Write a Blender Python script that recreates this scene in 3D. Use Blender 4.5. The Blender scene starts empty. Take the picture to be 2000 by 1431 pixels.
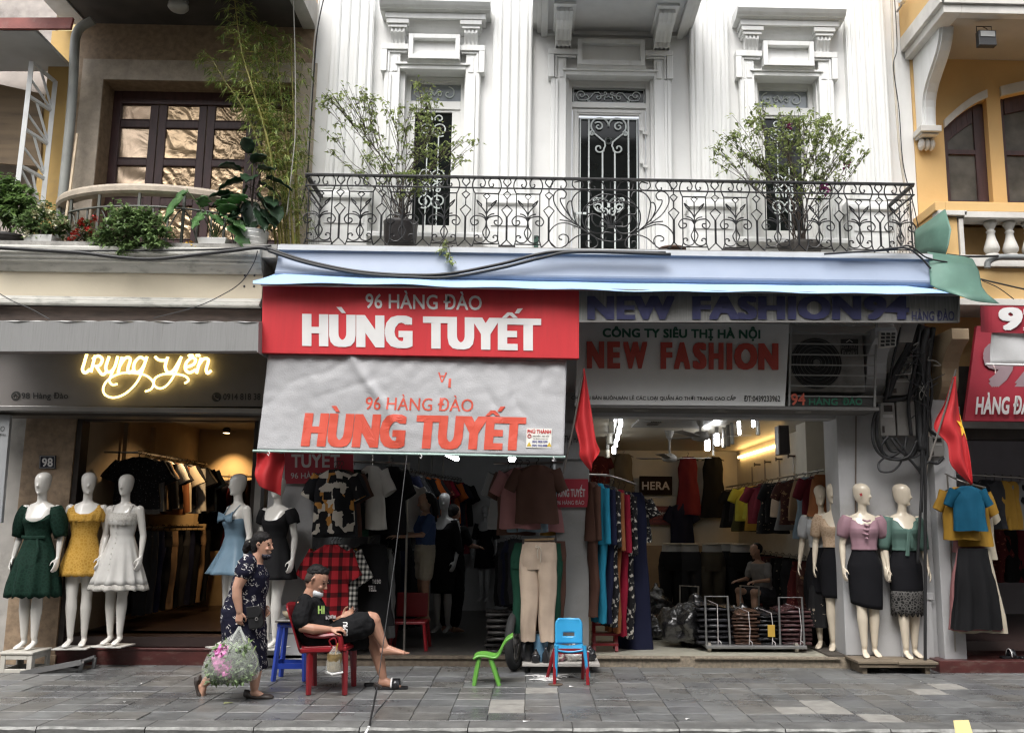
import bpy,bmesh,math,random
from mathutils import Vector,Matrix,noise as mnoise
R=random.Random(7)
scn=bpy.context.scene
col=scn.collection
rad=math.radians
# ------------------------------------------------------------------ camera, sky, sun, exposure
PITCH,ROLL,YAW,FPX,PPX,PPY,EYE=rad(9.39),rad(0.46),rad(-1.35),1830.0,1084.0,715.5,1.53
camd=bpy.data.cameras.new('camera')
cam=bpy.data.objects.new('camera',camd)
col.objects.link(cam)
scn.camera=cam
camd.sensor_width=36.0
camd.lens=36.0*FPX/2000.0
camd.shift_x=-(PPX-1000.0)/2000.0
camd.clip_start,camd.clip_end=0.05,400.0
CROT=Matrix.Rotation(YAW,3,'Z')@Matrix.Rotation(rad(90)+PITCH,3,'X')@Matrix.Rotation(ROLL,3,'Z')
CPOS=Vector((0,0,EYE))
cam.matrix_world=Matrix.Translation(CPOS)@CROT.to_4x4()
world=bpy.data.worlds.new('World')
scn.world=world
world.use_nodes=True
wn=world.node_tree
bg=wn.nodes['Background']
sky=wn.nodes.new('ShaderNodeTexSky')
sky.sky_type='NISHITA'
sky.sun_disc=False
sky.sun_elevation,sky.sun_rotation=rad(58),rad(200)
sky.air_density,sky.dust_density,sky.ozone_density=1.0,4.0,1.0
hs=wn.nodes.new('ShaderNodeHueSaturation')
hs.inputs['Saturation'].default_value=0.22
wn.links.new(sky.outputs[0],hs.inputs['Color'])
wn.links.new(hs.outputs[0],bg.inputs['Color'])
bg.inputs['Strength'].default_value=0.15
sund=bpy.data.lights.new('sun','SUN')
sund.energy,sund.angle,sund.color=0.9,rad(35),(1.0,0.97,0.93)
sun=bpy.data.objects.new('sun',sund)
col.objects.link(sun)
_az,_el=rad(200),rad(58)
sdir=Vector((math.sin(_az)*math.cos(_el),math.cos(_az)*math.cos(_el),math.sin(_el)))
sun.rotation_euler=sdir.to_track_quat('Z','Y').to_euler()
scn.view_settings.view_transform='Standard'
scn.view_settings.look='None'
scn.view_settings.exposure=1.25
scn.view_settings.gamma=1.0
scn.view_settings.use_curve_mapping=False
scn.render.engine='CYCLES'
scn.cycles.use_denoising=True
scn.cycles.max_bounces=6
scn.cycles.transparent_max_bounces=8
scn.cycles.caustics_reflective=False
scn.cycles.caustics_refractive=False
scn.cycles.sample_clamp_indirect=4.0
scn.cycles.filter_width=1.3
# ------------------------------------------------------------------ where a point seen in the photograph stands, at depth Y or on the ground
def ray(px,py):
 return CROT@Vector(((px-PPX)/FPX,-(py-PPY)/FPX,-1.0))
def W(px,py,Y):
 d=ray(px,py)
 return CPOS+d*(Y/d.y)
def G(px,py,z=0.0):
 d=ray(px,py)
 return CPOS+d*((z-EYE)/d.z)
def WX(px,Y,py=1000):return W(px,py,Y).x
def WZ(py,Y,px=1041):return W(px,py,Y).z
def V(*a):return Vector(a)
# ------------------------------------------------------------------ materials
MATS={}
def _nd(nt,t,**kw):
 n=nt.nodes.new(t)
 for k,v in kw.items():
  setattr(n,k,v)
 return n
def mat(name,c,rough=0.6,metal=0.0,var=0.12,vs=6.0,bump=0.15,bs=60.0,stain=0.0,sc=(0.05,0.045,0.04),ss=2.0,stretch=(1,1,1),spec=0.5,sheen=0.0,coat=0.0,trans=0.0,c2=None,emit=None,es=0.0,alpha=1.0,sss=0.0,orand=0.0,bdist=0.01):
 """Principled material with colour drift, dirt patches and fine relief, all from noise on object coordinates."""
 if name in MATS:return MATS[name]
 m=bpy.data.materials.new(name);m.use_nodes=True
 nt=m.node_tree;L=nt.links
 p=nt.nodes['Principled BSDF']
 tc=_nd(nt,'ShaderNodeTexCoord')
 mp=_nd(nt,'ShaderNodeMapping');mp.inputs['Scale'].default_value=stretch
 L.new(tc.outputs['Object'],mp.inputs['Vector'])
 n1=_nd(nt,'ShaderNodeTexNoise');n1.inputs['Scale'].default_value=vs;n1.inputs['Detail'].default_value=5
 L.new(mp.outputs[0],n1.inputs['Vector'])
 r1=_nd(nt,'ShaderNodeValToRGB')
 e=r1.color_ramp.elements
 c2=c2 or tuple(min(1,x*(1+var))for x in c)
 e[0].position,e[1].position=0.32,0.68
 e[0].color=tuple(x*(1-var)for x in c)+(1,)
 e[1].color=tuple(c2)+(1,)
 L.new(n1.outputs['Fac'],r1.inputs['Fac'])
 out=r1.outputs[0]
 if orand:
  oi=_nd(nt,'ShaderNodeObjectInfo')
  mr=_nd(nt,'ShaderNodeMapRange');mr.inputs['To Min'].default_value=1-orand;mr.inputs['To Max'].default_value=1+orand
  L.new(oi.outputs['Random'],mr.inputs[0])
  hv=_nd(nt,'ShaderNodeHueSaturation');L.new(out,hv.inputs['Color']);L.new(mr.outputs[0],hv.inputs['Value'])
  out=hv.outputs[0]
 if stain:
  n2=_nd(nt,'ShaderNodeTexNoise');n2.inputs['Scale'].default_value=ss;n2.inputs['Detail'].default_value=8;n2.inputs['Roughness'].default_value=0.65
  L.new(mp.outputs[0],n2.inputs['Vector'])
  r2=_nd(nt,'ShaderNodeValToRGB');f=r2.color_ramp.elements
  f[0].position,f[1].position=0.52,0.74
  f[0].color=(0,0,0,1);f[1].color=(stain,stain,stain,1)
  L.new(n2.outputs['Fac'],r2.inputs['Fac'])
  mx=_nd(nt,'ShaderNodeMix',data_type='RGBA')
  L.new(r2.outputs[0],mx.inputs[0]);L.new(out,mx.inputs[6]);mx.inputs[7].default_value=tuple(sc)+(1,)
  out=mx.outputs[2]
 L.new(out,p.inputs['Base Color'])
 p.inputs['Roughness'].default_value=rough
 p.inputs['Metallic'].default_value=metal
 p.inputs['Specular IOR Level'].default_value=spec
 if sheen:p.inputs['Sheen Weight'].default_value=sheen
 if coat:p.inputs['Coat Weight'].default_value=coat
 if trans:p.inputs['Transmission Weight'].default_value=trans
 if sss:
  p.inputs['Subsurface Weight'].default_value=sss;p.inputs['Subsurface Radius'].default_value=(0.01,0.004,0.002)
 if emit:
  p.inputs['Emission Color'].default_value=tuple(emit)+(1,);p.inputs['Emission Strength'].default_value=es
 if alpha<1:p.inputs['Alpha'].default_value=alpha
 if bump:
  n3=_nd(nt,'ShaderNodeTexNoise');n3.inputs['Scale'].default_value=bs;n3.inputs['Detail'].default_value=4
  L.new(mp.outputs[0],n3.inputs['Vector'])
  b=_nd(nt,'ShaderNodeBump');b.inputs['Strength'].default_value=bump;b.inputs['Distance'].default_value=bdist
  L.new(n3.outputs['Fac'],b.inputs['Height']);L.new(b.outputs[0],p.inputs['Normal'])
 MATS[name]=m
 return m
def base_in(m):
 """(node tree, Principled node, mapping output, the socket that now feeds Base Color)"""
 nt=m.node_tree
 p=nt.nodes['Principled BSDF']
 mp=[n for n in nt.nodes if n.type=='MAPPING'][0]
 return nt,p,mp.outputs[0],p.inputs['Base Color'].links[0].from_socket
# ------------------------------------------------------------------ mesh building
class MB:
 def __init__(s):s.v,s.f=[],[]
 def add(s,vs,fs):
  o=len(s.v);s.v+=[Vector(p)for p in vs];s.f+=[tuple(i+o for i in f)for f in fs];return s
 def box(s,x0,x1,y0,y1,z0,z1):
  if x0>x1:x0,x1=x1,x0
  if y0>y1:y0,y1=y1,y0
  if z0>z1:z0,z1=z1,z0
  return s.add([(x0,y0,z0),(x1,y0,z0),(x1,y1,z0),(x0,y1,z0),(x0,y0,z1),(x1,y0,z1),(x1,y1,z1),(x0,y1,z1)],[(3,2,1,0),(4,5,6,7),(0,1,5,4),(1,2,6,5),(2,3,7,6),(3,0,4,7)])
 def prism(s,pts,d):
  """polygon pts (3D) extruded by the vector d"""
  n=len(pts);d=Vector(d)
  a=[Vector(p)for p in pts]
  return s.add(a+[p+d for p in a],[tuple(range(n-1,-1,-1)),tuple(range(n,2*n))]+[(i,(i+1)%n,n+(i+1)%n,n+i)for i in range(n)])
 def xz(s,pts,y0,y1):
  return s.prism([(x,y0,z)for x,z in pts],(0,y1-y0,0))
 def yz(s,pts,x0,x1):
  """profile in y,z run from x0 to x1"""
  return s.prism([(x0,y,z)for y,z in pts],(x1-x0,0,0))
 def tube(s,path,r,n=8,closed=False,flat=1.0,caps=True):
  path=[Vector(p)for p in path]
  k=len(path)
  if k<2:return s
  rs=r if isinstance(r,(list,tuple))else[r]*k
  rings=[];up=None
  for i,p in enumerate(path):
   if closed:t=path[(i+1)%k]-path[i-1]
   else:t=path[min(i+1,k-1)]-path[max(i-1,0)]
   if t.length<1e-9:t=Vector((0,0,1))
   t.normalize()
   if up is None:
    up=t.orthogonal()if abs(t.y)>0.95 else Vector((0,1,0))
   up=up-t*up.dot(t)
   if up.length<1e-6:up=t.orthogonal()
   up.normalize();w=t.cross(up)
   rings.append([p+(w*math.cos(a)+up*(math.sin(a)*flat))*rs[i]for a in[2*math.pi*j/n for j in range(n)]])
  vs=[p for rg in rings for p in rg];fs=[]
  for i in range(k if closed else k-1):
   a,b=i*n,((i+1)%k)*n
   fs+=[(a+j,a+(j+1)%n,b+(j+1)%n,b+j)for j in range(n)]
  if not closed and caps:fs+=[tuple(range(n-1,-1,-1)),tuple((k-1)*n+j for j in range(n))]
  return s.add(vs,fs)
 def bar(s,a,b,w,h=None,up=(0,0,1)):
  """rectangular bar from a to b, w wide, h high"""
  a,b=Vector(a),Vector(b);h=h or w
  t=(b-a).normalized();up=Vector(up)
  u=up-t*up.dot(t)
  if u.length<1e-5:u=t.orthogonal()
  u.normalize();q=t.cross(u)
  c=[(-1,-1),(1,-1),(1,1),(-1,1)]
  vs=[p+q*(i*w/2)+u*(j*h/2)for p in(a,b)for i,j in c]
  return s.add(vs,[(3,2,1,0),(4,5,6,7),(0,1,5,4),(1,2,6,5),(2,3,7,6),(3,0,4,7)])
 def lathe(s,c,prof,n=20,axis='z'):
  c=Vector(c);k=len(prof);vs=[]
  for r,h in prof:
   for j in range(n):
    a=2*math.pi*j/n
    q=(r*math.cos(a),r*math.sin(a),h)
    vs.append(c+Vector(q if axis=='z' else(q[0],h,-q[1])if axis=='y' else(h,q[0],q[1])))
  fs=[(i*n+j,i*n+(j+1)%n,(i+1)*n+(j+1)%n,(i+1)*n+j)for i in range(k-1)for j in range(n)]
  fs+=[tuple(range(n-1,-1,-1)),tuple((k-1)*n+j for j in range(n))]
  return s.add(vs,fs)
 def ball(s,c,rx,ry=None,rz=None,n=12,m=8):
  ry=ry or rx;rz=rz or rx
  o=len(s.v);c=Vector(c);vs=[c+Vector((0,0,-rz))]
  for i in range(1,m):
   t=-math.pi/2+math.pi*i/m
   vs+=[c+Vector((rx*math.cos(t)*math.cos(a),ry*math.cos(t)*math.sin(a),rz*math.sin(t)))for a in[2*math.pi*j/n for j in range(n)]]
  vs.append(c+Vector((0,0,rz)));e=len(vs)-1
  fs=[(0,1+(j+1)%n,1+j)for j in range(n)]
  for i in range(m-2):
   a,b=1+i*n,1+(i+1)*n
   fs+=[(a+j,a+(j+1)%n,b+(j+1)%n,b+j)for j in range(n)]
  fs+=[(e,e-n+j,e-n+(j+1)%n)for j in range(n)]
  return s.add(vs,fs)
 def grid(s,fn,nu,nv,wrap=False):
  vs=[fn(i/(nu if wrap else nu-1),j/(nv-1))for j in range(nv)for i in range(nu)]
  fs=[]
  for j in range(nv-1):
   for i in range(nu if wrap else nu-1):
    i2=(i+1)%nu
    fs.append((j*nu+i,j*nu+i2,(j+1)*nu+i2,(j+1)*nu+i))
  return s.add(vs,fs)
 def build(s,name,m,parent=None,smooth=False,bevel=0.0,thick=0.0,sub=0,at=None,label=None,off=0.0):
  me=bpy.data.meshes.new(name)
  base=parent_loc(parent)if parent else(Vector(at)if at is not None else Vector((0,0,0)))
  me.from_pydata([p-base for p in s.v],[],s.f)
  me.materials.append(m)
  if smooth:me.shade_smooth()
  o=bpy.data.objects.new(name,me);col.objects.link(o)
  if parent:o.parent=parent
  else:o.location=base
  if thick:
   q=o.modifiers.new('s','SOLIDIFY');q.thickness=thick;q.offset=off
  if bevel:
   q=o.modifiers.new('b','BEVEL');q.width=bevel;q.segments=2;q.limit_method='ANGLE';q.harden_normals=False
  if sub:
   q=o.modifiers.new('d','SUBSURF');q.levels=sub;q.render_levels=sub
  if label:o['label']=label
  return o
def parent_loc(p):
 v=Vector((0,0,0))
 while p is not None:
  v=v+p.location;p=p.parent
 return v
def tag(o,label,cat,group=None):
 o['label']=label;o['category']=cat
 if group:o['group']=group
 return o
def thing(name,label,cat,loc=(0,0,0),group=None):
 o=bpy.data.objects.new(name,None);o.empty_display_size=0.1
 col.objects.link(o);o.location=loc
 return tag(o,label,cat,group)
def struct(o):
 o['kind']='structure';return o
def stuff(o):
 o['kind']='stuff';return o
def copy_tree(o,parent=None):
 c=o.copy();col.objects.link(c);c.parent=parent
 for ch in list(o.children):copy_tree(ch,c)
 return c
def baked(o):
 """apply an object's modifiers into its own mesh (no operators)"""
 dg=bpy.context.evaluated_depsgraph_get()
 ev=o.evaluated_get(dg)
 me=bpy.data.meshes.new_from_object(ev,depsgraph=dg)
 o.modifiers.clear();old=o.data;o.data=me;bpy.data.meshes.remove(old)
 return o
def arc(cx,cz,r,a0,a1,n=14,y=0.0,rz=None):
 rz=rz or r
 return[Vector((cx+r*math.cos(rad(a0+(a1-a0)*i/n)),y,cz+rz*math.sin(rad(a0+(a1-a0)*i/n))))for i in range(n+1)]
def spiral(cx,cz,r0,r1,a0,a1,n=22,y=0.0):
 return[Vector((cx+(r0+(r1-r0)*i/n)*math.cos(rad(a0+(a1-a0)*i/n)),y,cz+(r0+(r1-r0)*i/n)*math.sin(rad(a0+(a1-a0)*i/n))))for i in range(n+1)]
def smooth_path(pts,n=6):
 pts=[Vector(p)for p in pts];out=[]
 for i in range(len(pts)-1):
  p0,p1,p2,p3=pts[max(i-1,0)],pts[i],pts[i+1],pts[min(i+2,len(pts)-1)]
  for k in range(n):
   t=k/n
   out.append(0.5*((2*p1)+(p2-p0)*t+(2*p0-5*p1+4*p2-p3)*t*t+(3*p1-p0-3*p2+p3)*t**3))
 out.append(pts[-1]);return out
def lettering(txt,quad,m,parent,bold=0.0,depth=0.004,name='lettering',label=None,shear=0.0,warp=None,spacing=1.0):
 """the words as a mesh filling the quad (x0, x1, z0, z1, y) on a face that looks at -y, or laid on warp(u, v) -> point; bold fattens the strokes"""
 cu=bpy.data.curves.new('t','FONT');cu.body=txt;cu.size=1.0;cu.resolution_u=3;cu.shear=shear;cu.space_character=spacing+bold*1.2
 o=bpy.data.objects.new('t',cu);col.objects.link(o)
 dg=bpy.context.evaluated_depsgraph_get()
 me=bpy.data.meshes.new_from_object(o.evaluated_get(dg),depsgraph=dg)
 bpy.data.objects.remove(o);bpy.data.curves.remove(cu)
 bm=bmesh.new();bm.from_mesh(me);bpy.data.meshes.remove(me)
 if warp and parent is not None and len(txt)<14:
  bmesh.ops.triangulate(bm,faces=bm.faces)
  L0=max(v.co.x for v in bm.verts)
  for _ in range(2):bmesh.ops.subdivide_edges(bm,edges=[e for e in bm.edges if e.calc_length()>L0/50],cuts=1)
 bm.verts.index_update()
 P0=[v.co.copy()for v in bm.verts];F0=[tuple(v.index for v in f.verts)for f in bm.faces];bm.free()
 sh=[(0,0)]
 if bold:
  k=max(2,int(math.ceil(bold*2/.045))+1);hy=min(bold,.03)
  sh=[(-bold+2*bold*i/(k-1),q)for i in range(k)for q in((-hy,hy)if bold>.012 else(0,))]
 xs=[p.x for p in P0];ys=[p.y for p in P0]
 bx_,by_=max(abs(d[0])for d in sh),max(abs(d[1])for d in sh)
 a,b,c,d=min(xs)-bx_,max(xs)+bx_,min(ys)-by_,max(ys)+by_
 base=parent_loc(parent);vs,fs=[],[]
 for i,(dx,dy)in enumerate(sh):
  o_=len(vs)
  for p in P0:
   u,w=(p.x+dx-a)/(b-a),(p.y+dy-c)/(d-c)
   if warp:q=Vector(warp(u,w))
   else:
    x0,x1,z0,z1,y=quad;q=Vector((x0+(x1-x0)*u,y,z0+(z1-z0)*w))
   q.y-=.0003*i
   vs.append(q-base)
  fs+=[tuple(j+o_ for j in f)for f in F0]
 out=bpy.data.meshes.new(name);out.from_pydata(vs,[],fs);out.materials.append(m)
 ob=bpy.data.objects.new(name,out);col.objects.link(ob);ob.parent=parent
 if depth and not warp:
  q=ob.modifiers.new('s','SOLIDIFY');q.thickness=depth;q.offset=0
 if label:ob['label']=label
 return ob
def pq(px0,px1,py_top,py_bot,Y):
 """a lettering quad from where the words stand in the photograph, at depth Y"""
 a=W(px0,(py_top+py_bot)/2,Y);b=W(px1,(py_top+py_bot)/2,Y);m=(px0+px1)/2
 return(a.x,b.x,W(m,py_bot,Y).z,W(m,py_top,Y).z,Y)
# ================================================================== the street: road, kerb, paving, houses
YW=10.5
YS=10.4
M_white=mat('white_paint',(0.74,0.74,0.725),0.7,var=0.04,vs=1.5,bump=0.08,bs=40,stain=0.16,sc=(0.4,0.4,0.37),ss=1.2)
M_white2=mat('white_paint_trim',(0.76,0.765,0.75),0.6,var=0.04,vs=2,bump=0.05,bs=50,stain=0.35,sc=(0.52,0.52,0.48),ss=3,stretch=(3,3,.35))
M_pav=mat('pavement_bed',(0.06,0.06,0.058),0.9,bump=0.4)
M_asph=mat('asphalt',(0.055,0.055,0.055),0.85,var=0.3,vs=20,bump=0.6,bs=180)
M_kerb=mat('kerb_stone',(0.115,0.115,0.11),0.75,var=0.3,vs=5,bump=0.6,bs=45,stain=0.5,sc=(0.05,0.05,0.047),ss=6)
M_worn=mat('worn_kerb_edge',(0.30,0.30,0.285),0.8,var=0.35,vs=14,bump=0.6,bs=45,stain=0.6,sc=(0.13,0.13,0.12),ss=8)
M_tile=[mat('paving_slate_%d'%i,c,0.36,var=0.22,vs=7,bump=0.35,bs=35,stain=0.55,sc=s,ss=5,stretch=(1,2.2,1),orand=0.09)for i,(c,s)in enumerate([((0.138,0.141,0.141),(0.09,0.09,0.09)),((0.152,0.155,0.154),(0.22,0.22,0.215)),((0.122,0.124,0.128),(0.185,0.185,0.185)),((0.155,0.153,0.148),(0.105,0.105,0.10)),((0.14,0.136,0.128),(0.20,0.195,0.18))])]
for m_ in M_tile:
 nt,p,mp,src=base_in(m_);n_=_nd(nt,'ShaderNodeTexNoise');n_.inputs['Scale'].default_value=1.1;n_.inputs['Detail'].default_value=7;n_.inputs['Roughness'].default_value=.7
 nt.links.new(_nd(nt,'ShaderNodeTexCoord').outputs['Object'],n_.inputs['Vector'])
 r_=_nd(nt,'ShaderNodeMapRange');r_.inputs['From Min'].default_value=.35;r_.inputs['From Max'].default_value=.65;r_.inputs['To Min'].default_value=.66;r_.inputs['To Max'].default_value=1.08
 nt.links.new(n_.outputs['Fac'],r_.inputs[0]);h_=_nd(nt,'ShaderNodeHueSaturation');nt.links.new(src,h_.inputs['Color']);nt.links.new(r_.outputs[0],h_.inputs['Value']);nt.links.new(h_.outputs[0],p.inputs['Base Color'])
 q_=_nd(nt,'ShaderNodeMapRange');q_.inputs['From Min'].default_value=.4;q_.inputs['From Max'].default_value=.62;q_.inputs['To Min'].default_value=.22;q_.inputs['To Max'].default_value=.5;nt.links.new(n_.outputs['Fac'],q_.inputs[0]);nt.links.new(q_.outputs[0],p.inputs['Roughness'])
M_tilepale=mat('pale_paving',(0.25,0.24,0.22),0.6,var=0.2,vs=9,bump=0.3,stain=0.5,sc=(0.2,0.19,0.17),ss=6)
road=struct(MB().box(-60,60,-6,7.33,-0.3,-0.125).build('road',M_asph))
pav=struct(MB().box(-14,14,7.5,10.6,-0.3,-0.012).build('pavement',M_pav))
kerb=struct(MB().box(-14,14,7.36,7.5,-0.3,-0.16).build('kerb',M_pav))
kx=[WX(p,7.48,1415)for p in(-126,83,293,502,706,915,1118,1323,1528,1731,1935,2130)]
for i in range(len(kx)-1):
 m=MB();a,b=kx[i]+0.004,kx[i+1]-0.004
 n=9;vs=[];fs=[]
 for k in range(n):
  x=a+(b-a)*k/(n-1);j=R.uniform(-.005,.005);q=R.uniform(.008,.02)
  vs+=[(x,7.375,-.16),(x,7.385+j*.3,-q-.006),(x,7.398+j,-.001+j*.4),(x,7.64,0.0),(x,7.64,-.16)]
 for k in range(n-1):
  for t in range(5):
   u=(t+1)%5
   fs.append((k*5+t,k*5+u,(k+1)*5+u,(k+1)*5+t))
 fs+=[(0,4,3,2,1),tuple((n-1)*5+t for t in range(5))]
 o=m.add(vs,fs).build('kerb_stone',M_kerb,kerb);o.data.materials.append(M_worn)
 for f in o.data.polygons[:5*(n-1)]:f.material_index=int(f.index%5==1)
bolt_m=mat('rusty_bolt',(0.2,0.18,0.15),0.6,metal=0.6)
for px in(208,672,786,1077):
 p=G(px,1426,-0.07);m=MB().lathe((p.x,7.36,-0.075),[(0.0,-.03),(.014,-.03),(.016,-.018),(.009,-.012),(.012,0),(.012,.02)],8,axis='y')
 m.build('kerb_bolt',bolt_m,kerb)
pale={(975,1366),(1780,1346),(1885,1345),(1545,1383),(1590,1381),(1625,1375),(1700,1396),(1060,1345),(1020,1383),(1680,1398)}
pale_xy=[G(*p)for p in pale]
tw=0.2995;x_ref=WX(1024,7.66,1403)
ntile=0;rest=MB()
for r in range(10):
 y0=7.645+r*0.297;y1=min(y0+0.297,YS+0.02)
 if y1-y0<0.05:continue
 sh=0.0 if r%5 else R.uniform(-.02,.02)
 for k in range(-22,24):
  x0=x_ref+k*tw+sh;x1=x0+tw
  cx=(x0+x1)/2
  if abs((cx-0.02)/y0)>0.60:continue
  g=0.0015+R.random()*0.002
  dz=R.uniform(-.0025,.0025);t1,t2=R.uniform(-.0022,.0022),R.uniform(-.0022,.0022)
  isp=any(x0<=p.x<=x1 and y0<=p.y<=y1 for p in pale_xy)
  mm=M_tilepale if isp else R.choice(M_tile)
  e=.004
  a=[(x0+g,y0+g),(x1-g,y0+g),(x1-g,y1-g),(x0+g,y1-g)]
  hz=lambda x,y:dz+t1*(x-cx)/.15+t2*(y-y0-.15)/.15
  vs=[(x,y,-.012)for x,y in a]+[(x,y,hz(x,y)-e)for x,y in a]
  vs+=[(x+(e if i in(0,3)else-e),y+(e if i<2 else-e),hz(x,y))for i,(x,y)in enumerate(a)]
  fs=[(i,(i+1)%4,4+(i+1)%4,4+i)for i in range(4)]+[(4+i,4+(i+1)%4,8+(i+1)%4,8+i)for i in range(4)]+[(8,9,10,11)]
  if ntile<296:MB().add(vs,fs).build('paving_stone',mm,pav);ntile+=1
  else:rest.add(vs,fs)
if rest.v:stuff(rest.build('far_paving_stones',M_tile[0],pav))
def rect(mb,px0,py0,px1,py1,Y,depth,back=None):
 """a block whose front face, at Y, fills this rectangle of the facade"""
 ym,xm=(py0+py1)/2,(px0+px1)/2
 return mb.box(WX(px0,Y,ym),WX(px1,Y,ym),Y,Y+depth,WZ(py1,Y,xm),WZ(py0,Y,xm))
def frame_boxes(mb,x0,x1,z0,z1,w,y0,y1,bottom=True):
 mb.box(x0,x0+w,y0,y1,z0,z1).box(x1-w,x1,y0,y1,z0,z1).box(x0+w,x1-w,y0,y1,z1-w,z1)
 if bottom:mb.box(x0+w,x1-w,y0,y1,z0,z0+w)
 return mb
# ------------------------------------------------------------------ white house
wh=thing('shop_house','white painted house with fluted pilasters and tall grilled windows behind the black balcony railing','house',(1.0,YW,0))
ZB=WZ(492,9.58,1190)-0.0
ZTOP=9.6
xl,xr=WX(612,YW,170),WX(1757,YW,170)
dxw=WX(1537,YW,250)-WX(845,YW,235)
wo0,wo1=WX(786,YW,300),WX(904,YW,300)
zwo1,zwo0=WZ(140,YW,845),WZ(462,YW,845)
do0,do1=WX(1110,YW,320),WX(1272,YW,320)
zdo1=WZ(151,YW,1190)
m=MB()
for a,b in((xl,wo0),(wo1,do0),(do1,wo0+dxw),(wo1+dxw,xr)):m.box(a,b,YW,YW+.25,2.95,ZTOP)
for q in(0,dxw):m.box(wo0+q,wo1+q,YW,YW+.25,zwo1,ZTOP).box(wo0+q,wo1+q,YW,YW+.25,2.95,zwo0)
m.box(do0,do1,YW,YW+.25,zdo1,ZTOP).box(do0,do1,YW,YW+.25,2.95,ZB)
m.build('wall',M_white,wh)
for pa,pb,pd0,pd1,pyt in((640,724,626,718,368),(961,1038,952,1040,379),(1349,1425,1346,1437,386),(1658,1735,1660,1750,391)):
 a,b=WX(pa,YW-.1,200),WX(pb,YW-.1,200);w=b-a
 m=MB().box(a,b,YW-.10,YW,WZ(pyt,YW-.12,pa)+.002,ZTOP)
 m.box(a+.012,b-.012,YW-.115,YW-.1,WZ(pyt,YW-.12,pa)+.002,ZTOP)
 for i in range(4):
  c=a+w*(0.17+0.22*i)
  m.box(c-.028,c+.028,YW-.135,YW-.115,WZ(pyt,YW-.12,pa)+.002,ZTOP).box(c-.018,c+.018,YW-.144,YW-.135,WZ(pyt,YW-.12,pa)+.002,ZTOP)
 m.build('pilaster',M_white2,wh,bevel=.004)
 a,b=WX(pd0,YW-.2,420),WX(pd1,YW-.2,420);zt=WZ(pyt,YW-.2,pa)
 m=MB().box(a,b,YW-.2,YW,ZB,zt-.14)
 m.yz([(YW,zt),(YW-.17,zt),(YW-.19,zt-.03),(YW-.22,zt-.05),(YW-.23,zt-.09),(YW-.23,zt-.115),(YW-.2,zt-.139),(YW,zt-.139)],a-.02,b+.02)
 m.box(a+.04,b-.04,YW-.212,YW-.2,ZB+.5,zt-.2).box(a+.04,b-.04,YW-.212,YW-.2,ZB+.08,ZB+.44)
 m.build('pedestal',M_white2,wh,bevel=.004)
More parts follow.
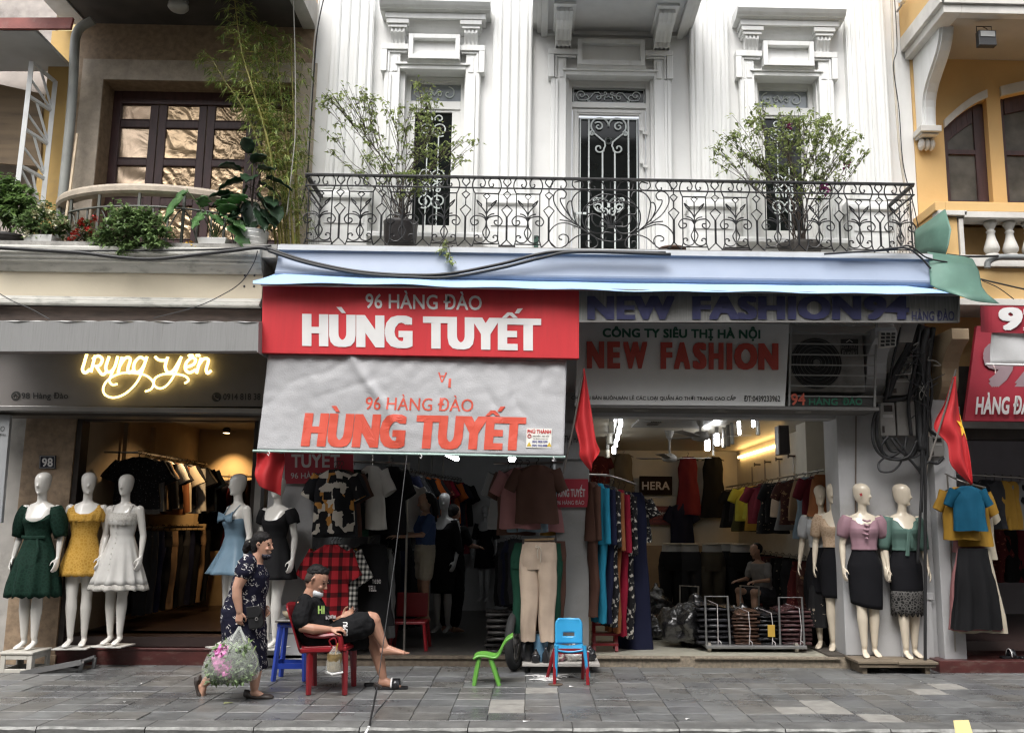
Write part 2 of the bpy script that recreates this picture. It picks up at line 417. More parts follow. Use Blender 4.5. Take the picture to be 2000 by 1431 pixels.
def surround(q,door=False):
 t=dict(hood=(735,955),fas=(747,945),br=((761,788),(905,931)),pan=(796,897),ear=(743,946),jamb=(750,938),op=(780,909),cen=845)
 o=wh
 def X(px,Y):return WX(px,Y,150)+q
 def Z(py,Y):return WZ(py,Y,845)
 if not door:
  m=MB()
  y=YW
  pr=[(y,Z(-6,10.2)),(y-.32,Z(-4,10.2)),(y-.33,Z(4,10.2)),(y-.30,Z(10,10.2)),(y-.27,Z(14,10.2)),(y-.25,Z(18,10.25)),(y-.22,Z(21.5,10.25)),(y,Z(21.5,10.25))]
  m.yz(pr,X(735,10.2),X(955,10.2))
  m.yz([(y,Z(21.5,10.25)-.002),(y-.21,Z(21.5,10.25)-.002),(y-.21,Z(36,10.29)),(y,Z(36,10.29))],X(747,10.27),X(946,10.27))
  m.yz([(y,Z(36,10.29)-.002),(y-.17,Z(36,10.29)-.002),(y-.1,Z(54,10.4)),(y-.06,Z(60,10.4)),(y,Z(62,10.4))],X(763,10.4),X(930,10.4))
  m.build('window_hood',M_white2,o,bevel=.005)
  for a,b in t['br']:
   m=MB();x0,x1=X(a,10.38),X(b,10.38);w=x1-x0
   m.box(x0-.05,x1+.05,y-.20,y,Z(46,10.3),Z(38,10.3)).box(x0-.03,x1+.03,y-.18,y,Z(54,10.32),Z(46,10.3)-.002)
   zt,zb=Z(55,10.35),Z(88,10.4)
   m.yz([(y,zt),(y-.15,zt),(y-.15,zt-.06),(y-.10,zb+.04),(y-.07,zb),(y,zb)],x0+.012,x1-.012)
   for i in range(4):m.yz([(y,zt),(y-.163,zt),(y-.163,zt-.06),(y-.113,zb+.05),(y-.09,zb-.004),(y,zb-.004)],x0+w*(i*.28),x0+w*(i*.28+.16))
   m.build('console',M_white2,o,bevel=.003)
  P,E,J,O,e0,e1,p0,p1,dz=(796,897),(743,946),(750,938),(780,909),88,141,68,116,0
  zb=Z(470,YW-.1)
 else:
  P,E,J,O,e0,e1,p0,p1=(1128,1260),(1071,1314),(1076,1311),(1106,1278),98,153,78,128
  Z=lambda py,Y:WZ(py,Y,1192)
  zb=ZB
 y=YW
 m=MB();frame_boxes(m,X(P[0],y-.14),X(P[1],y-.14),Z(p1,y-.14),Z(p0,y-.14),.055,y-.16,y)
 m.box(X(P[0],y-.14)+.05,X(P[1],y-.14)-.05,y-.09,y,Z(p1,y-.14)+.05,Z(p0,y-.14)-.05)
 m.yz([(y,Z(p1,y-.14)-.003),(y-.14,Z(p1,y-.14)-.003),(y-.10,Z(p1+9,y-.1)),(y,Z(p1+9,y-.1))],X(P[0],y-.1)-.01,X(P[1],y-.1)+.01)
 m.build('keystone_panel',M_white2,o,bevel=.004)
 m=MB()
 ze,zf,zo=Z(e0,y-.1),Z(e1,y-.1),Z(135.6 if not door else 148,y-.08)
 for s,(j,e,k,pp)in((1,(J[0],E[0],O[0],P[0])),(-1,(J[1],E[1],O[1],P[1]))):
  xj,xe,xo,xp=X(j,y-.1),X(e,y-.1),X(k,y-.1),X(pp,y-.1)
  m.box(xj,xo,y-.085,y,zb,zf-.002)
  m.box(xj+s*.055,xj+s*.085,y-.11,y-.085,zb,zf-.03).box(xj+s*.008,xj+s*.05,y-.098,y-.085,zb,zf-.002)
  m.box(xe,xp-s*.003,y-.12,y,ze-.07,ze)
  m.box(xe,xe+s*.07,y-.12,y,zf,ze-.072)
  m.box(xe+s*.072,xo,y-.08,y,zf,ze-.072)
  m.box(xe+s*.075,xe+s*.10,y-.1,y-.08,zf,ze-.075).box(xe+s*.10,xp-s*.02,y-.1,y-.08,ze-.1,ze-.075)
  m.box(xe+s*.13,xo-s*.03,y-.09,y-.08,zf+.01,ze-.14)
 m.box(X(O[0],y-.1),X(O[1],y-.1),y-.085,y,zo,Z(p1+9,y-.1)-.003)
 m.box(X(O[0],y-.1)-.05,X(O[1],y-.1)+.05,y-.105,y-.085,zo+.05,zo+.075)
 m.build('window_surround' if not door else 'door_surround',M_white2,o,bevel=.004)
 if not door:
  m=MB();a,b=X(724,y-.2),X(948,y-.2);zs=Z(452,y-.2)
  m.yz([(y,zs),(y-.18,zs),(y-.19,zs-.02),(y-.19,zs-.06),(y-.12,zs-.10),(y-.10,zs-.16),(y,zs-.16)],a,b)
  m.build('window_sill',M_white2,o,bevel=.004)
for q in(0,dxw):surround(q)
surround(0,True)
M_upvc=mat('white_plastic_frame',(0.74,0.74,0.72),0.35,var=0.03,bump=0.0)
M_glass=mat('dark_window_glass',(0.008,0.010,0.010),0.05,var=0.2,bump=0.0,spec=0.3)
M_glass_pale=mat('frosted_window_glass',(0.30,0.33,0.36),0.12,var=0.2,bump=0.0,spec=0.7)
M_grey_iron=mat('pale_grey_iron',(0.62,0.66,0.65),0.5,var=0.06,bump=0.1)
def sym(paths):
 return paths+[[Vector((-p[0],p[1],p[2]))for p in q]for q in paths]
def tubes(mb,paths,r,o=(0,0,0),n=6,flat=1.0):
 o=Vector(o)
 for p in paths:mb.tube([Vector(q)+o for q in p],r,n,flat=flat)
 return mb
def glazing(q):
 yb=YW+.16
 a,b=wo0+q,wo1+q;w=MB()
 zt0,zt1=WZ(199,yb,845),WZ(164,yb,845)
 f=frame_boxes(MB(),a,b,zwo0,zwo1,.055,yb-.02,yb+.06)
 f.box(a+.055,b-.055,yb-.02,yb+.06,zt0-.1,zt0).box(a+.055,b-.055,yb-.01,yb+.05,zt1,zwo1-.055)
 fr=f.build('window',M_upvc,wh,bevel=.004)
 gx0,gx1=WX(808,yb,300)+q,WX(881,yb,300)+q
 gz0,gz1=WZ(440,yb,845),WZ(219,yb,845)
 l=frame_boxes(MB(),a+.056,b-.056,zwo0+.056,zt0-.102,.001,yb,yb+.045)
 l.box(a+.057,gx0,yb,yb+.045,zwo0+.057,zt0-.103).box(gx1,b-.057,yb,yb+.045,zwo0+.057,zt0-.103)
 l.box(gx0,gx1,yb,yb+.045,gz1,zt0-.103).box(gx0,gx1,yb,yb+.045,zwo0+.057,gz0)
 l.build('sash',M_upvc,fr,bevel=.003)
 MB().box(gx0,gx1,yb+.03,yb+.04,gz0,gz1).build('pane',M_glass,fr)
 MB().box(a+.055,b-.055,yb+.03,yb+.04,zt0,zt1).build('pane',M_glass_pale,fr)
 g=MB();cx=(gx0+gx1)/2;W2=(gx1-gx0)/2;H=gz1-gz0
 for x in(-.3,.3):g.tube([(cx+x*W2*1.0,yb+.015,gz0),(cx+x*W2,yb+.015,gz1-.3)],.008,6)
 for zz,s in((gz1-.22,1),(gz0+.3,1),(gz0+.62,-1)):
  P=[spiral(.085,0,.085,.015,180,-300),arc(.085,0,.085,180,300),spiral(.07,.14*s,.055,.01,200,-200)]
  tubes(g,sym(P),.009,(cx,yb+.015,zz),6)
 g.build('grille',M_grey_iron,fr)
 g=MB();zz=(zt0+zt1)/2;h=(zt1-zt0)/2
 tubes(g,sym([spiral(-.17,0,h*.75,.01,90,460),[(-.1,0,.02),(-.04,0,.05),(0,0,-.03)],spiral(-.06,-.01,.04,.008,0,400)]),.008,(cx,yb+.015,zz),6)
 g.build('transom_scroll',M_grey_iron,fr)
for q in(0,dxw):glazing(q)
yb=YW+.12
dr=MB();f0,f1=do0,do1
zt0,zt1=WZ(202,yb,1190),WZ(172,yb,1190)
zdt=WZ(212,yb,1190)
frame_boxes(dr,f0,f1,ZB,zdo1,.045,yb-.02,yb+.06,False)
dr.box(f0+.045,f1-.045,yb-.02,yb+.06,zt1,zdo1-.045).box(f0+.045,f1-.045,yb-.02,yb+.06,zdt,zt0)
door=dr.build('door',M_upvc,wh,bevel=.004)
gx0,gx1,gz1=WX(1130,yb,350),WX(1248,yb,350),WZ(229,yb,1190)
lf=MB()
frame_boxes(lf,f0+.052,f1-.052,ZB+.01,zdt-.006,gx0-f0-.052,yb+.004,yb+.05,False)
frame_boxes(lf,f0+.075,f1-.075,ZB+.01,zdt-.03,.03,yb-.008,yb+.003,False)
lf.build('leaf',M_upvc,door,bevel=.006)
MB().box(gx0-.003,gx1+.003,yb+.035,yb+.045,ZB+.012,gz1+.002).build('pane',M_glass,door)
MB().box(f0+.045,f1-.045,yb+.03,yb+.04,zt0,zt1).build('pane',M_glass,door)
g=MB();cx=(gx0+gx1)/2;yg=yb+.015
frame_boxes(g,gx0+.012,gx1-.012,ZB+.02,gz1-.012,.014,yg-.006,yg+.006,False)
bw=(gx1-gx0)/2
for s in(-1,1):
 g.box(cx+s*bw*.66-.009,cx+s*bw*.66+.009,yg-.008,yg+.008,ZB+.02,gz1-.02)
 g.box(cx+s*bw*.205-.009,cx+s*bw*.205+.009,yg-.008,yg+.008,ZB+.02,gz1-.43)
 for zz in(.62,.30,.05,-.25):
  for xx in(.66,.205):g.ball((cx+s*bw*xx,yg,ZB+.55+zz),.015,n=8,m=5)
Z1=gz1
P=[arc(.105,-.11,.105,180,-50),spiral(.12,-.115,.06,.012,40,470),[(.172,0,-.19),(.19,0,-.21),(.205,0,-.21)],spiral(.2,-.205,.03,.006,90,-300),[(.19,0,-.19),(.13,0,-.24),(.05,0,-.31),(.04,0,-.36),(.055,0,-.39),(.062,0,-.43)],spiral(.115,-.39,.06,.012,200,560),arc(0,-.295,.035,0,180),arc(0,-.295,.035,180,360)]
tubes(g,sym(P),.0105,(cx,yg,Z1),6)
P=[arc(.09,0,.085,160,-120),arc(.09,0,.085,-20,200),spiral(.05,-.09,.05,.01,90,440),spiral(.16,.06,.04,.01,220,-120),spiral(.12,-.03,.05,.01,20,380)]
tubes(g,sym(P),.0105,(cx,yg,WZ(400,yb,1190)),6)
g.build('grille',M_grey_iron,door)
g=MB();zz=(zt0+zt1)/2;h=(zt1-zt0)/2
P=[spiral(-.33,.01,.06,.012,200,-200),[(-.39,0,.0),(-.36,0,-.055),(-.28,0,-.06),(-.22,0,-.02),(-.17,0,.04),(-.12,0,.045),(-.09,0,.01),(-.1,0,-.03)],spiral(-.125,-.015,.035,.006,0,-300),[(-.3,0,.01),(-.26,0,.01),(-.24,0,-.02),(-.24,0,-.04)],spiral(-.235,-.06,.02,.005,90,400),[(-.12,0,0),(-.07,0,.0),(-.045,0,.02)],spiral(-.045,.035,.025,.006,-90,200),[(-.05,0,-.005),(-.02,0,-.02),(0,0,-.005)],[(-.045,0,.0),(-.05,0,-.05)]]
tubes(g,sym(P),.007,(cx,yg,zz),5)
frame_boxes(g,f0+.06,f1-.06,zt0+.012,zt1-.012,.008,yg-.005,yg+.005)
g.build('transom_scroll',M_grey_iron,door)
for zz in(WZ(258,yb,1262),WZ(322,yb,1262)):
 g=MB().box(f1-.09,f1-.035,yb-.045,yb-.021,zz-.05,zz-.01).box(f1-.13,f1-.075,yb-.045,yb-.021,zz+.0,zz+.04).lathe((f1-.08,yb-.045,zz-.05),[(.014,0),(.014,.1)],8)
 g.build('hinge',M_upvc,door)
MB().box(gx0-.06,gx0-.03,yb-.03,yb-.001,WZ(425,yb)-.1,WZ(425,yb)+.05).box(gx0-.05,gx0+.09,yb-.06,yb-.04,WZ(418,yb)-.012,WZ(418,yb)+.012).box(gx0-.05,gx0-.035,yb-.06,yb-.03,WZ(418,yb)-.012,WZ(418,yb)+.012).build('handle',M_grey_iron,door)
zs=WZ(66,YW,1190)
m=MB();a,b=WX(1060,YW,60),WX(1330,YW,60)
m.box(a+.06,b-.06,YW-1.0,YW,zs,zs+.2)
m.box(a-.02,a+.06,YW-1.0,YW,zs-.06,zs+.2).box(b-.06,b+.02,YW-1.0,YW,zs-.06,zs+.2).box(a+.06,b-.06,YW-1.0,YW-.93,zs-.06,zs)
m.box(a-.07,a-.02,YW-1.06,YW,zs-.02,zs+.25).box(b+.02,b+.07,YW-1.06,YW,zs-.02,zs+.25)
m.box(a-.12,a-.07,YW-1.1,YW,zs+.03,zs+.28).box(b+.07,b+.12,YW-1.1,YW,zs+.03,zs+.28)
m.box(a+.06,b-.06,YW-.06,YW,zs-.05,zs)
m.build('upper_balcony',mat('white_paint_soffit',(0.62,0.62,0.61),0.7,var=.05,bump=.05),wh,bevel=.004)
for pa,pb in((1085,1117),(1278,1310)):
 a,b=WX(pa,YW-.2,60),WX(pb,YW-.2,60);w=b-a
 zb_=WZ(97,YW-.1,1190);zt=zs-.002
 def prof(e):
  return[(YW,zt),(YW-.62-e,zt),(YW-.62-e,zt-.08),(YW-.50-e,zt-.13),(YW-.34-e,zt-.15),(YW-.22-e,zt-.22),(YW-.17-e,zb_+.1),(YW-.19-e,zb_+.06),(YW-.17-e,zb_),(YW,zb_)]
 m=MB().yz(prof(0),a+.01,b-.01)
 for i in range(4):m.yz(prof(.014),a+w*i*.26,a+w*(i*.26+.19))
 m.box(a-.03,b+.03,YW-.7,YW,zt-.035,zt-.001)
 m.build('scroll_bracket',M_white2,wh,bevel=.004)
M_zinc=mat('blue_grey_sheet_metal',(0.235,0.285,0.38),0.5,metal=0.0,var=0.05,vs=3,bump=0.06,bs=12,stain=0.25,sc=(0.25,0.28,0.33),ss=3)
M_slab=mat('dirty_concrete',(0.30,0.29,0.27),0.85,var=.3,vs=10,bump=.5,stain=.7,sc=(.08,.08,.07),ss=4)
bx0,bx1=WX(548,9.5,495),WX(1812,9.5,500)
za,zb2=WZ(491,9.45,1190),WZ(556,9.45,1190)
MB().box(bx0,bx1,9.46,YW,za-.02,ZB+.0).box(bx0,bx1,9.44,YW,za-.3,za-.021).build('balcony_slab',M_slab,wh)
m=MB();n=10
pr=[(9.44,za),(9.40,za),(9.395,za-.05),(9.405,za-.065),(9.41,za-.075)]
pr+=[(9.41-.08*(1-math.cos(t*math.pi/2/n)),za-.08-(zb2*-1+za-.08-.06)*t/n)for t in range(n+1)]
pr+=[(9.33,zb2+.04),(9.34,zb2+.02),(9.37,zb2),(9.44,zb2)]
m.yz(pr,bx0,bx1).build('gutter_profile',M_zinc,wh,bevel=.004)
MB().yz([(9.4,za+.003),(9.388,za+.003),(9.384,za-.052),(9.4,za-.055)],bx0-.002,bx1+.002).build('gutter_lip',mat('pale_sheet_edge',(.50,.52,.54),.5,var=.05,bump=.05,stain=.4,sc=(.3,.3,.3),ss=5),wh)
# ------------------------------------------------------------------ wrought-iron railing
YR=9.58
rail=thing('balcony_railing','black wrought iron balcony railing with scrolls, diamonds and a round central medallion','railing',(WX(1194,YR,490),YR,WZ(489,YR,1194)))
M_iron=mat('black_wrought_iron',(0.012,0.012,0.013),0.45,var=.3,bump=.2,bs=90,spec=.5)
ZR=WZ(489,YR,1194);HR=WZ(349,YR,1194)-ZR
rx0,rx1=WX(595,YR,415),WX(1787,YR,425)
YB_=YW-.02
K=HR/990.0
def rails(name,h,w,t):
 MB().box(rx0-.01,rx1+.01,YR-w/2,YR+w/2,ZR+h-t,ZR+h).box(rx0-w/2,rx0+w/2,YR+w/2+.001,YB_,ZR+h-t,ZR+h).box(rx1-w/2,rx1+w/2,YR+w/2+.001,YB_,ZR+h-t,ZR+h).build(name,M_iron,rail,bevel=.003)
rails('top_rail',HR,.05,.022)
rails('middle_rail',HR-150*K,.02,.014)
rails('bottom_rail',.0,.026,.018)
def q_(pts):return[Vector((x*K,0,(1075-y)*K))for x,y in pts]
def S(pts,n=5):return smooth_path(q_(pts),n)
def flower(name='scroll_panel'):
 P=[S([(155,320),(175,280),(192,210),(170,130),(110,95),(55,110),(22,165),(40,225),(75,225),(90,200),(75,185)]),q_([(155,320),(155,960),(170,1012),(190,1068)]),S([(0,610),(25,560),(70,505),(110,460),(132,412)]),S([(70,505),(66,475),(85,455),(132,412)]),S([(0,700),(30,655),(90,632),(160,632),(208,690),(190,745),(150,758),(108,730),(112,695),(145,690)]),S([(0,680),(20,640),(60,608),(105,598)]),S([(0,700),(12,780),(45,850),(20,920),(0,945),(-40,985),(-100,992),(-148,960),(-145,905),(-110,895),(-90,920),(-110,925)])]
 P=sym(P)+[q_([(0,320),(45,352),(0,402),(-45,352),(0,320)]),q_([(0,402),(0,930)]),q_([(-155,320),(155,320)]),q_([(-160,1012),(160,1012)])]
 return tubes(MB(),P,.0068,(0,0,0),5,flat=1.7)
def diamond():
 P=sym([q_([(112,1068),(6,960),(6,640),(70,545),(0,480),(0,392)]),q_([(0,392),(50,330),(0,290),(0,225)]),S([(0,225),(45,170),(46,140),(18,95)])])
 return tubes(MB(),P,.0068,(0,0,0),5,flat=1.7)
def place(mb,name,xs):
 o=None
 for x in xs:
  if o is None:
   o=MB().add([v+Vector((x,YR,ZR))for v in mb.v],mb.f).build(name,M_iron,rail)
   ox=x
  else:
   c=o.copy();col.objects.link(c);c.location=(x-ox,0,0)
dia=[663,745,827,909,990,1072,1316,1397,1478,1559,1639,1718]
flo=[624,704,786,868,950,1031,1356,1437,1518,1599,1678,1757]
place(flower(),'scroll_panel',[WX(p,YR,420)for p in flo])
place(diamond(),'diamond_baluster',[WX(p,YR,420)for p in dia])
for sx in(rx0,rx1):
 for k,yy in enumerate((.12,.28,.44,.60,.76)):
  fm=flower()if k%2==0 else diamond()
  MB().add([Vector((sx,YR+yy+v.x*.62,ZR+v.z))for v in fm.v],fm.f).build('scroll_panel' if k%2==0 else 'diamond_baluster',M_iron,rail)
KM=HR/1075.0
def qm(pts):return[Vector(((x-1035)*KM,0,(1238-y)*KM))for x,y in pts]
def SM(pts,n=5):return smooth_path(qm(pts),n)
P=[SM([(1035,1110),(850,1075),(700,970),(630,850),(615,700),(660,590),(760,520),(900,505),(1035,530)]),SM([(690,975),(540,850),(480,640),(470,500),(540,390),(640,345),(720,370),(745,430)]),SM([(660,960),(480,790),(330,580),(300,480),(360,470),(385,400),(330,345),(250,360),(200,440),(220,560),(330,720),(560,880)]),SM([(640,940),(480,870),(360,840),(240,870),(150,970),(135,1070),(190,1180),(290,1215),(390,1170),(425,1090),(400,1030),(340,1010),(285,1040),(290,1080),(330,1090)]),SM([(560,880),(440,820),(290,795)]),SM([(470,800),(400,640),(400,560),(430,515),(470,520)]),SM([(420,1140),(520,1050),(640,1005),(760,1010),(830,1090),(830,1170),(750,1215),(680,1180),(680,1110),(730,1100),(740,1130)]),SM([(160,330),(180,240),(250,185),(340,190),(390,250),(360,320),(310,320),(310,285)]),SM([(480,200),(470,270),(520,325),(600,320),(630,260),(590,210),(500,230)]),SM([(960,360),(940,290),(880,200),(780,200),(720,250),(740,330),(790,330),(800,300),(780,290)]),SM([(980,400),(930,480),(760,560),(680,600),(690,690),(760,690),(760,650)]),SM([(1035,900),(900,760),(760,700),(680,780),(670,880),(760,970),(900,980),(980,900),(960,830),(890,810),(875,870),(920,880)]),SM([(1010,880),(960,760),(900,660),(840,600)]),SM([(1015,880),(985,740),(950,640)]),SM([(1035,980),(950,970),(890,1010),(900,1070),(950,1080),(960,1040)]),SM([(1035,410),(900,400),(780,460),(700,540)]),SM([(760,700),(760,800),(830,880),(960,880)])]
P=sym(P)+[qm([(1030,885),(1030,560)]),qm([(1022,345),(1022,190)])]
m=tubes(MB(),P,.0070,(WX(1194,YR,420),YR,ZR),5)
m.build('medallion',M_iron,rail)
MB().box(WX(1194,YR,450)-.035,WX(1194,YR,450)+.035,YR-.012,YR+.012,ZR+(1238-905)*KM,ZR+(1238-870)*KM).build('medallion_collar',M_iron,rail)
# ------------------------------------------------------------------ across the street, behind the camera: the row that shades this pavement and is mirrored in the glass
M_opp=mat('weathered_render',(0.34,0.31,0.26),0.85,var=.2,vs=.8,bump=.1)
m=MB()
hts=[11.5,13.0,11.0,13.5,12.0,11.0,14.0,12.0]
for i,h in enumerate(hts):
 x0=-24+i*6.0
 m.box(x0,x0+5.96,-9,-3.2,-.12,h)
 for fl in range(1,int(h/3.2)):
  for k in range(3):m.box(x0+.7+k*1.8,x0+1.6+k*1.8,-3.2,-3.12,fl*3.2+.5,fl*3.2+2.1)
  m.box(x0+.2,x0+5.7,-3.2,-2.5,fl*3.2-.1,fl*3.2+.08)
struct(m.build('street_backdrop',M_opp))
# ------------------------------------------------------------------ house 98: granite front, glazed maroon doors, curved balcony
M_gran=mat('brown_granite',(0.30,0.215,0.14),0.6,var=.25,vs=14,bump=.3,bs=120,stain=.4,sc=(.16,.11,.07),ss=40)
M_gran_l=mat('pale_lit_granite',(0.42,0.355,0.28),0.6,var=.15,vs=10,bump=.3,bs=120,stain=.4,sc=(.2,.17,.14),ss=30)
M_maroon=mat('maroon_wood',(0.060,0.027,0.027),0.42,var=.25,vs=4,bump=.15,bs=30,stretch=(6,6,1))
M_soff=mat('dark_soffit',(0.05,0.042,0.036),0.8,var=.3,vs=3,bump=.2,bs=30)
M_cream=mat('cream_paint',(0.62,0.55,0.42),0.7,var=.06,vs=1.5,bump=.12,bs=25,stain=.35,sc=(.4,.36,.28),ss=1.5)
M_corn=mat('stained_cornice',(0.48,0.47,0.43),0.75,var=.1,bump=.15,bs=30,stain=.85,sc=(.10,.10,.085),ss=4,stretch=(1,1,3))
lh=thing('shop_house','brown granite house with maroon glazed doors and a curved stone balcony rail, grey awning below','house',(-3.9,YW,0))
xa,xb=WX(128,YW,300),xl
d0,d1=WX(190,YW,300),WX(578,YW,300);zd1=WZ(160,YW,390)
MB().box(xa,d0,YW,YW+.35,2.95,9).box(d1,xb-.003,YW,YW+.35,2.95,9).box(d0,d1,YW,YW+.35,zd1,9).box(d0,d1,YW,YW+.35,2.95,ZB+.02).build('wall',M_gran,lh)
lint=frame_boxes(MB(),d0-.26,d1+.2,ZB,zd1+.26,.255,YW-.012,YW,False).build('door_surround',M_gran_l,lh,bevel=.003)  # paler tone puts the brighter-lit band round the doors into the stone colour
def film(name,c,sc):
 m=mat(name,c,0.24,metal=.8,var=.15,bump=0)
 nt,p,mp,_=base_in(m)
 n=_nd(nt,'ShaderNodeTexNoise');n.inputs['Scale'].default_value=sc;n.inputs['Detail'].default_value=2;n.inputs['Distortion'].default_value=2.5
 nt.links.new(mp,n.inputs['Vector'])
 w=_nd(nt,'ShaderNodeTexWave');w.inputs['Scale'].default_value=sc*.5;w.inputs['Distortion'].default_value=9;w.inputs['Detail'].default_value=2;w.bands_direction='DIAGONAL'
 nt.links.new(mp,w.inputs['Vector'])
 a=_nd(nt,'ShaderNodeMath',operation='ADD');nt.links.new(n.outputs['Fac'],a.inputs[0]);nt.links.new(w.outputs['Fac'],a.inputs[1])
 b=_nd(nt,'ShaderNodeBump');b.inputs['Strength'].default_value=.5;b.inputs['Distance'].default_value=.012
 nt.links.new(a.outputs[0],b.inputs['Height']);nt.links.new(b.outputs[0],p.inputs['Normal'])
 return m
films=[film('gilt_film_smooth',(0.55,0.42,0.30),2.5),film('gilt_film_creased',(0.47,0.34,0.21),5),film('gilt_film_crumpled',(0.40,0.29,0.18),8)]
yd=YW+.3
fr=MB();frame_boxes(fr,d0,d1,ZB,zd1,.10,yd-.02,yd+.1,False)
fr.box(d0+.1,d1-.1,yd-.02,yd+.1,zd1-.16,zd1-.1)
fr.build('door_frame',M_maroon,lh,bevel=.004)
zr=[(WZ(236,yd,340),WZ(198,yd,340)),(WZ(311,yd,340),WZ(249,yd,340)),(WZ(387,yd,340),WZ(323,yd,340)),(WZ(468,yd,340),WZ(400,yd,340))]
cols=[(226,287),(320,383),(415,478),(510,572)]
edges=[d0+.1]+[(WX(cols[i][1],yd,300)+WX(cols[i+1][0],yd,300))/2 for i in range(3)]+[d1-.1]
for i,(c0,c1)in enumerate(cols):
 x0,x1=WX(c0,yd,300),min(WX(c1,yd,300),edges[i+1]-.06)
 a,b=edges[i]+.004,edges[i+1]-.004
 l=MB().box(a,x0,yd,yd+.05,ZB+.02,zd1-.165).box(x1,b,yd,yd+.05,ZB+.02,zd1-.165)
 zz=[ZB+.02]+[v for q in zr[::-1]for v in q]+[zd1-.165]
 for k in range(0,len(zz),2):l.box(x0,x1,yd+.001,yd+.049,zz[k],zz[k+1])
 for z0,z1 in zr:
  for(p,q,r_,s_)in((x0,x1,z0,z0+.012),(x0,x1,z1-.012,z1)):l.box(p,q,yd-.008,yd+.02,r_,s_)
 leaf=l.build('door',M_maroon,lh,bevel=.004)
 for k,(z0,z1)in enumerate(zr):MB().box(x0,x1,yd+.02,yd+.03,z0,z1).build('pane',films[min(2,(i+k//2)if i else 0)],leaf)
zsf=WZ(50,YW,380)
s0,s1=WX(172,YW,48),WX(592,YW,55)
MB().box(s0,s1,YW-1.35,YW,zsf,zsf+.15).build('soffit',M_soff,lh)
M_beam=mat('grey_render_beam',(0.42,0.40,0.37),.8,var=.1,bump=.15,stain=.4,sc=(.2,.19,.17))
for a,b in((s0-.26,s0-.002),(s1+.002,s1+.16)):MB().box(a,b,YW-1.4,YW,zsf-.02,zsf+.3).build('canopy_beam',M_beam,lh)
ccx=WX(292,9.9,380);aa=WX(292,9.9,380)-WX(119,10.45,410);zc=WZ(362,9.62,292)
def cpt(t,r=1.0):return Vector((ccx-aa*r*math.cos(t),10.47-.84*r*math.sin(t),0))
path=[cpt(math.pi*i/40)+V(0,0,zc)for i in range(41)]
m=MB();n=len(path);vs=[];fs=[]
for i,p in enumerate(path):
 q=(V(ccx,10.47,zc)-p).normalized()
 for w,h in((0,0),(.02,.03),(.13,.03),(.15,0),(.15,-.05),(.13,-.075),(.02,-.075),(0,-.05)):vs.append(p+q*w+V(0,0,h))
for i in range(n-1):
 for k in range(8):fs.append((i*8+k,i*8+(k+1)%8,(i+1)*8+(k+1)%8,(i+1)*8+k))
m.add(vs,fs).build('balcony_handrail',M_gran_l,lh,smooth=False)
M_gbar=mat('grey_painted_iron',(0.10,0.105,0.09),0.6,var=.2,bump=.2)
for k,dz in enumerate((-.22,-.95)):
 MB().tube([cpt(math.pi*i/40,.97)+V(0,0,zc+dz)for i in range(41)],.013,6).build('balcony_rail',M_gbar,lh)
for i in range(1,24):
 p=cpt(math.pi*i/24,.96)
 if i%3:MB().box(p.x-.009,p.x+.009,p.y-.009,p.y+.009,ZB+.02,zc-.21).build('balcony_bar',M_gbar,lh)
 else:MB().box(p.x-.013,p.x+.013,p.y-.013,p.y+.013,ZB+.02,zc-.07).build('balcony_post',M_gbar,lh)
for i in range(1,8):
 a0=math.pi*(3*i-1.3)/24;m=MB()
 m.tube([cpt(a0+.33*k/12,.95)+V(0,0,ZB+.02+.42*math.sin(math.pi*k/12))for k in range(13)],.008,5).build('balcony_arch',M_gbar,lh)
c0,c1=-8.0,WX(508,9.5,550)
zq=lambda py:WZ(py,9.5,300)
MB().box(c0,c1+.15,9.5,YW,zq(500),ZB+.005).box(c0,c1,9.6,YW,zq(592),zq(501)).build('balcony_slab',M_slab,lh)
m=MB()
m.yz([(9.6,zq(485)),(9.44,zq(485)),(9.43,zq(488)),(9.43,zq(499)),(9.45,zq(500.5)),(9.46,zq(507)),(9.48,zq(509)),(9.48,zq(513)),(9.5,zq(514)),(9.52,zq(520)),(9.56,zq(529)),(9.6,zq(530))],c0,c1)
m.yz([(9.6,zq(577)),(9.57,zq(577.5)),(9.56,zq(582)),(9.54,zq(584)),(9.54,zq(588)),(9.52,zq(589)),(9.52,zq(594)),(9.6,zq(595))],c0,c1)
m.build('cornice',M_corn,lh,bevel=.003)
MB().box(c0,c1,9.585,9.6,zq(577),zq(530)).build('cream_band',M_cream,lh)
for px,py in((478,538),(497,538),(477,559),(496,559)):
 p=W(px,py,9.58);MB().ball(p,.012,.008,.012,6,4).build('anchor_bolt',mat('dark_bolt',(.05,.05,.05),.6),lh)
MB().box(c0,c1,9.62,YW,zq(640),zq(596)).build('awning_backing',mat('brown_boards',(0.07,.05,.04),.7,var=.3,vs=5,stretch=(1,1,6)),lh)
g0,g1=WX(33,YS,1000),WX(133,YS,1000)
o0,o1=WX(153,YS,900),WX(492,YS,900);zo1=WZ(822,YS,320)
MB().box(g0,g1,YS,YS+.4,0.0,3.3).box(g0-.02,g1+.02,YS-.03,YS,0,.1).build('pillar',M_gran,lh,bevel=.006)
M_darkal=mat('dark_aluminium',(0.05,0.042,0.038),0.4,metal=.5,var=.2,bump=.1)
M_steelt=mat('grey_aluminium',(0.30,0.29,0.28),0.35,metal=.5,var=.1,bump=.05)
m=MB().box(g1+.002,o0,YS+.02,YS+.2,.1,3.3).box(o1,o1+.05,YS+.02,YS+.2,.1,3.3).box(o0,o1,YS+.02,YS+.2,zo1,zo1+.04)
m.build('shopfront_frame',M_darkal,lh,bevel=.004)
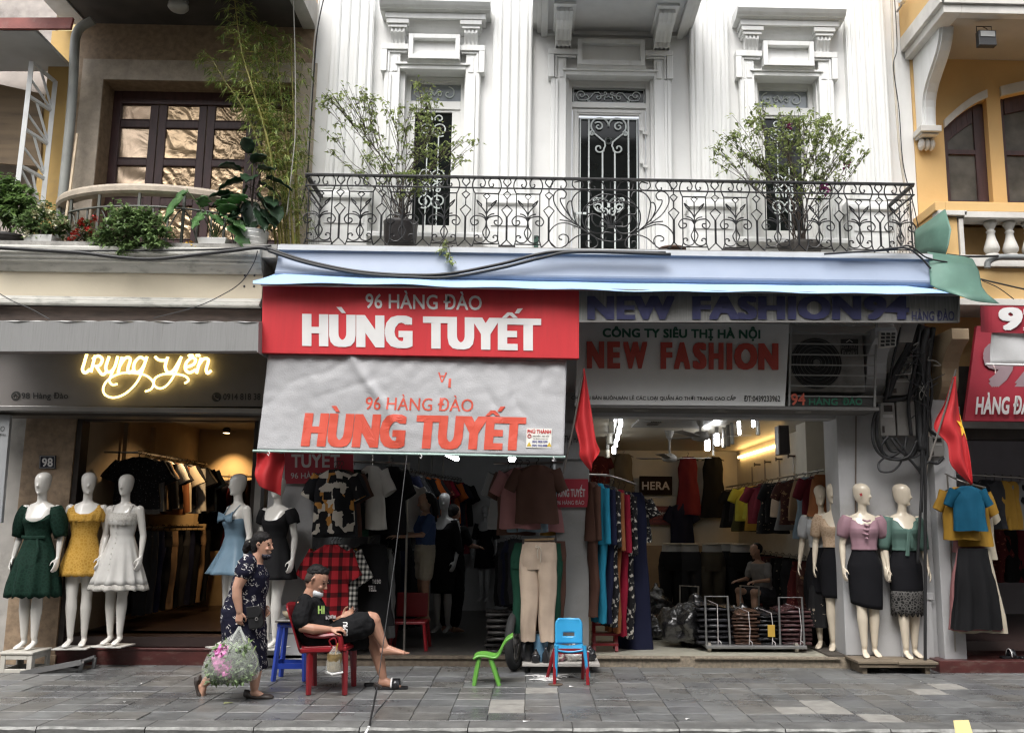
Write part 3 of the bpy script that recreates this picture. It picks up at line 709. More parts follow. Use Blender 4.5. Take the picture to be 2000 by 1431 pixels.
MB().box(o0,o1,YS+.05,YS+.15,zo1+.042,3.3).box(o1+.052,o1+.12,YS-.01,YS+.12,.1,3.3).build('shutter_box',M_steelt,lh)
M_red=mat('oxblood_tile',(0.075,0.022,0.02),0.35,var=.3,vs=3,bump=.15,stain=.7,sc=(.16,.12,.10),ss=7,stretch=(1,1,2))
zst=WZ(1265,YS,330)
s=struct(MB().box(g1,o1+.3,YS,YS+.32,-.05,zst).box(g1,o1+.3,YS-.012,YS,zst-.022,zst).box(g1+.02,o1+.2,YS+.33,YS+.6,-.05,zst+.11).build('steps',M_red,bevel=.006))
def room(x0,x1,z0,z1,yb,wallm,floorm,ceilm,yf=YS+.25,skip=()):
 """a shop's inside: floor, ceiling, back and side walls"""
 x0+=.004;x1-=.004
 fl=struct(MB().box(x0,x1,yf-.2,yb,z0-.1,z0).build('floor',floorm))
 ce=struct(MB().box(x0,x1,yf,yb,z1,z1+.1).build('ceiling',ceilm))
 bw=struct(MB().box(x0,x1,yb,yb+.1,z0,z1).build('wall',wallm))
 sl=struct(MB().box(x0-.06,x0,yf,yb+.1,z0,z1).build('wall',wallm))
 sr=struct(MB().box(x1,x1+.06,yf,yb+.1,z0,z1).build('wall',wallm))
 return fl,ce,bw,sl,sr
M_tan=mat('tan_shop_wall',(0.40,0.32,0.22),0.75,var=.06,bump=.05)
M_dfloor=mat('dark_floor_tile',(0.035,0.022,0.02),0.35,var=.2,vs=4,bump=.05)
M_dceil=mat('shop_ceiling',(0.30,0.27,0.24),.7,var=.05,bump=0)
room(o0-.05,o1+.06,zst+.11,2.85,14.2,M_tan,M_dfloor,M_dceil)
# ------------------------------------------------------------------ ground floor of the white house: shops 96 and 94
M_pil=mat('shabby_white_pillar',(0.42,0.42,0.425),.7,var=.08,vs=2,bump=.1,stain=.55,sc=(.28,.27,.25),ss=2.2)
M_step=mat('speckled_step_granite',(0.24,0.20,0.15),.5,var=.35,vs=30,bump=.3,bs=120,stain=.5,sc=(.10,.085,.07),ss=50)
pA0,pA1=WX(520,YS,1000),WX(612,YS,1000)
pB0,pB1=WX(1086,YS,1000),WX(1151,YS,1000)
pC0,pC1=WX(1642,YS,1000),WX(1860,YS,1000)
zl=WZ(812,YS,1190)
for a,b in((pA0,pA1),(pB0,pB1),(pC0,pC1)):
 MB().box(a,b,YS+.02,YS+.5,0.0,2.96).build('pillar',M_pil if a!=pB0 else mat('shaded_grey_pillar',(.24,.24,.235),.7,var=.1,vs=2,bump=.1,stain=.5,sc=(.14,.135,.125),ss=2.2),wh,bevel=.006)  # middle pillar: grey darkened to paint in the shade under the awning
zp=WZ(1180,YS,600)
MB().box(pA0-.01,pA1+.01,YS-.02,YS+.018,0,zp-.3).box(pA0-.01,pA1+.01,YS-.03,YS+.018,zp-.295,zp-.2).box(pA0-.01,pA1+.01,YS-.015,YS+.018,zp-.195,zp).build('pillar_plinth',M_pil,wh,bevel=.005)
zp=WZ(1165,YS,1750)
MB().box(pC0+.6,pC1-.3,YS-.03,YS+.018,0,zp-.03).box(pC0+.58,pC1-.28,YS-.045,YS+.018,zp-.028,zp+.05).build('pillar_plinth',M_pil,wh,bevel=.005)
MB().box(pC1-.24,pC1,YS-.15,YS+.018,.02,2.9).build('pilaster',M_pil,wh,bevel=.006)
MB().box(pA1,pB0,YS+.05,YS+.3,zl,2.96).box(pB1,pC0,YS+.05,YS+.3,zl,2.96).build('lintel',M_pil,wh)
zg=WZ(1281,YS,1350)
struct(MB().box(pA1-.8,pB0+.05,YS,YS+.5,-.05,zg-.005).box(pA1-.8,pB0+.05,YS-.02,YS,zg-.035,zg-.005).build('steps',mat('brown_step',(.12,.095,.07),.5,var=.3,vs=20,bump=.3)))
s=struct(MB().box(pB1+.002,pC0+.35,YS,YS+.5,-.05,zg).build('steps',M_step))
for a,b in((1128,1328),(1356,1640)):
 MB().box(WX(a,YS,1280),WX(b,YS,1280),YS-.03,YS,zg-.03,zg).build('step_nosing',M_step,s,bevel=.008)
M_w96=mat('dim_shop_wall',(0.50,0.50,0.50),.7,var=.05,bump=.05)
M_f96=mat('dark_shop_floor',(0.07,0.065,0.06),.3,var=.2,bump=.05)
room(pA1+.0,pB0+.03,zg-.004,2.75,15.5,M_w96,M_f96,mat('shop_ceiling_96',(.35,.35,.35),.7,bump=0))
M_w94=mat('ivory_shop_wall',(0.60,0.56,0.48),.65,var=.04,bump=.04)
M_f94=mat('ivory_floor_tile',(0.48,0.46,0.38),.22,var=.08,bump=.02)
M_c94=mat('panelled_ceiling',(0.42,0.38,0.31),.35,var=.05,bump=0)
xw94=pC0+.42
room(pB1,xw94,zg+.001,2.85,17.5,M_w94,M_f94,M_c94)
struct(MB().box(xw94-.25,xw94-.006,12.2,12.65,zg,2.85).build('wall_pier',M_w94))
struct(MB().box(pB1+.3,xw94-.3,17.3,17.49,zg,zg+1.0).build('wall_dado',mat('tan_dado',(.25,.19,.13),.5)))
# ------------------------------------------------------------------ yellow house, number 92
M_yel=mat('ochre_paint',(0.66,0.43,0.18),.75,var=.07,vs=1.5,bump=.12,bs=25,stain=.3,sc=(.66,.50,.28),ss=2.2)
M_ygrey=mat('weathered_white_stucco',(0.60,0.58,0.54),.75,var=.1,bump=.15,stain=.6,sc=(.30,.28,.25),ss=3)
yh=thing('shop_house','ochre yellow house with arched maroon windows, curved white bracket and turned balusters','house',(5.5,YW,0))
ye0,ye1=WX(1790,YW,330),9.5
sill=WZ(394,YW,1900)
w0,w1=WX(1846,YW,300),WX(1934,YW,300);v0,v1=WX(1961,YW,300),WX(2090,YW,300)
acx=(w0+v1)/2+.35;
def archz(x):return WZ(252,YW,1850)+(WZ(193,YW,1935)-WZ(252,YW,1850))*(1-((w1+.12-x)/(w1+.12-w0))**1.6)/(1-(.12/(w1+.12-w0))**1.6)
zvt=WZ(190,YW,1965)
m=MB().box(ye0,w0,YW,YW+.3,2.95,9).box(w1,v0,YW,YW+.3,2.95,9).box(v1,ye1,YW,YW+.3,2.95,9)
m.box(w0,w1,YW,YW+.3,2.95,sill).box(v0,v1,YW,YW+.3,2.95,sill)
n=8;top=[(w0+(w1-w0)*i/n,archz(w0+(w1-w0)*i/n))for i in range(n+1)]
m.xz(top+[(w1,9),(w0,9)],YW,YW+.3)
vt=[(v0+(v1-v0)*i/n,zvt+.12*math.sin(math.pi*i/n*.6))for i in range(n+1)]
m.xz(vt+[(v1,9),(v0,9)],YW,YW+.3)
m.build('wall',M_yel,yh)
struct(MB().box(xr+.003,ye0-.003,YW+.02,YW+.3,2.95,9).build('party_wall',M_white))
def arch_strip(pts,w,y0,y1):
 m=MB()
 for(xa_,za_),(xb_,zb_)in zip(pts,pts[1:]):m.prism([(xa_,y0,za_),(xb_,y0,zb_),(xb_,y0,zb_+w),(xa_,y0,za_+w)],(0,y1-y0,0))
 return m
arch_strip(top,.10,YW-.04,YW-.001).build('window_head',M_ygrey,yh)
arch_strip(vt,.12,YW-.04,YW-.001).build('window_head',M_ygrey,yh)
M_dglass=mat('dusty_dark_glass',(0.10,0.095,0.085),.18,var=.3,vs=5,bump=0,spec=.5)
def win(a,b,tp,zt_fn):
 yy=YW+.1;f=MB();t=.085;k=len(tp)-1
 f.box(a,a+t,yy,yy+.06,sill,zt_fn(a+t)-.0).box(b-t*1.5,b,yy,yy+.06,sill,zt_fn(b-.02)-.02)
 f.box(a+t,b-t*1.5,yy,yy+.06,sill,sill+.05)
 zb_=WZ(297,yy,1890);f.box(a+t,b-t*1.5,yy+.001,yy+.055,zb_-.03,zb_+.03)
 pts=[(x,z-.22+.02)for x,z in tp if a+t*.5<=x<=b-t]
 for(xa_,za_),(xb_,zb2_)in zip(pts,pts[1:]):f.prism([(xa_,yy+.002,za_),(xb_,yy+.002,zb2_),(xb_,yy+.002,zb2_+.21),(xa_,yy+.002,za_+.21)],(0,.055,0))
 fo=f.build('window',M_maroon,yh,bevel=.003)
 zz=zt_fn((a+b)/2)
 MB().box(a+.02,b-.02,yy+.03,yy+.035,sill,zb_).build('pane',M_dglass,fo)
 pts=[(a+.02,zb_),(b-.02,zb_)]+[(x,z-.05)for x,z in reversed(tp)if a+.02<=x<=b-.02]
 MB().xz(pts,yy+.03,yy+.035).build('pane',M_dglass,fo)
win(w0,w1,top,archz);win(v0,v1,vt,lambda x:zvt+.05)
zs_=WZ(118,YW,1950);yfr=9.42
bx=WX(1800,YW,100)
xfl=WX(1768,YW,117)
MB().box(xfl+.2,ye1,yfr+.12,YW,zs_,zs_+.1).build('soffit',mat('grey_plaster_soffit',(.40,.37,.33),.8,var=.12,vs=1.5,bump=.1),yh)
m=MB().box(xfl,xfl+.198,yfr,YW,zs_-.02,zs_+.22).box(xfl+.198,ye1,yfr,yfr+.118,zs_-.02,zs_+.22).box(xfl-.03,ye1,yfr-.03,yfr,zs_+.08,zs_+.26).box(xfl-.05,xfl,yfr-.03,YW,zs_+.08,zs_+.26)
m.build('upper_balcony',M_ygrey,yh,bevel=.004)
MB().box(xfl-.045,ye1,yfr-.02,YW,zs_+.262,9).build('upper_parapet',M_yel,yh)
b0,b1=WX(1797,YW-.1,250),WX(1824,YW-.1,250)
zb0=WZ(250,YW-.15,1810)
pr=[]
for i in range(13):
 t=i/12
 pr.append((YW-.16-.62*(1/(1+math.exp(-9*(t-.62)))),zb0+(zs_-.002-zb0)*t))
m=MB().yz([(YW,zb0)]+pr+[(YW,zs_-.002)],b0,b1)
m.yz([(YW,zb0)]+[(y-.02,z)for y,z in pr]+[(YW,zs_-.003)],b0+.03,b1-.03)
m.build('curved_bracket',M_white2,yh,bevel=.004)
m=MB().box(b0-.05,b1+.03,YW-.24,YW,zb0-.075,zb0-.002).box(b0-.03,b1+.01,YW-.2,YW,zb0-.10,zb0-.078)
m.build('bracket_cap',M_ygrey,yh,bevel=.006)
for i in range(3):
 x=b0+(b1-b0)*(i+.4)/2.8
 MB().ball((x,YW-.06,zb0-.17),.038,.07,.075,8,6).build('bracket_drop',M_ygrey,yh)
yb_=9.9
zc_=lambda py:WZ(py,yb_,1930)
xs_=WX(1847,yb_,420)
m=MB().box(xs_,ye1,yb_-.02,YW,zc_(414),zc_(397))
m.box(xs_-.12,xs_,yb_-.02,YW,zc_(414),zc_(397))
m.build('parapet_top',M_yel,yh,bevel=.006)
MB().box(xs_-.1,WX(1916,yb_)+.04,yb_-.05,yb_+.12,zc_(424),zc_(414)-.002).box(WX(1918,yb_),ye1,yb_-.05,yb_+.2,zc_(428),zc_(416)).build('parapet_coping',M_ygrey,yh,bevel=.005)
MB().box(xs_-.1,WX(1906,yb_),yb_,yb_+.12,zc_(502),zc_(425)).box(xs_-.1,xs_,yb_+.12,YW,zc_(502),zc_(415)).build('parapet_panel',M_yel,yh,bevel=.004)
MB().box(WX(1908,yb_),WX(1917,yb_),yb_-.02,yb_+.14,zc_(500),zc_(429)).build('parapet_post',M_ygrey,yh,bevel=.003)
MB().box(WX(1919,yb_),ye1,yb_+.3,yb_+.4,zc_(502),zc_(428)).build('balcony_back',mat('dim_ochre',(.32,.2,.08),.8),yh)
prof=[(.075,0),(.075,.05),(.05,.06),(.062,.075),(.082,.12),(.085,.16),(.07,.24),(.048,.34),(.04,.42),(.05,.44),(.05,.46),(.036,.475),(.04,.50),(.06,.56),(.07,.58),(.07,.62)]
hb=zc_(430)-zc_(499)
ba=None
for px in(1943,1980,2018):
 x=WX(px,yb_,470)
 if ba is None:
  ba=MB().lathe((x,yb_+.08,zc_(499)),[(r,h/.62*hb)for r,h in prof],14).build('baluster',M_ygrey,yh,smooth=True);bx_=x
 else:
  c=ba.copy();col.objects.link(c);c.location=(x-bx_,0,0)
MB().box(xs_-.1,ye1,yb_-.04,YW,zc_(522),zc_(500)-.002).build('balcony_slab',M_ygrey,yh,bevel=.004)
MB().box(xs_-.25,ye1,yb_,YW,zc_(583),zc_(523)).build('fascia',M_yel,yh)
MB().box(xs_-.4,ye1,yb_-.03,YW,zc_(597),zc_(584)).build('fascia_moulding',M_ygrey,yh,bevel=.004)
q0,q1=WX(1866,YS,1000),8.5
zf92=WZ(1234,YS+.9,1950)
M_lav=mat('lavender_shop_wall',(0.58,0.57,0.62),.7,var=.04,bump=.03)
room(q0,q1,zf92,2.75,13.6,M_lav,M_dfloor,M_dceil)
zst2=WZ(1290,10.12,1950)
struct(MB().box(WX(1835,10.12,1300),9,10.12,YS+.1,-.05,zst2).box(WX(1866,10.4,1300),9,YS+.1,YS+.45,-.05,WZ(1258,YS+.1,1950)).box(q0,9,YS+.45,YS+.9,-.05,zf92-.005).build('steps',M_red,bevel=.006))
MB().box(q0,9,YS-.05,YS+.2,WZ(858,YS,1950),3.3).build('shutter_box',M_darkal,yh)
MB().box(q0,9,YS-.12,YS-.052,WZ(838,YS,1950),WZ(822,YS,1950)).build('shutter_rail',mat('dirty_pale_metal',(.35,.34,.32),.6,stain=.5),yh)
# ------------------------------------------------------------------ neighbour beyond house 98: ochre side wall, rusty eave, brown board
nh=thing('shop_house','neighbouring house with narrow ochre wall, red metal eave and brown board under a white soffit','house',(-6,YW,0))
n1=xa-.003;n0=WX(84,YW,250)
MB().box(n0,n1,YW-.02,YW+.3,2.95,WZ(62,YW,100)).build('wall',mat('ochre_wall',(.56,.37,.13),.75,var=.12,vs=2,bump=.15,stain=.5,sc=(.34,.25,.14),ss=3),nh)
MB().box(-9,n0-.003,YW+.25,YW+.4,2.95,WZ(58,YW,50)).build('side_wall',mat('pinkish_render',(.45,.40,.36),.8,var=.1,bump=.2),nh)
ze_=WZ(68,9.7,70)
MB().prism([(-9,9.66,ze_-.02),(WX(140,9.7,65),9.66,ze_+.06),(WX(143,9.7,65),9.66,ze_+.19),(-9,9.66,ze_+.09)],(0,.04,0)).build('eave',mat('red_painted_metal',(.26,.07,.055),.5,var=.2,stain=.6,sc=(.3,.2,.17),ss=5),nh)
MB().prism([(-9,9.7,ze_-.02),(n0+.25,9.7,ze_+.04),(n0+.25,9.7,ze_+.08),(-9,9.7,ze_+.05)],(0,.9,-.02)).build('soffit',mat('white_soffit_board',(.52,.54,.56),.6,var=.05),nh)
MB().prism([(-9,10.45,WZ(70,10.4,0)),(WX(84,10.45,180),10.45,WZ(180,10.4,84)),(WX(80,10.45,320),10.45,WZ(322,10.4,84)),(-9,10.45,WZ(290,10.4,0))],(0,.03,0)).build('brown_board',mat('brown_plank',(.17,.115,.06),.6,var=.35,vs=2,bump=.2,stretch=(.6,1,5),stain=.4,sc=(.06,.04,.025),ss=2),nh)
MB().box(-14,WX(112,12.5,20),12.5,12.8,3,12).build('back_wall',mat('mouldy_plaster',(.40,.36,.33),.85,var=.2,bump=.3,stain=.95,sc=(.06,.055,.05),ss=1.3),nh)
MB().box(WX(112,12.5,20)+.003,-3,12.55,12.8,3,12).build('back_gable',mat('yellow_plaster',(.58,.48,.24),.8,var=.1,stain=.4),nh)
MB().box(-9,g0-.06,YS+.12,YS+.3,-.05,3.6).build('lower_wall',mat('grimy_plaster',(.42,.40,.37),.8,var=.1,bump=.2,stain=.8,sc=(.16,.15,.13),ss=2.5),nh)
lg=thing('lattice_gate','white painted metal lattice gate leaf standing open by the ochre wall','gate',tuple(W(60,420,10.0)))
def LP(px,py):
 return W(px,py,9.9+(px-35)/70*.45)
M_lat=mat('white_iron',(.60,.61,.60),.5,var=.08,bump=.1,stain=.3,sc=(.4,.35,.3))
for a,b,w in(((62,122),(30,400),.05),((108,160),(80,430),.05),((62,122),(108,160),.035),((56,188),(102,218),.035),((48,252),(94,282),.035),((42,325),(88,350),.035)):
 MB().bar(LP(*a),LP(*b),w).build('gate_bar',M_lat,lg,bevel=.003)
for a,b in(((60,155),(100,214)),((80,138),(101,212)),((52,220),(93,278)),((72,202),(94,278)),((44,285),(86,340)),((66,265),(88,345)),((40,330),(78,400)),((62,335),(76,400))):
 MB().bar(LP(*a),LP(*b),.02).build('gate_strut',M_lat,lg)
# ================================================================== signs, awnings, cables
def pquad(tl,tr,br,bl,Y,Yb=None):
 """bilinear map (u, v) -> point for a board or sheet given by its four corners"""
 Yb=Y if Yb is None else Yb
 A,B,C_,D=W(*tl,Y),W(*tr,Y),W(*br,Yb),W(*bl,Yb)
 return lambda u,v:(A*(1-u)+B*u)*v+(D*(1-u)+C_*u)*(1-v)
def sub_quad(f,u0,u1,v0,v1,dy=-.004):
 return lambda u,v:f(u0+(u1-u0)*u,v0+(v1-v0)*v)+V(0,dy,0)
def board(name,f,depth,m,parent=None,bevel=.004,at=None):
 c=[f(0,0),f(1,0),f(1,1),f(0,1)]
 return MB().prism(c,(0,depth,0)).build(name,m,parent,bevel=bevel,at=at)
def txt(t,x0,x1,y0,y1,Y,m,parent,bold=0,depth=.004,slope=0.0,**k):
 """words where the photograph has them (x0..x1, top y0 .. bottom y1 at the left end, slope = drop per px), at depth Y"""
 f=lambda u,v:W(x0+(x1-x0)*u,(y1+(y0-y1)*v)+slope*(x1-x0)*u,Y)
 return lettering(t,None,m,parent,bold=bold,warp=f,**k)
def printm(name,c,r=.5,**k):return mat(name,c,r,var=.06,vs=3,bump=.0,**k)
P_white=printm('white_lettering',(.72,.71,.70));P_black=printm('black_lettering',(.03,.03,.028));P_green=printm('dark_green_lettering',(.02,.10,.06))
P_red=printm('red_lettering',(.42,.05,.035),.4);P_navy=printm('navy_lettering',(.018,.02,.075))
# ---- red signboard
M_redsign=mat('red_sign_sheet',(0.56,0.032,0.04),.45,var=.06,vs=2,bump=.05,bs=20,stain=.22,sc=(.30,.04,.035),ss=6,stretch=(6,1,.5))
f=pquad((513,556),(1131,567),(1131,700),(510.5,689),9.25)
sg=thing('shop_sign','red signboard with white lettering above the grey roll-down banner','sign',tuple(f(.5,0)))
board('board',f,.08,M_redsign,sg)
txt('96 HÀNG ĐÀO',714,941,566,602,9.246,P_white,sg,.014,slope=.018)
txt('HUNG TUYET',590,1057,612,676,9.246,P_white,sg,.085,slope=.021)
def accents(fn,m,parent):
 for pts in([(475,362),(506,362),(532,398),(508,398)],[(1455,426),(1488,394),(1516,394),(1550,426),(1522,426),(1502,410),(1482,426)],[(1530,400),(1548,372),(1580,370),(1556,400)]):
  c=[fn(500+x*.33,480+y*.33)for x,y in pts]
  MB().add(c,[tuple(range(len(c)))]).build('accent_mark',m,parent,thick=.002)
accents(lambda x,y:W(x,y,9.244),P_white,sg)
# ---- grey roll-down banner
M_ban=mat('silver_tarpaulin',(0.39,0.39,0.40),.42,var=.05,vs=2,bump=.25,bs=70,stain=.25,sc=(.30,.30,.31),ss=3,spec=.5)
fb0=pquad((524,690),(1107,704),(1101,890),(502,878),9.32,9.22)
def wr(u,v):
 w=.014*(1-2*abs(math.sin((u*1.9+v*.55)*13+2.4*mnoise.noise(V(u*5,v*2,3))))**.6)*(.5+mnoise.noise(V(u*7,v*3,9)))*max(0,min(1,(u-.42)*4))*(.35+.65*v)
 w+=.007*(1-2*abs(math.sin((u*1.2-v*.5)*13+2*mnoise.noise(V(u*5,v*3,1))))**.6)*max(0,min(1,(.55-u)*3))*v
 d=abs((u-.30)-(1-v)*.17-.02*math.sin(v*5));w+=-.028*math.exp(-(d/.018)**2)*(1 if v>.3 else v/.3)
 w+=.006*math.sin(u*90+3*math.sin(v*4))*max(0,v-.75)*3+.014*math.sin(u*5+v*3)
 w+=.004*mnoise.noise(Vector((u*30,v*12,0)))
 return w
fb=lambda u,v:fb0(u,v)+V(0,wr(u,v),0)
bn=thing('roll_down_banner','wrinkled silver grey roll-down banner with red lettering hanging under the red signboard','banner',tuple(fb0(.5,0)))
MB().grid(fb,150,44).build('sheet',M_ban,bn,smooth=True,thick=.003)
P_redb=printm('faded_red_lettering',(.60,.085,.05),.45)
def ub(px):return(px-508)/598.0
def btxt(t,x0,x1,y0,y1,**k):
 vv=lambda py,px:1-(py-(690+(px-520)*.024-(0)))/187.0
 u0,u1=(x0-509)/597.0,(x1-509)/597.0
 v1,v0=1-(y0-697)/187.0,1-(y1-697)/187.0
 return lettering(t,None,P_redb,bn,warp=lambda u,v:fb(u0+(u1-u0)*u,v0+(v1-v0)*v)+V(0,-.005,0),**k)
btxt('96 HÀNG ĐÀO',711,924,772,803,bold=.01)
btxt('HUNG TUYET',592,1030,811,876,bold=.085,shear=.04)
accents(lambda x,y:fb((x-8-(x-590)*.06-509)/597.0,1-((y+199-(x-520)*.024+2)-697)/187.0)+V(0,-.008,0),P_redb,bn)
btxt('∀',850,868,727,747,bold=.01)
btxt('ı',872,877,739,757,bold=.02)
fs_=lambda u,v:fb0(.875+.083*u,.075+.20*v)+V(0,-.022-.002,0)
st=MB().grid(lambda u,v:fs_(u,v)+V(0,.002,0),6,4).build('sticker',mat('sticker_white',(.72,.71,.66),.5,var=.03,bump=0),bn,thick=.002)
def stx(t,u0,u1,v0,v1,m,b=.01):lettering(t,None,m,st,bold=b,warp=lambda u,v:fs_(u0+(u1-u0)*u,v0+(v1-v0)*v)+V(0,-.002,0))
P_srd=printm('sticker_red',(.5,.03,.03));P_blue=printm('sticker_blue',(.03,.04,.25));P_yel=printm('sticker_yellow',(.65,.45,.05))
stx('PHÚ THÀNH',.03,.97,.74,.98,P_srd,.04);stx('MÁI HIÊN - MÁI XẾP',.25,.9,.56,.69,P_black);stx('205 ĐOÀN NHAI, HN',.27,.85,.42,.52,P_black,0)
stx('(024) 3828.7390',.24,.84,.23,.38,P_blue,.02);stx('(024) 3332.8888',.24,.84,.04,.18,P_blue,.02)
def disc(c,r,n=20):return[c+V(r*math.cos(2*math.pi*i/n),0,r*math.sin(2*math.pi*i/n))for i in range(n)]
c=fs_(.12,.60)+V(0,-.003,0);MB().tube(disc(c,.017),.004,5,closed=True).build('sticker_mark',P_srd,st)
for u in(.12,.92):
 c=fs_(u,.18)+V(0,-.003,0);MB().prism([c+V(-.03*.8,0,-.02),c+V(.03*.8,0,-.02),c+V(0,0,.024)],(0,.001,0)).build('sticker_mark',P_yel,st)
A,B=W(494,880,9.215),W(1104,892,9.215)
MB().tube([A,B],.011,8).build('rod',mat('pale_green_pipe',(.35,.5,.45),.4,bump=0),bn)
for px in(525,822,1080):
 p=W(px,882+(px-500)*.02,9.2);MB().tube([p+V(0,-.012,.012),p+V(.012,-.015,-.01),p+V(.004,-.01,-.035),p+V(-.01,-.008,-.02)],.005,5).build('cord_knot',P_white,bn)
# ---- white signboard of number 94
f=pquad((1131,629),(1542,632),(1533,793),(1123,790),9.95)
M_wsign=mat('white_sign_panel',(.64,.64,.63),.45,var=.03,bump=.03,stain=.12,sc=(.3,.3,.3))
sg=thing('shop_sign','large white signboard with dark green and raised red lettering beside the air conditioner cage','sign',tuple(f(.5,0)))
board('board',f,.12,M_wsign,sg)
txt('CÔNG TY SIÊU THỊ HÀ NỘI',1177,1485,635,663,9.944,P_green,sg,.035,slope=.01)
txt('CHUYÊN BÁN BUÔN,BÁN LẺ CÁC LOẠI QUẦN ÁO THỜI TRANG CAO CẤP',1116,1437,769,782,9.944,P_black,sg,.02,slope=.005)
txt('ĐT:0439233962',1453,1524,772,784,9.944,P_black,sg,.02)
def raised(t,x0,x1,y0,y1,Y,m,parent,bold,depth,slope=0.0,**k):
 o=txt(t,x0,x1,y0,y1,Y,m,parent,bold,slope=slope,**k)
 q=o.modifiers.new('s','SOLIDIFY');q.thickness=depth;q.offset=0
 return o
for t,a,b in(('N',1146,1180),('E',1186,1211),('W',1217,1264),('F',1290,1313),('A',1316,1348),('S',1353,1380),('H',1384,1413),('I',1419,1430),('O',1434,1479),('N',1481,1520)):
 raised(t,a,b,667+(a-1146)*.011,719+(a-1146)*.009,9.93,P_red,sg,.07,.02)
# ---- weathered valance above it
f=pquad((1131,566),(1872,572),(1872,628),(1131,627),9.25)
M_val=mat('streaked_valance',(.20,.20,.19),.6,var=.2,vs=6,bump=.05,stain=.75,sc=(.075,.07,.06),ss=4,stretch=(9,1,.35))
sg=thing('awning_valance','streaked grey awning valance with large navy lettering under the blue awning edge','awning',tuple(f(.5,0)))
vl=MB().grid(lambda u,v:f(u,v)+V(0,.006*math.sin(u*60),0),121,4).build('valance',M_val,sg,thick=.004)
for t,a,b in(('NEW',1147,1318),('FASHION',1352,1682),('94',1687,1776)):
 txt(t,a,b,578,624,9.232,P_navy,sg,.06)
txt('HÀNG ĐÀO',1781,1864,603,626,9.232,P_navy,sg,.015)
MB().bar(W(1872,574,9.24),W(1872,629,9.24),.02).build('end_bar',M_steelt,sg)
MB().bar(W(1131,627.5,9.25),W(1872,628.5,9.25),.02).build('bottom_bar',M_steelt,sg)
# ---- light blue awning sheet
M_blue=mat('light_blue_sheet',(.33,.50,.78),.5,var=.05,vs=2,bump=.08,bs=15)
aw=thing('awning','light blue awning sheet sloping out from under the balcony gutter','awning',tuple(W(1190,566,9.1)))
up=[(494,551),(549,531),(640,538),(780,543),(1160,551),(1500,556),(1760,557),(1840,570)]
lo=[(494,553),(549,553),(640,554),(780,556),(1160,567),(1500,571),(1760,573),(1874,575)]
def lin(pts,t):
 x=pts[0][0]+(pts[-1][0]-pts[0][0])*t
 for(a,b),(c,d)in zip(pts,pts[1:]):
  if x<=c+1e-6:return x,b+(d-b)*(x-a)/(c-a)
 return pts[-1]
def fa(u,v):
 x,y=lin(up,u)if v>.5 else lin(lo,u)
 if v>.5:return W(x,y,9.42)
 return W(x,y+1.2*math.sin(u*50)+.9*math.sin(u*23+1),9.08+.02*math.sin(u*50))
MB().grid(lambda u,v:fa(u,0)*(1-v)+fa(u,1)*v+V(0,0,.02*math.sin(v*math.pi)),90,6).build('sheet',M_blue,aw,thick=.004)
MB().tube([W(510,556,9.13),W(1870,576,9.13)],.012,6).build('front_pipe',M_steelt,aw)
# ---- air conditioner in its cage, soffit below
ac=thing('air_conditioner','grimy air conditioner outdoor unit behind the horizontal bars','air conditioner',tuple(W(1612,768,10.2)))
M_acw=mat('grimy_white_casing',(.22,.21,.195),.6,var=.12,bump=.08,stain=.7,sc=(.08,.075,.065),ss=4)
rect(MB(),1540,652,1688,766,10.12,.28).build('casing',M_acw,ac,bevel=.012)
cp=W(1594,709,10.115);MB().lathe((cp.x,10.118,cp.z),[(.0,-.004),(.285,-.004),(.285,.0),(0,.0)],32,axis='y').build('fan_shroud',mat('dark_fan_well',(.02,.02,.02),.7),ac)
m=MB()
for r in(.06,.1,.14,.18,.22,.26,.28):m.tube([cp+V(r*math.cos(a),-.012,r*math.sin(a))for a in[2*math.pi*i/28 for i in range(28)]],.003,4,closed=True)
m.lathe((cp.x,10.108,cp.z),[(0,-.02),(.04,-.02),(.045,0),(0,0)],14,axis='y').build('fan_grille',mat('grey_wire',(.10,.10,.095),.5,bump=0),ac)
MB().prism([W(1642,662,10.115),W(1676,662,10.115),W(1676,694,10.115),W(1642,694,10.115)],(0,.004,0)).build('badge',P_black,ac)
MB().tube([W(1653,668,10.11),W(1659,664,10.11),W(1665,668,10.11)],.004,4).build('badge_mark',P_white,ac)
txt('HOA PHAT',1643,1675,674,681,10.108,M_acw,ac,.01);txt('Funiki',1645,1673,684,694,10.108,M_acw,ac,.015)
cg=thing('metal_cage','grey horizontal bar cage in front of the air conditioner unit','cage',tuple(W(1628,792,9.98)))
M_bar=mat('grey_bar',(.26,.26,.25),.5,var=.1,bump=.1,stain=.3)
for py in(633,651,671,692,712,732,753,773):MB().bar(W(1543,py,9.98),W(1712,py+2,9.98),.012,.014).build('bar',M_bar,cg)
for px,b in((1545,1541),(1712,1708)):MB().bar(W(px,630,9.97),W(b,794,9.97),.02).build('post',M_bar,cg)
rect(MB(),1538,774,1708,793,9.99,.03).build('base_plate',mat('sooty_plate',(.035,.035,.033),.6),cg)
txt('94',1545,1573,768,791,9.965,printm('salmon_letters',(.5,.10,.06)),cg,.02)
for t,a,b in(('HÀNG',1580,1636),('ĐÀO',1646,1684)):txt(t,a,b,774,791,9.965,printm('green_letters',(.02,.14,.08)),cg,.02)
struct(MB().box(WX(1128,9.95,800),WX(1718,9.95,800),9.96,YS+.04,WZ(797,9.96,1300),WZ(794,9.96,1300)+.02).build('canopy_soffit',mat('grey_soffit_panel',(.13,.125,.12),.6,var=.08)))
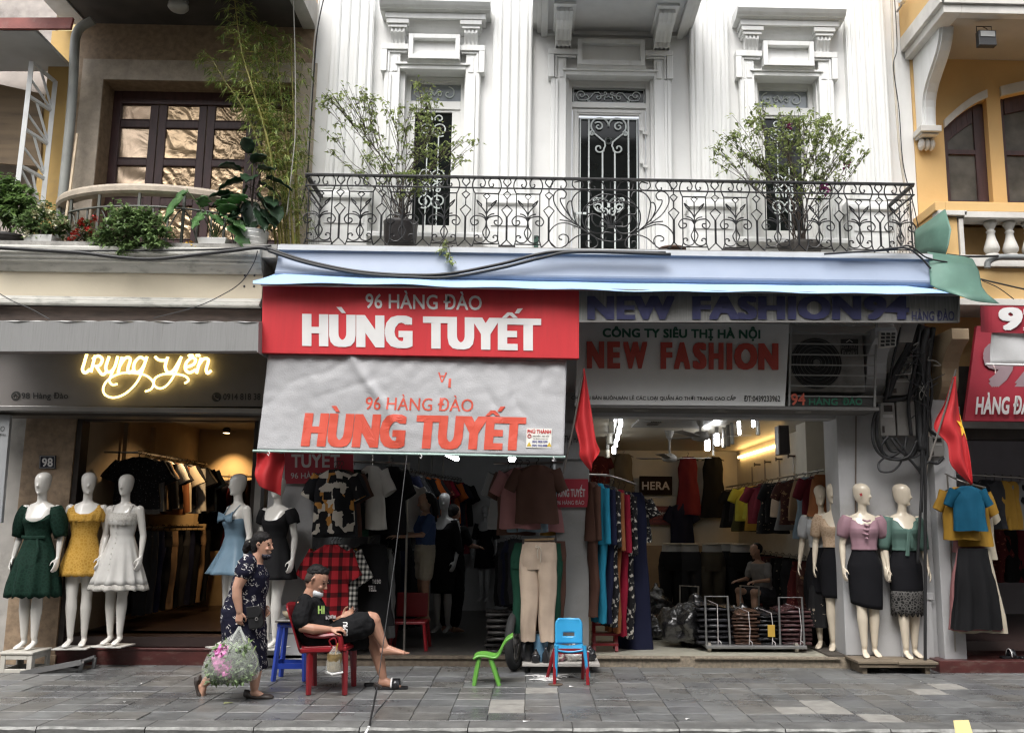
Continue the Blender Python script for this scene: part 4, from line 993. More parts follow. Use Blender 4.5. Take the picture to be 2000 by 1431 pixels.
for px in(1252,1408,1570):
 p=W(px,801,10.1);d=MB().lathe((p.x,10.12,WZ(797,9.96,1300)-.012),[(.0,0),(.075,0),(.085,.01),(0,.01)],20).build('downlight',M_acw)
 tag(d,{1252:'unlit round downlight in the soffit nearest the red flag',1408:'unlit round downlight in the soffit under the middle of the white sign',1570:'unlit round downlight in the soffit under the air conditioner cage'}[px],'lamp','recessed downlights under the white sign')
# ---- left: grey awning with streaked valance
zt_=WZ(624,9.15,250)
f=pquad((-60,627),(503,629),(502,688),(-60,689),9.12)
ga=thing('awning','grey streaked awning over shop 98 with a pale top edge','awning',tuple(f(.5,0)))
M_ga=mat('streaked_grey_awning',(.25,.25,.245),.55,var=.12,vs=5,bump=.06,stain=.7,sc=(.12,.118,.11),ss=5,stretch=(10,1,.3))
MB().grid(lambda u,v:f(u,v)+V(0,.008*math.sin(u*40+math.sin(u*9)),0),90,4).build('valance',M_ga,ga,thick=.005)
M_gtop=mat('pale_awning_top',(.55,.55,.54),.5,var=.15,vs=8,bump=.1,stain=.6,sc=(.2,.2,.19),ss=5)  # paler sheet with grey blotches along the awning top
MB().grid(lambda u,v:f(u,1)*(1-v)+(f(u,1)+V(0,.6,.10))*v+V(0,-.005,.012*math.sin(v*3.14)+.004*math.sin(u*70)),60,4).build('top_sheet',M_gtop,ga,thick=.004)
MB().prism([f(1,0),f(1,1),f(1,1)+V(0,.5,.08),f(1,0)+V(0,.5,0)],(.01,0,0)).build('side_flap',M_ga,ga)
MB().bar(f(0,0),f(1,0),.025).build('bottom_bar',M_darkal,ga)
# ---- sign with the neon name
f=pquad((-60,672),(520,676),(516,794),(-60,793),9.85)
ns=thing('shop_sign','taupe light box sign with glowing yellow neon script under the grey awning','sign',tuple(f(.5,0)))
M_taupe=mat('taupe_sign_face',(.20,.185,.175),.4,var=.04,bump=.03)
board('board',f,.3,M_taupe,ns)
rect(MB(),-60,794,518,804,9.80,.34).build('lower_lip',M_steelt,ns,bevel=.006)
rect(MB(),-60,805,518,813,9.98,.3).build('soffit_strip',mat('brown_soffit',(.10,.085,.07),.4),ns)
M_neon=mat('yellow_neon',(.9,.7,.3),.4,bump=0,var=0,emit=(1.0,.72,.22),es=2.2)
def zp_(pts):return smooth_path([W(x*.3075,460+y*.3075,9.80)for x,y in pts],6)
ST=[[(552,750),(535,810),(524,850),(540,872),(572,848)],[(606,760),(592,810),(578,868)],[(588,785),(622,764),(650,785),(634,822),(602,830)],[(612,830),(636,868),(655,882),(684,858)],[(694,766),(672,838),(690,868),(726,838),(748,766)],[(748,766),(722,850),(695,915),(712,946),(745,942)],[(776,770),(762,820),(750,872)],[(758,832),(796,778),(828,784),(812,845),(820,872),(842,858)],[(926,790),(890,772),(856,806),(850,850),(872,868),(908,835),(934,768)],[(934,768),(912,840),(870,930),(800,1000),(725,1028),(668,1010),(656,965),(690,912),(770,874),(860,874),(930,890),(974,932),(962,972),(922,990)],[(984,768),(1010,790),(1056,792)],[(1066,770),(1050,830),(1066,868),(1104,852),(1154,768)],[(1154,768),(1120,860),(1070,940),(1020,970),(980,950),(984,908),(1030,882),(1100,878),(1170,890),(1198,918),(1172,938)],[(1182,836),(1228,818),(1242,788),(1218,776),(1184,806),(1178,850),(1204,870),(1244,850)],[(1196,768),(1214,756),(1226,768)],[(1244,764),(1258,757),(1268,766)],[(1278,775),(1262,825),(1248,876)],[(1256,834),(1292,784),(1324,790),(1310,848),(1318,874),(1342,856)]]
nm=MB()
for i,s in enumerate(ST):nm.tube(zp_(s),.0155 if i not in(9,12,5)else.0115,7,flat=.7)
nm.build('neon_lettering',M_neon,ns,smooth=True)
def icon(px,py,kind):
 c=W(px,py,9.846);m=MB().add([c]+disc(c,.05,22),[(0,i+1,(i+1)%22+1)for i in range(22)])
 m.build('icon',P_black,ns)
 m=MB()
 if kind=='home':
  m.tube([c+V(-.032,-.003,-.002),c+V(0,-.003,.028),c+V(.032,-.003,-.002)],.0045,4).tube([c+V(-.022,-.003,-.005),c+V(-.022,-.003,-.028),c+V(.022,-.003,-.028),c+V(.022,-.003,-.005)],.0045,4).box(c.x-.006,c.x+.006,c.y-.005,c.y-.002,c.z-.028,c.z-.008)
 else:
  m.tube(smooth_path([c+V(-.022,-.003,.024),c+V(-.02,-.003,.0),c+V(.002,-.003,-.02),c+V(.024,-.003,-.024)],4),[.009,.01]+[.005]*9+[.01,.009],6)
 m.build('icon_mark',M_taupe,ns)
icon(31,773,'home');icon(423,775,'phone')
txt('98 Hàng Đào',42,133,766,782,9.846,P_black,ns,.015);txt('0914 818 38',436,509,768,781,9.846,P_black,ns,.02)
f=pquad((77,889),(109,889),(108,915),(76,915),YS-.02)
hn=thing('house_number_plate','small dark enamel plate with white number 98 on the granite pillar','plate',tuple(f(.5,0)))
board('plate',f,.012,printm('dark_enamel',(.02,.022,.04),.3),hn)
txt('98',82,103,894,911,YS-.024,P_white,hn,.02)
a=[f(u,v)+V(0,-.003,0)for u,v in((.06,.07),(.94,.07),(.94,.93),(.06,.93))]
MB().tube(a,.003,4,closed=True).build('border',P_white,hn)
f=pquad((-30,808),(20,810),(2,1020),(-40,1020),9.9)
ls=thing('shop_sign','narrow grey hanging board with dark lettering, cut off beside the green dress','sign',tuple(f(.5,0)))
board('board',f,.05,mat('pale_grey_panel',(.32,.33,.34),.35,var=.05,bump=.02),ls)
txt('MODO',-25,9,832,842,9.895,P_black,ls,0,shear=.2);txt('Hàng Đào',-20,12,846,852,9.895,P_black,ls,0,shear=.3)
# ---- number 92: valance, blind, sign
M_red2=mat('deep_red_sheet',(.30,.016,.032),.5,var=.08,bump=.05,stain=.25,sc=(.22,.02,.03),ss=3)
f=pquad((1914,597),(2140,599),(2140,654),(1916,648),9.2)
v2=thing('awning_valance','red fabric valance with a white number over shop 92','awning',tuple(f(.5,0)))
MB().grid(lambda u,v:f(u,v)+V(0,.01*math.sin(u*22),0),30,4).build('valance',M_red2,v2,thick=.005)
txt('92',1950,2046,600,645,9.18,P_white,v2,.05)
f=pquad((1936,650),(2140,652),(2140,714),(1934,710),9.24,9.22)
b2=thing('roll_up_blind','half lowered pale grey blind with a rod in front of the red 92 sign','blind',tuple(f(.5,0)))
MB().grid(lambda u,v:f(u,v)+V(0,.012*math.sin(u*14+v*4),0),30,8).build('sheet',mat('pale_tarpaulin',(.46,.46,.46),.5,var=.06,bump=.1,stain=.3,sc=(.3,.3,.29)),b2,smooth=True,thick=.004)
MB().tube([W(1925,711,9.21),W(2140,716,9.21)],.012,7).build('rod',P_white,b2)
p=W(1940,712,9.19);MB().tube([p,p+V(.004,-.01,-.03),p+V(.015,-.01,-.06),p+V(.008,-.012,-.09)],.006,5).build('cord',printm('pink_cord',(.55,.4,.38)),b2)
f=pquad((1908,636),(2140,640),(2140,824),(1884,822),10.0,9.9)
s2=thing('shop_sign','deep red signboard with a huge pink number and white street name at shop 92','sign',tuple(f(.5,0)))
board('board',f,.06,M_red2,s2)
txt('92',1920,2044,668,756,9.935,printm('pale_pink_print',(.30,.22,.24)),s2,.05)
txt('HÀNG ĐÀO',1905,2030,766,809,9.88,P_white,s2,.03,shear=.18)
# ---- flags
M_flag=mat('red_flag_cloth',(.42,.013,.017),.7,var=.08,vs=3,bump=.15,bs=120)
M_star=mat('yellow_star_cloth',(.75,.45,.03),.65,var=.05,bump=.1)
def flag(label,pole,left,right,Y,star=None):
 """a limp flag: left and right outlines from top to bottom, gathered in soft folds, hanging from a thin pole"""
 t=thing('flag',label,'flag',tuple(W(*pole[-1],Y)),'national flags on the shopfronts')
 L_,R_=[W(x,y,Y)for x,y in left],[W(x,y,Y)for x,y in right]
 L_,R_=smooth_path(L_,6),smooth_path(R_,6)
 def fn(u,v):
  i=v*(len(L_)-1);a=int(min(i,len(L_)-2));fr_=i-a
  p=L_[a]*(1-fr_)+L_[a+1]*fr_
  j=v*(len(R_)-1);b=int(min(j,len(R_)-2));g_=j-b
  q=R_[b]*(1-g_)+R_[b+1]*g_
  w=(q-p).length
  return p*(1-u)+q*u+V(0,(.10*w+.015)*math.sin(u*7.5+v*2.2)+.02*math.sin(v*6),0)
 MB().grid(fn,26,36).build('cloth',M_flag,t,smooth=True,thick=.003)
 MB().tube([W(x,y,Y+.015)for x,y in pole],.010,6).build('pole',mat('thin_dark_pole',(.10,.09,.08),.6),t)
 if star:
  c,r=star;n=7
  vs=[fn(min(.995,c[0]+.16*(r if k%2==0 else r*.4)*math.cos(a)),c[1]+.11*(r if k%2==0 else r*.4)*math.sin(a))+V(0,-.008,0)for k,a in enumerate([2*math.pi*k/10 for k in range(10)])]
  m_=sum(vs,V(0,0,0))/10
  MB().add([m_]+vs,[(0,i+1,(i+1)%10+1)for i in range(10)]).build('star',M_star,t,thick=.002)
 return t
flag('limp red flag in front of the white signboard edge',[(1141,718),(1122,822),(1100,925)],[(1140,720),(1128,790),(1122,822),(1132,868),(1133,893),(1155,921)],[(1142,720),(1150,765),(1157,810),(1164,860),(1171,882),(1157,902)],9.45)
flag('limp red flag showing part of a yellow star beside the shop 92 sign',[(1867,722),(1846,800),(1815,900)],[(1862,735),(1848,785),(1828,832),(1852,866),(1859,908),(1897,946)],[(1868,735),(1874,770),(1880,815),(1887,850),(1893,890),(1899,944)],9.4,star=((1.0,.5),1.4))
flag('small red flag wrapped over the head of the mannequin in black',[(500,880),(520,884),(553,884)],[(501,884),(498,905),(496,926),(505,948)],[(553,884),(553,905),(551,930),(549,968)],9.55)
# ---- inner shop banners
def banner(label,tl,tr,br,bl,Y,texts,m=M_red2):
 f=pquad(tl,tr,br,bl,Y);t=thing('shop_banner',label,'sign',tuple(f(.5,0)))
 board('board',f,.02,m,t,bevel=.002)
 for(s,a,b,c,d,mm,bo)in texts:txt(s,a,b,c,d,Y-.005,mm,t,bo)
P_dimw=printm('dim_white_print',(.45,.42,.42))
banner('dark red banner with white lettering on the pillar left of the patterned shirt',(556,884),(690,884),(690,946),(556,944),YS-.02,[('TUYẾT',569,664,872,913,P_dimw,.03),('96 HÀNG ĐÀO',568,668,920,934,P_dimw,.01)])
banner('small dark red banner on the pillar between shops 96 and 94',(1088,935),(1149,935),(1149,990),(1088,990),YS-.01,[('HÙNG TUYẾT',1086,1143,946,970,P_dimw,.03),('96 HÀNG ĐÀO',1088,1141,975,985,P_dimw,.0)])
banner('grey panel with black lettering half behind the red flag',(1084,826),(1150,826),(1150,896),(1080,896),YS-.012,[('CÔNG TY SIÊU THỊ HÀ NỘI',1040,1150,845,868,P_black,.02)],mat('grey_panel',(.30,.30,.30),.5))
# ---- cables
M_cab=mat('black_cable',(.015,.015,.016),.5,var=.2,bump=.1)
def cable(label,pts,r,Y,name='cable',m=None,group=None):
 p=[W(q[0],q[1],q[2]if len(q)>2 else Y)for q in pts]
 o=MB().tube(smooth_path(p,8),r,7).build(name,m or M_cab,at=p[0],smooth=True)
 return tag(o,label,'cable',group)
cable('thick black cable sagging across the left of the blue gutter, upper of the pair',[(520,484),(600,510),(700,530),(800,537),(880,534),(980,515),(1050,497),(1110,491),(1300,494)],.017,9.3)
cable('thick black cable sagging across the blue gutter, lower of the pair',[(525,490),(600,514),(700,534),(800,541),(880,541),(980,523),(1060,503),(1130,492),(1310,497)],.017,9.27)
cable('black cable running along the top of the cream cornice',[(-20,483),(80,489),(160,494),(235,503),(300,506),(380,498),(450,490),(510,484),(545,497)],.02,9.36)
cable('thinner black cable along the pots above the cream cornice',[(140,490),(300,489),(420,487),(530,480)],.011,9.38)
cable('thin wire looping down to the grey awning from the cornice corner',[(503,490),(495,515),(470,552),(430,578),(380,600),(300,621)],.005,9.25)
cable('thin wire crossing the cream band at the picture edge',[(-10,568),(25,588),(60,603),(98,624)],.005,9.25)
cable('black cable drooping over the right end of the blue gutter',[(1610,496),(1700,490),(1765,484),(1795,500),(1818,525)],.011,9.32)
cable('black cable rising beside the railing corner to the green sheet',[(1640,494),(1740,488),(1775,480),(1810,503),(1850,512)],.009,9.34)
cable('black cables leaving the green sheet towards the ochre fascia',[(1915,545),(1945,552),(2020,568),(2080,572)],.009,9.6)
cable('loose thin wire below the ochre fascia cables',[(1918,548),(1950,562),(1980,584)],.005,9.6)
cable('grey conduit pipe bent along the foot of the balusters',[(1928,524),(1930,512),(1945,504),(1970,502),(2080,504)],.035,9.75,'conduit',mat('grey_conduit',(.22,.23,.23),.5,bump=.05))
cable('black cable under the ochre parapet panel',[(1850,497),(1890,501),(1950,500)],.012,9.7)
M_pvc=mat('old_cream_pvc',(.50,.45,.37),.5,var=.1,bump=.05,stain=.4,sc=(.3,.25,.2))
cable('cream plastic pipe down the joint of the white and ochre houses',[(1741,-20),(1744,100),(1750,200),(1758,300),(1772,390),(1790,470)],.014,10.3,'conduit',M_pvc)
cable('black wire wandering beside the cream plastic pipe',[(1746,-20),(1752,90),(1745,130),(1756,215),(1764,320),(1784,400),(1796,455)],.006,10.28)
cable('pale wire hanging in front of the bamboo',[(572,-10),(576,100),(577,250),(570,330),(560,420)],.006,9.75,m=printm('pale_wire',(.3,.29,.25)))
cable('black wire down the joint of the granite and white walls',[(634,-10),(620,60),(612,160),(606,260),(598,360),(580,430)],.008,10.35)
cable('pale wire beside it on the granite and white joint',[(626,-10),(614,80),(608,180),(600,300)],.008,10.38,m=printm('pale_wire_b',(.5,.48,.44)))
tag(MB().tube(smooth_path([W(x,y,10.25)for x,y in((182,40),(160,52),(150,66),(146,90),(143,160),(136,250),(128,330),(119,420),(113,490))],6),.052,12).build('drain_pipe',mat('grey_green_pvc',(.30,.31,.29),.5,var=.1,bump=.05,stain=.5,sc=(.45,.44,.42),ss=4),at=W(113,490,10.25),smooth=True),'grey green drain pipe between ochre wall and brown granite','drain pipe')
tag(MB().tube([W(151,262,10.2),W(135,385,9.95),W(122,470,9.8)],.016,8).build('broom_stick',mat('pale_bamboo',(.46,.36,.24),.5,var=.15),at=W(122,470,9.8)),'pale wooden stick leaning on the granite wall behind the balcony rail','stick')
p=W(352,10,10.0);zl_=zsf
cl=thing('ceiling_lamp','round frosted glass ceiling lamp under the dark soffit','lamp',(p.x,9.95,zl_))
MB().lathe((p.x,9.95,zl_-.03),[(0,0),(.10,0),(.11,.028),(0,.028)],20).build('base',M_steelt,cl)
MB().lathe((p.x,9.95,zl_-.14),[(.0,0),(.05,.003),(.09,.02),(.115,.05),(.11,.09),(.095,.109),(0,.109)],20).build('shade',mat('frosted_shade',(.42,.41,.38),.35,bump=.05),cl,smooth=True)
fl=thing('floodlight','unlit black floodlight hanging from the plaster soffit of the ochre house','lamp',tuple(W(1924,24,9.8)))
a=W(1924,50,9.6)
a.z=zs_-.2
MB().box(a.x-.1,a.x+.1,a.y-.04,a.y+.04,a.z-.12,a.z+.06).build('housing',mat('black_housing',(.03,.03,.03),.5),fl,bevel=.008)
MB().box(a.x-.08,a.x+.08,a.y-.048,a.y-.041,a.z-.02,a.z+.045).build('glass',mat('lamp_glass',(.35,.35,.33),.2,bump=0),fl)
MB().tube([a+V(-.085,.03,.06),a+V(-.085,.03,.14),a+V(.085,.03,.14),a+V(.085,.03,.06)],.006,5).tube(smooth_path([a+V(0,.02,.06),a+V(.03,.02,.10),a+V(-.02,.02,.13)],5),.005,5).build('bracket',M_darkal,fl)
cc=thing('security_camera','small white security camera on the joint of the white and ochre houses','camera',tuple(W(1757,6,10.2)))
a=W(1757,6,10.2);MB().tube([a+V(-.05,-.12,-.03),a+V(.05,.02,.03)],.035,12).build('body',P_white,cc)
MB().tube([a+V(.03,0,.03),a+V(.08,.15,.05),a+V(.08,.28,.05)],.014,6).build('arm',M_steelt,cc)
# ---- green sheet-metal scraps at the junction
M_gsheet=mat('green_sheet_metal',(.075,.155,.12),.55,var=.12,vs=3,bump=.08,bs=18,metal=.15,stain=.3,sc=(.16,.30,.24),ss=3)
def sheet(label,rows,name='metal_sheet'):
 rr=[smooth_path([W(*q)for q in r],5)for r in rows]
 m=MB();n=len(rr[0])
 m.add([p for r in rr for p in r],[(j*n+i,j*n+i+1,(j+1)*n+i+1,(j+1)*n+i)for j in range(len(rr)-1)for i in range(n-1)])
 return tag(m.build(name,M_gsheet,at=rr[-1][0],thick=.004,smooth=True),label,'sheet metal')
sheet('dark bent green metal sheet standing between the railing corner and the ochre parapet',[[(1786,450,10.2),(1816,430,9.9),(1846,408,9.7)],[(1786,470,10.15),(1822,450,9.75),(1858,448,9.5)],[(1787,488,10.1),(1820,480,9.75),(1853,478,9.5)],[(1788,500,10.1),(1818,500,9.75),(1846,500,9.5)]])
sheet('green metal sheet bent over the right end of the blue gutter',[[(1811,492,9.5),(1850,497,9.45),(1882,501,9.45),(1900,506,9.45)],[(1814,515,9.38),(1850,519,9.3),(1890,522,9.3),(1912,530,9.32)],[(1817,556,9.3),(1850,557,9.2),(1890,558,9.2),(1918,560,9.24)],[(1828,563,9.2),(1862,566,9.05),(1900,572,9.0),(1928,574,9.05)],[(1845,570,9.12),(1872,577,8.95),(1905,588,8.9),(1952,593,8.95)]])
# ---- electricity meters and their cables on the pillar
def meter(label,x0,y0,x1,y1,Y,win_=True):
 t=thing('meter_box',label,'meter box',tuple(W((x0+x1)/2,y1,Y)),'electricity meter boxes on the pillar')
 rect(MB(),x0,y0,x1,y1,Y,.14).build('case',M_acw,t,bevel=.012)
 if win_:
  w,h=x1-x0,y1-y0
  rect(MB(),x0+w*.25,y0+h*.08,x1-w*.2,y0+h*.27,Y-.006,.005).build('window',mat('meter_window',(.015,.015,.015),.15,bump=0),t)
  rect(MB(),x0+w*.2,y0+h*.36,x1-w*.15,y0+h*.44,Y-.004,.003).build('label',mat('meter_label',(.35,.34,.32),.6),t)
  rect(MB(),x0+w*.15,y0+h*.7,x0+w*.3,y0+h*.9,Y-.006,.005).build('latch',M_darkal,t)
 else:
  MB().tube([W(x1-(x1-x0)*.4,y1,Y-.01),W(x1-(x1-x0)*.35,(y0+y1)/2,Y-.015),W(x1-2,y0+(y1-y0)*.35,Y-.01)],.006,5).build('case_strap',M_cab,t)
 return t
meter('tall grey meter box with a dark window, below the cage corner',1719,786,1749,851,10.2)
meter('wide grimy meter box beside the tall one, without a window',1752,783,1794,851,10.2,False)
meter('upper grimy meter box above the other boxes on the pillar',1738,726,1782,772,10.2)
meter('small meter box behind the star flag',1815,852,1845,892,10.2)
ci=0
rc=random.Random(3)
for pts in[[(1712,800),(1704,830),(1706,865),(1720,888),(1745,897),(1775,890),(1790,860)],[(1735,852),(1722,870),(1730,893),(1760,880),(1772,855)],[(1728,893),(1716,905),(1720,920),(1742,920),(1758,905),(1760,893)],[(1770,852),(1768,880),(1785,893),(1805,870),(1812,800)],[(1740,854),(1755,876),(1780,900),(1800,925)],[(1725,852),(1740,880),(1762,876),(1748,855)],[(1800,700),(1805,800),(1803,900),(1797,1010),(1792,1100)],[(1806,640),(1800,720),(1812,800),(1802,860),(1800,930),(1800,1000)],[(1760,640),(1745,700),(1730,780)],[(1785,640),(1765,690),(1740,740)],[(1796,640),(1790,700),(1775,780),(1780,850)],[(1843,893),(1830,905),(1812,902),(1800,925),(1793,910)]]:
 p=smooth_path([W(x,y,10.14+rc.uniform(-.03,.03))for x,y in pts],7)
 o=MB().tube(p,rc.choice((.012,.016,.02)),6).build('cable',M_cab,at=p[0],smooth=True)
 tag(o,'black cable hanging in the tangle around the meter boxes','cable','tangled cables at the meter boxes');ci+=1
for pts,r in(([(1800,636),(1775,680),(1748,730),(1732,775)],.045),([(1808,640),(1800,700),(1796,780),(1800,880)],.055),([(1822,640),(1812,720),(1808,800),(1806,900)],.035),([(1790,640),(1786,720),(1790,800),(1792,870),(1770,895),(1730,890),(1712,850),(1716,790)],.022),([(1815,660),(1795,740),(1770,776),(1725,782)],.025),([(1806,700),(1820,760),(1812,830),(1830,850)],.018)):
 p=smooth_path([W(x,y,10.2+rc.uniform(-.04,.03))for x,y in pts],7);o=MB().tube(p,r,8).build('cable',M_cab,at=p[0],smooth=True);tag(o,'thick black cable bundle in the tangle around the meter boxes','cable','thick cable bundles at the meter boxes')
for k in range(16):
 a=(1770+rc.uniform(0,45),660+rc.uniform(0,110));p=[W(a[0]+rc.uniform(-16,16)*i*.5,a[1]+rc.uniform(-12,16)*i*.5,10.1-rc.uniform(0,.1))for i in range(5)]
 o=MB().tube(smooth_path(p,5),.005,5).build('cable',M_cab if k%3 else printm('pale_wire_c',(.25,.24,.22)),at=p[0],smooth=True)
 tag(o,'thin stray wire end in the cable tangle above the meters','cable','stray wire ends above the meter boxes')
tag(MB().tube([W(1818,790,10.3),W(1815,850,10.3),W(1806,930,10.3)],.022,8).build('conduit',M_pvc,at=W(1806,930,10.3)),'cream vertical conduit stub behind the meter box cables','pipe')
tag(MB().tube([W(1807,890,10.12),W(1807,1290,10.12)],.018,8).build('conduit',M_cab,at=W(1807,1290,10.12)),'black conduit running down the pillar behind the green blouse','pipe')
tag(MB().tube([W(1672,812,10.38),W(1671,1010,10.38)],.008,6).build('conduit',mat('brown_wire',(.12,.09,.07),.6),at=W(1671,1010,10.38)),'thin brown wire down the pillar beside shop 94','pipe')
def corbel(label,x0,x1,yt,ybm,m,lattice=False):
 t=thing('corbel',label,'corbel',tuple(W((x0+x1)/2,ybm,YS)))
 a,b=WX(x0,9.85,700),WX(x1,9.85,700);zt,zb=WZ(yt,9.85,1800),WZ(ybm,YS,1800)
 pr=[(YS+.02,zt),(9.85,zt),(9.85,zt-.12)]+[(9.85+(YS-.02-9.85)*(i/10)**.8+.07*math.sin(i/10*6.28),zt-.12-(zt-.12-zb)*i/10)for i in range(1,11)]+[(YS+.02,zb)]
 MB().yz(pr,a,b).build('scroll',m,t,bevel=.006)
 MB().box(a-.05,b+.05,YS-.12,YS+.02,zb-.09,zb-.004).build('foot',M_pil,t,bevel=.01)
 if lattice:
  f=pquad((x0+6,yt+6),(x1,yt+6),(x1-2,yt+36),(x0+4,yt+40),9.82)
  pl=board('ornament_plate',f,.03,M_ygrey,t)
  for i in range(3):
   for j in range(4):
    c=f(.2+.3*i,.15+.22*j);MB().box(c.x-.02,c.x+.02,9.81,9.818,c.z-.012,c.z+.012).build('ornament_slot',P_black,pl)
corbel('stucco corbel with a perforated plate beside the air conditioner cage',1712,1752,640,775,M_pil,True)
corbel('tan painted scroll corbel behind the flag with the star',1862,1896,640,795,mat('tan_stucco',(.40,.30,.19),.7,var=.08,bump=.1))
f=pquad((1762,632),(1792,632),(1782,668),(1756,668),9.6);tag(board('metal_plate',f,.02,M_steelt,at=f(.5,.5)),'tilted grey metal plate hanging under the lettered valance','plate')
rp=thing('tie_rope','thin dark rope stretched from the banner rod down to the kerb with a black weight','rope',tuple(G(729,1415)))
a,b,c=W(795,888,9.2),W(737,1340,8.1),V(G(729,1408).x,7.42,.0)
MB().tube([a,(a+b)/2+V(.01,0,-.02),b],.004,5).build('rope',M_cab,rp)
MB().tube([b,c],.009,6).build('strap',M_cab,rp)
MB().tube([b+V(-.03,0,.02),b+V(.03,0,-.01)],.02,6).build('buckle',M_darkal,rp)
MB().tube([c,c+V(-.02,-.06,-.05),c+V(.01,-.07,-.09)],.012,6).build('rope_tail',P_white,rp)
# ================================================================== figures: one continuous body each; clothing follows the same skeleton
def ring(c,u,v,ru,rv,n=16,sq=1.0):
 out=[]
 for k in range(n):
  a=2*math.pi*k/n;ca,sa=math.cos(a),math.sin(a)
  if sq!=1:ca=math.copysign(abs(ca)**sq,ca);sa=math.copysign(abs(sa)**sq,sa)
  out.append(c+u*(ru*ca)+v*(rv*sa))
 return out
def loft(mb,rings,caps=True):
 n=len(rings[0]);fs=[]
 for i in range(len(rings)-1):
  fs+=[(i*n+j,i*n+(j+1)%n,(i+1)*n+(j+1)%n,(i+1)*n+j)for j in range(n)]
 if caps:fs+=[tuple(range(n-1,-1,-1)),tuple((len(rings)-1)*n+j for j in range(n))]
 return mb.add([p for r in rings for p in r],fs)
def limb(mb,pts,rs,n=12):
 """tapering limb with rounded ends; pts and radii at the joints and between"""
 pts=[Vector(p)for p in pts]
 mb.tube(pts,rs,n)
 mb.ball(pts[0],rs[0]*.98,n=10,m=8);mb.ball(pts[-1],rs[-1]*.98,n=10,m=8)
 for p,r in list(zip(pts,rs))[1:-1]:mb.ball(p,r*.99,n=10,m=8)
 return mb
def mix(a,b,t):return Vector(a)*(1-t)+Vector(b)*t
def blob(name,mb,vox,m,parent,sm=4,disp=0.0,dscale=.08,fac=.5):
 """merge the overlapping closed shapes into one continuous surface"""
 o=mb.build(name,m,parent)
 q=o.modifiers.new('r','REMESH');q.mode='VOXEL';q.voxel_size=vox;q.use_smooth_shade=True
 q=o.modifiers.new('s','SMOOTH');q.factor=fac;q.iterations=sm
 baked(o)
 if disp:
  vs=o.data.vertices;n=len(vs);co=[0.0]*(3*n);no=[0.0]*(3*n)
  vs.foreach_get('co',co);vs.foreach_get('normal',no)
  for i in range(0,3*n,3):
   p=Vector(co[i:i+3]);q=disp*mnoise.noise(p/dscale)+disp*.5*mnoise.noise(p/(dscale*.45)+V(3,1,2))
   co[i]+=no[i]*q;co[i+1]+=no[i+1]*q;co[i+2]+=no[i+2]*q
  vs.foreach_set('co',co)
 o.data.shade_smooth()
 return o
def hand(mb,w,d,nrm,s=1.0,curl=.5,side=1,r=.0078):
 """palm, four unequal fingers bent at the knuckles, thumb from the side of the palm; d = wrist to knuckles, nrm = where the palm faces"""
 d=d.normalized();nrm=(nrm-d*nrm.dot(d)).normalized();t=d.cross(nrm)*side
 P=lambda a,b,c:w+d*(a*s)+t*(b*s)+nrm*(c*s)
 loft(mb,[ring(P(a,0,0),t,nrm,ru*s,rv*s,10)for a,ru,rv in((-.01,.026,.021),(.02,.032,.018),(.055,.040,.015),(.085,.040,.013),(.092,.034,.009))])
 for k,(b,L_)in enumerate(((.029,.070),(.010,.080),(-.010,.074),(-.028,.058))):
  c1,c2,c3=curl*.6,curl*1.4,curl*2.0
  p=[P(.08,b,0)];ang=0
  for f_,c in((.45,c1),(.32,c2),(.23,c3)):
   ang=c;q=p[-1]+(d*math.cos(ang)+nrm*math.sin(ang))*(L_*f_*s);p.append(q)
  limb(mb,p,[r*s*1.05,r*s,r*s*.92,r*s*.8],7)
 p=[P(.022,.03,.004),P(.048,.052,.014),P(.072,.058,.024),P(.09,.052,.032)]
 limb(mb,p,[.012*s,.0105*s,.009*s,.0078*s],7)
 return mb
def foot(mb,ankle,toe,s=1.0,w=.042):
 """heel, instep, ball and five toes"""
 f=(Vector(toe)-Vector(ankle));L_=f.length;f.normalize()
 side=f.cross(V(0,0,1));side.normalize();up=side.cross(f)
 A=Vector(ankle)
 c=[(-.05,-.035,.026,.03),(-.02,-.03,.033,.042),(.04,-.03,.036,.040),(.10,-.04,.041,.028),(.15,-.047,.043,.020),(.178,-.05,.036,.015)]
 k=L_/.2
 loft(mb,[ring(A+f*(a*k)+up*(z*s),side,up,ru*s,rv*s,12)for a,z,ru,rv in c])
 for i in range(5):
  b=(-.030+.015*i)*s;l=.215-.008*abs(i-.6)-.006*i
  limb(mb,[A+f*(.165*k)+side*b+up*(-.052*s),A+f*(l*k)+side*b*1.05+up*(-.056*s)],[.010*s,.0085*s],6)
 return mb
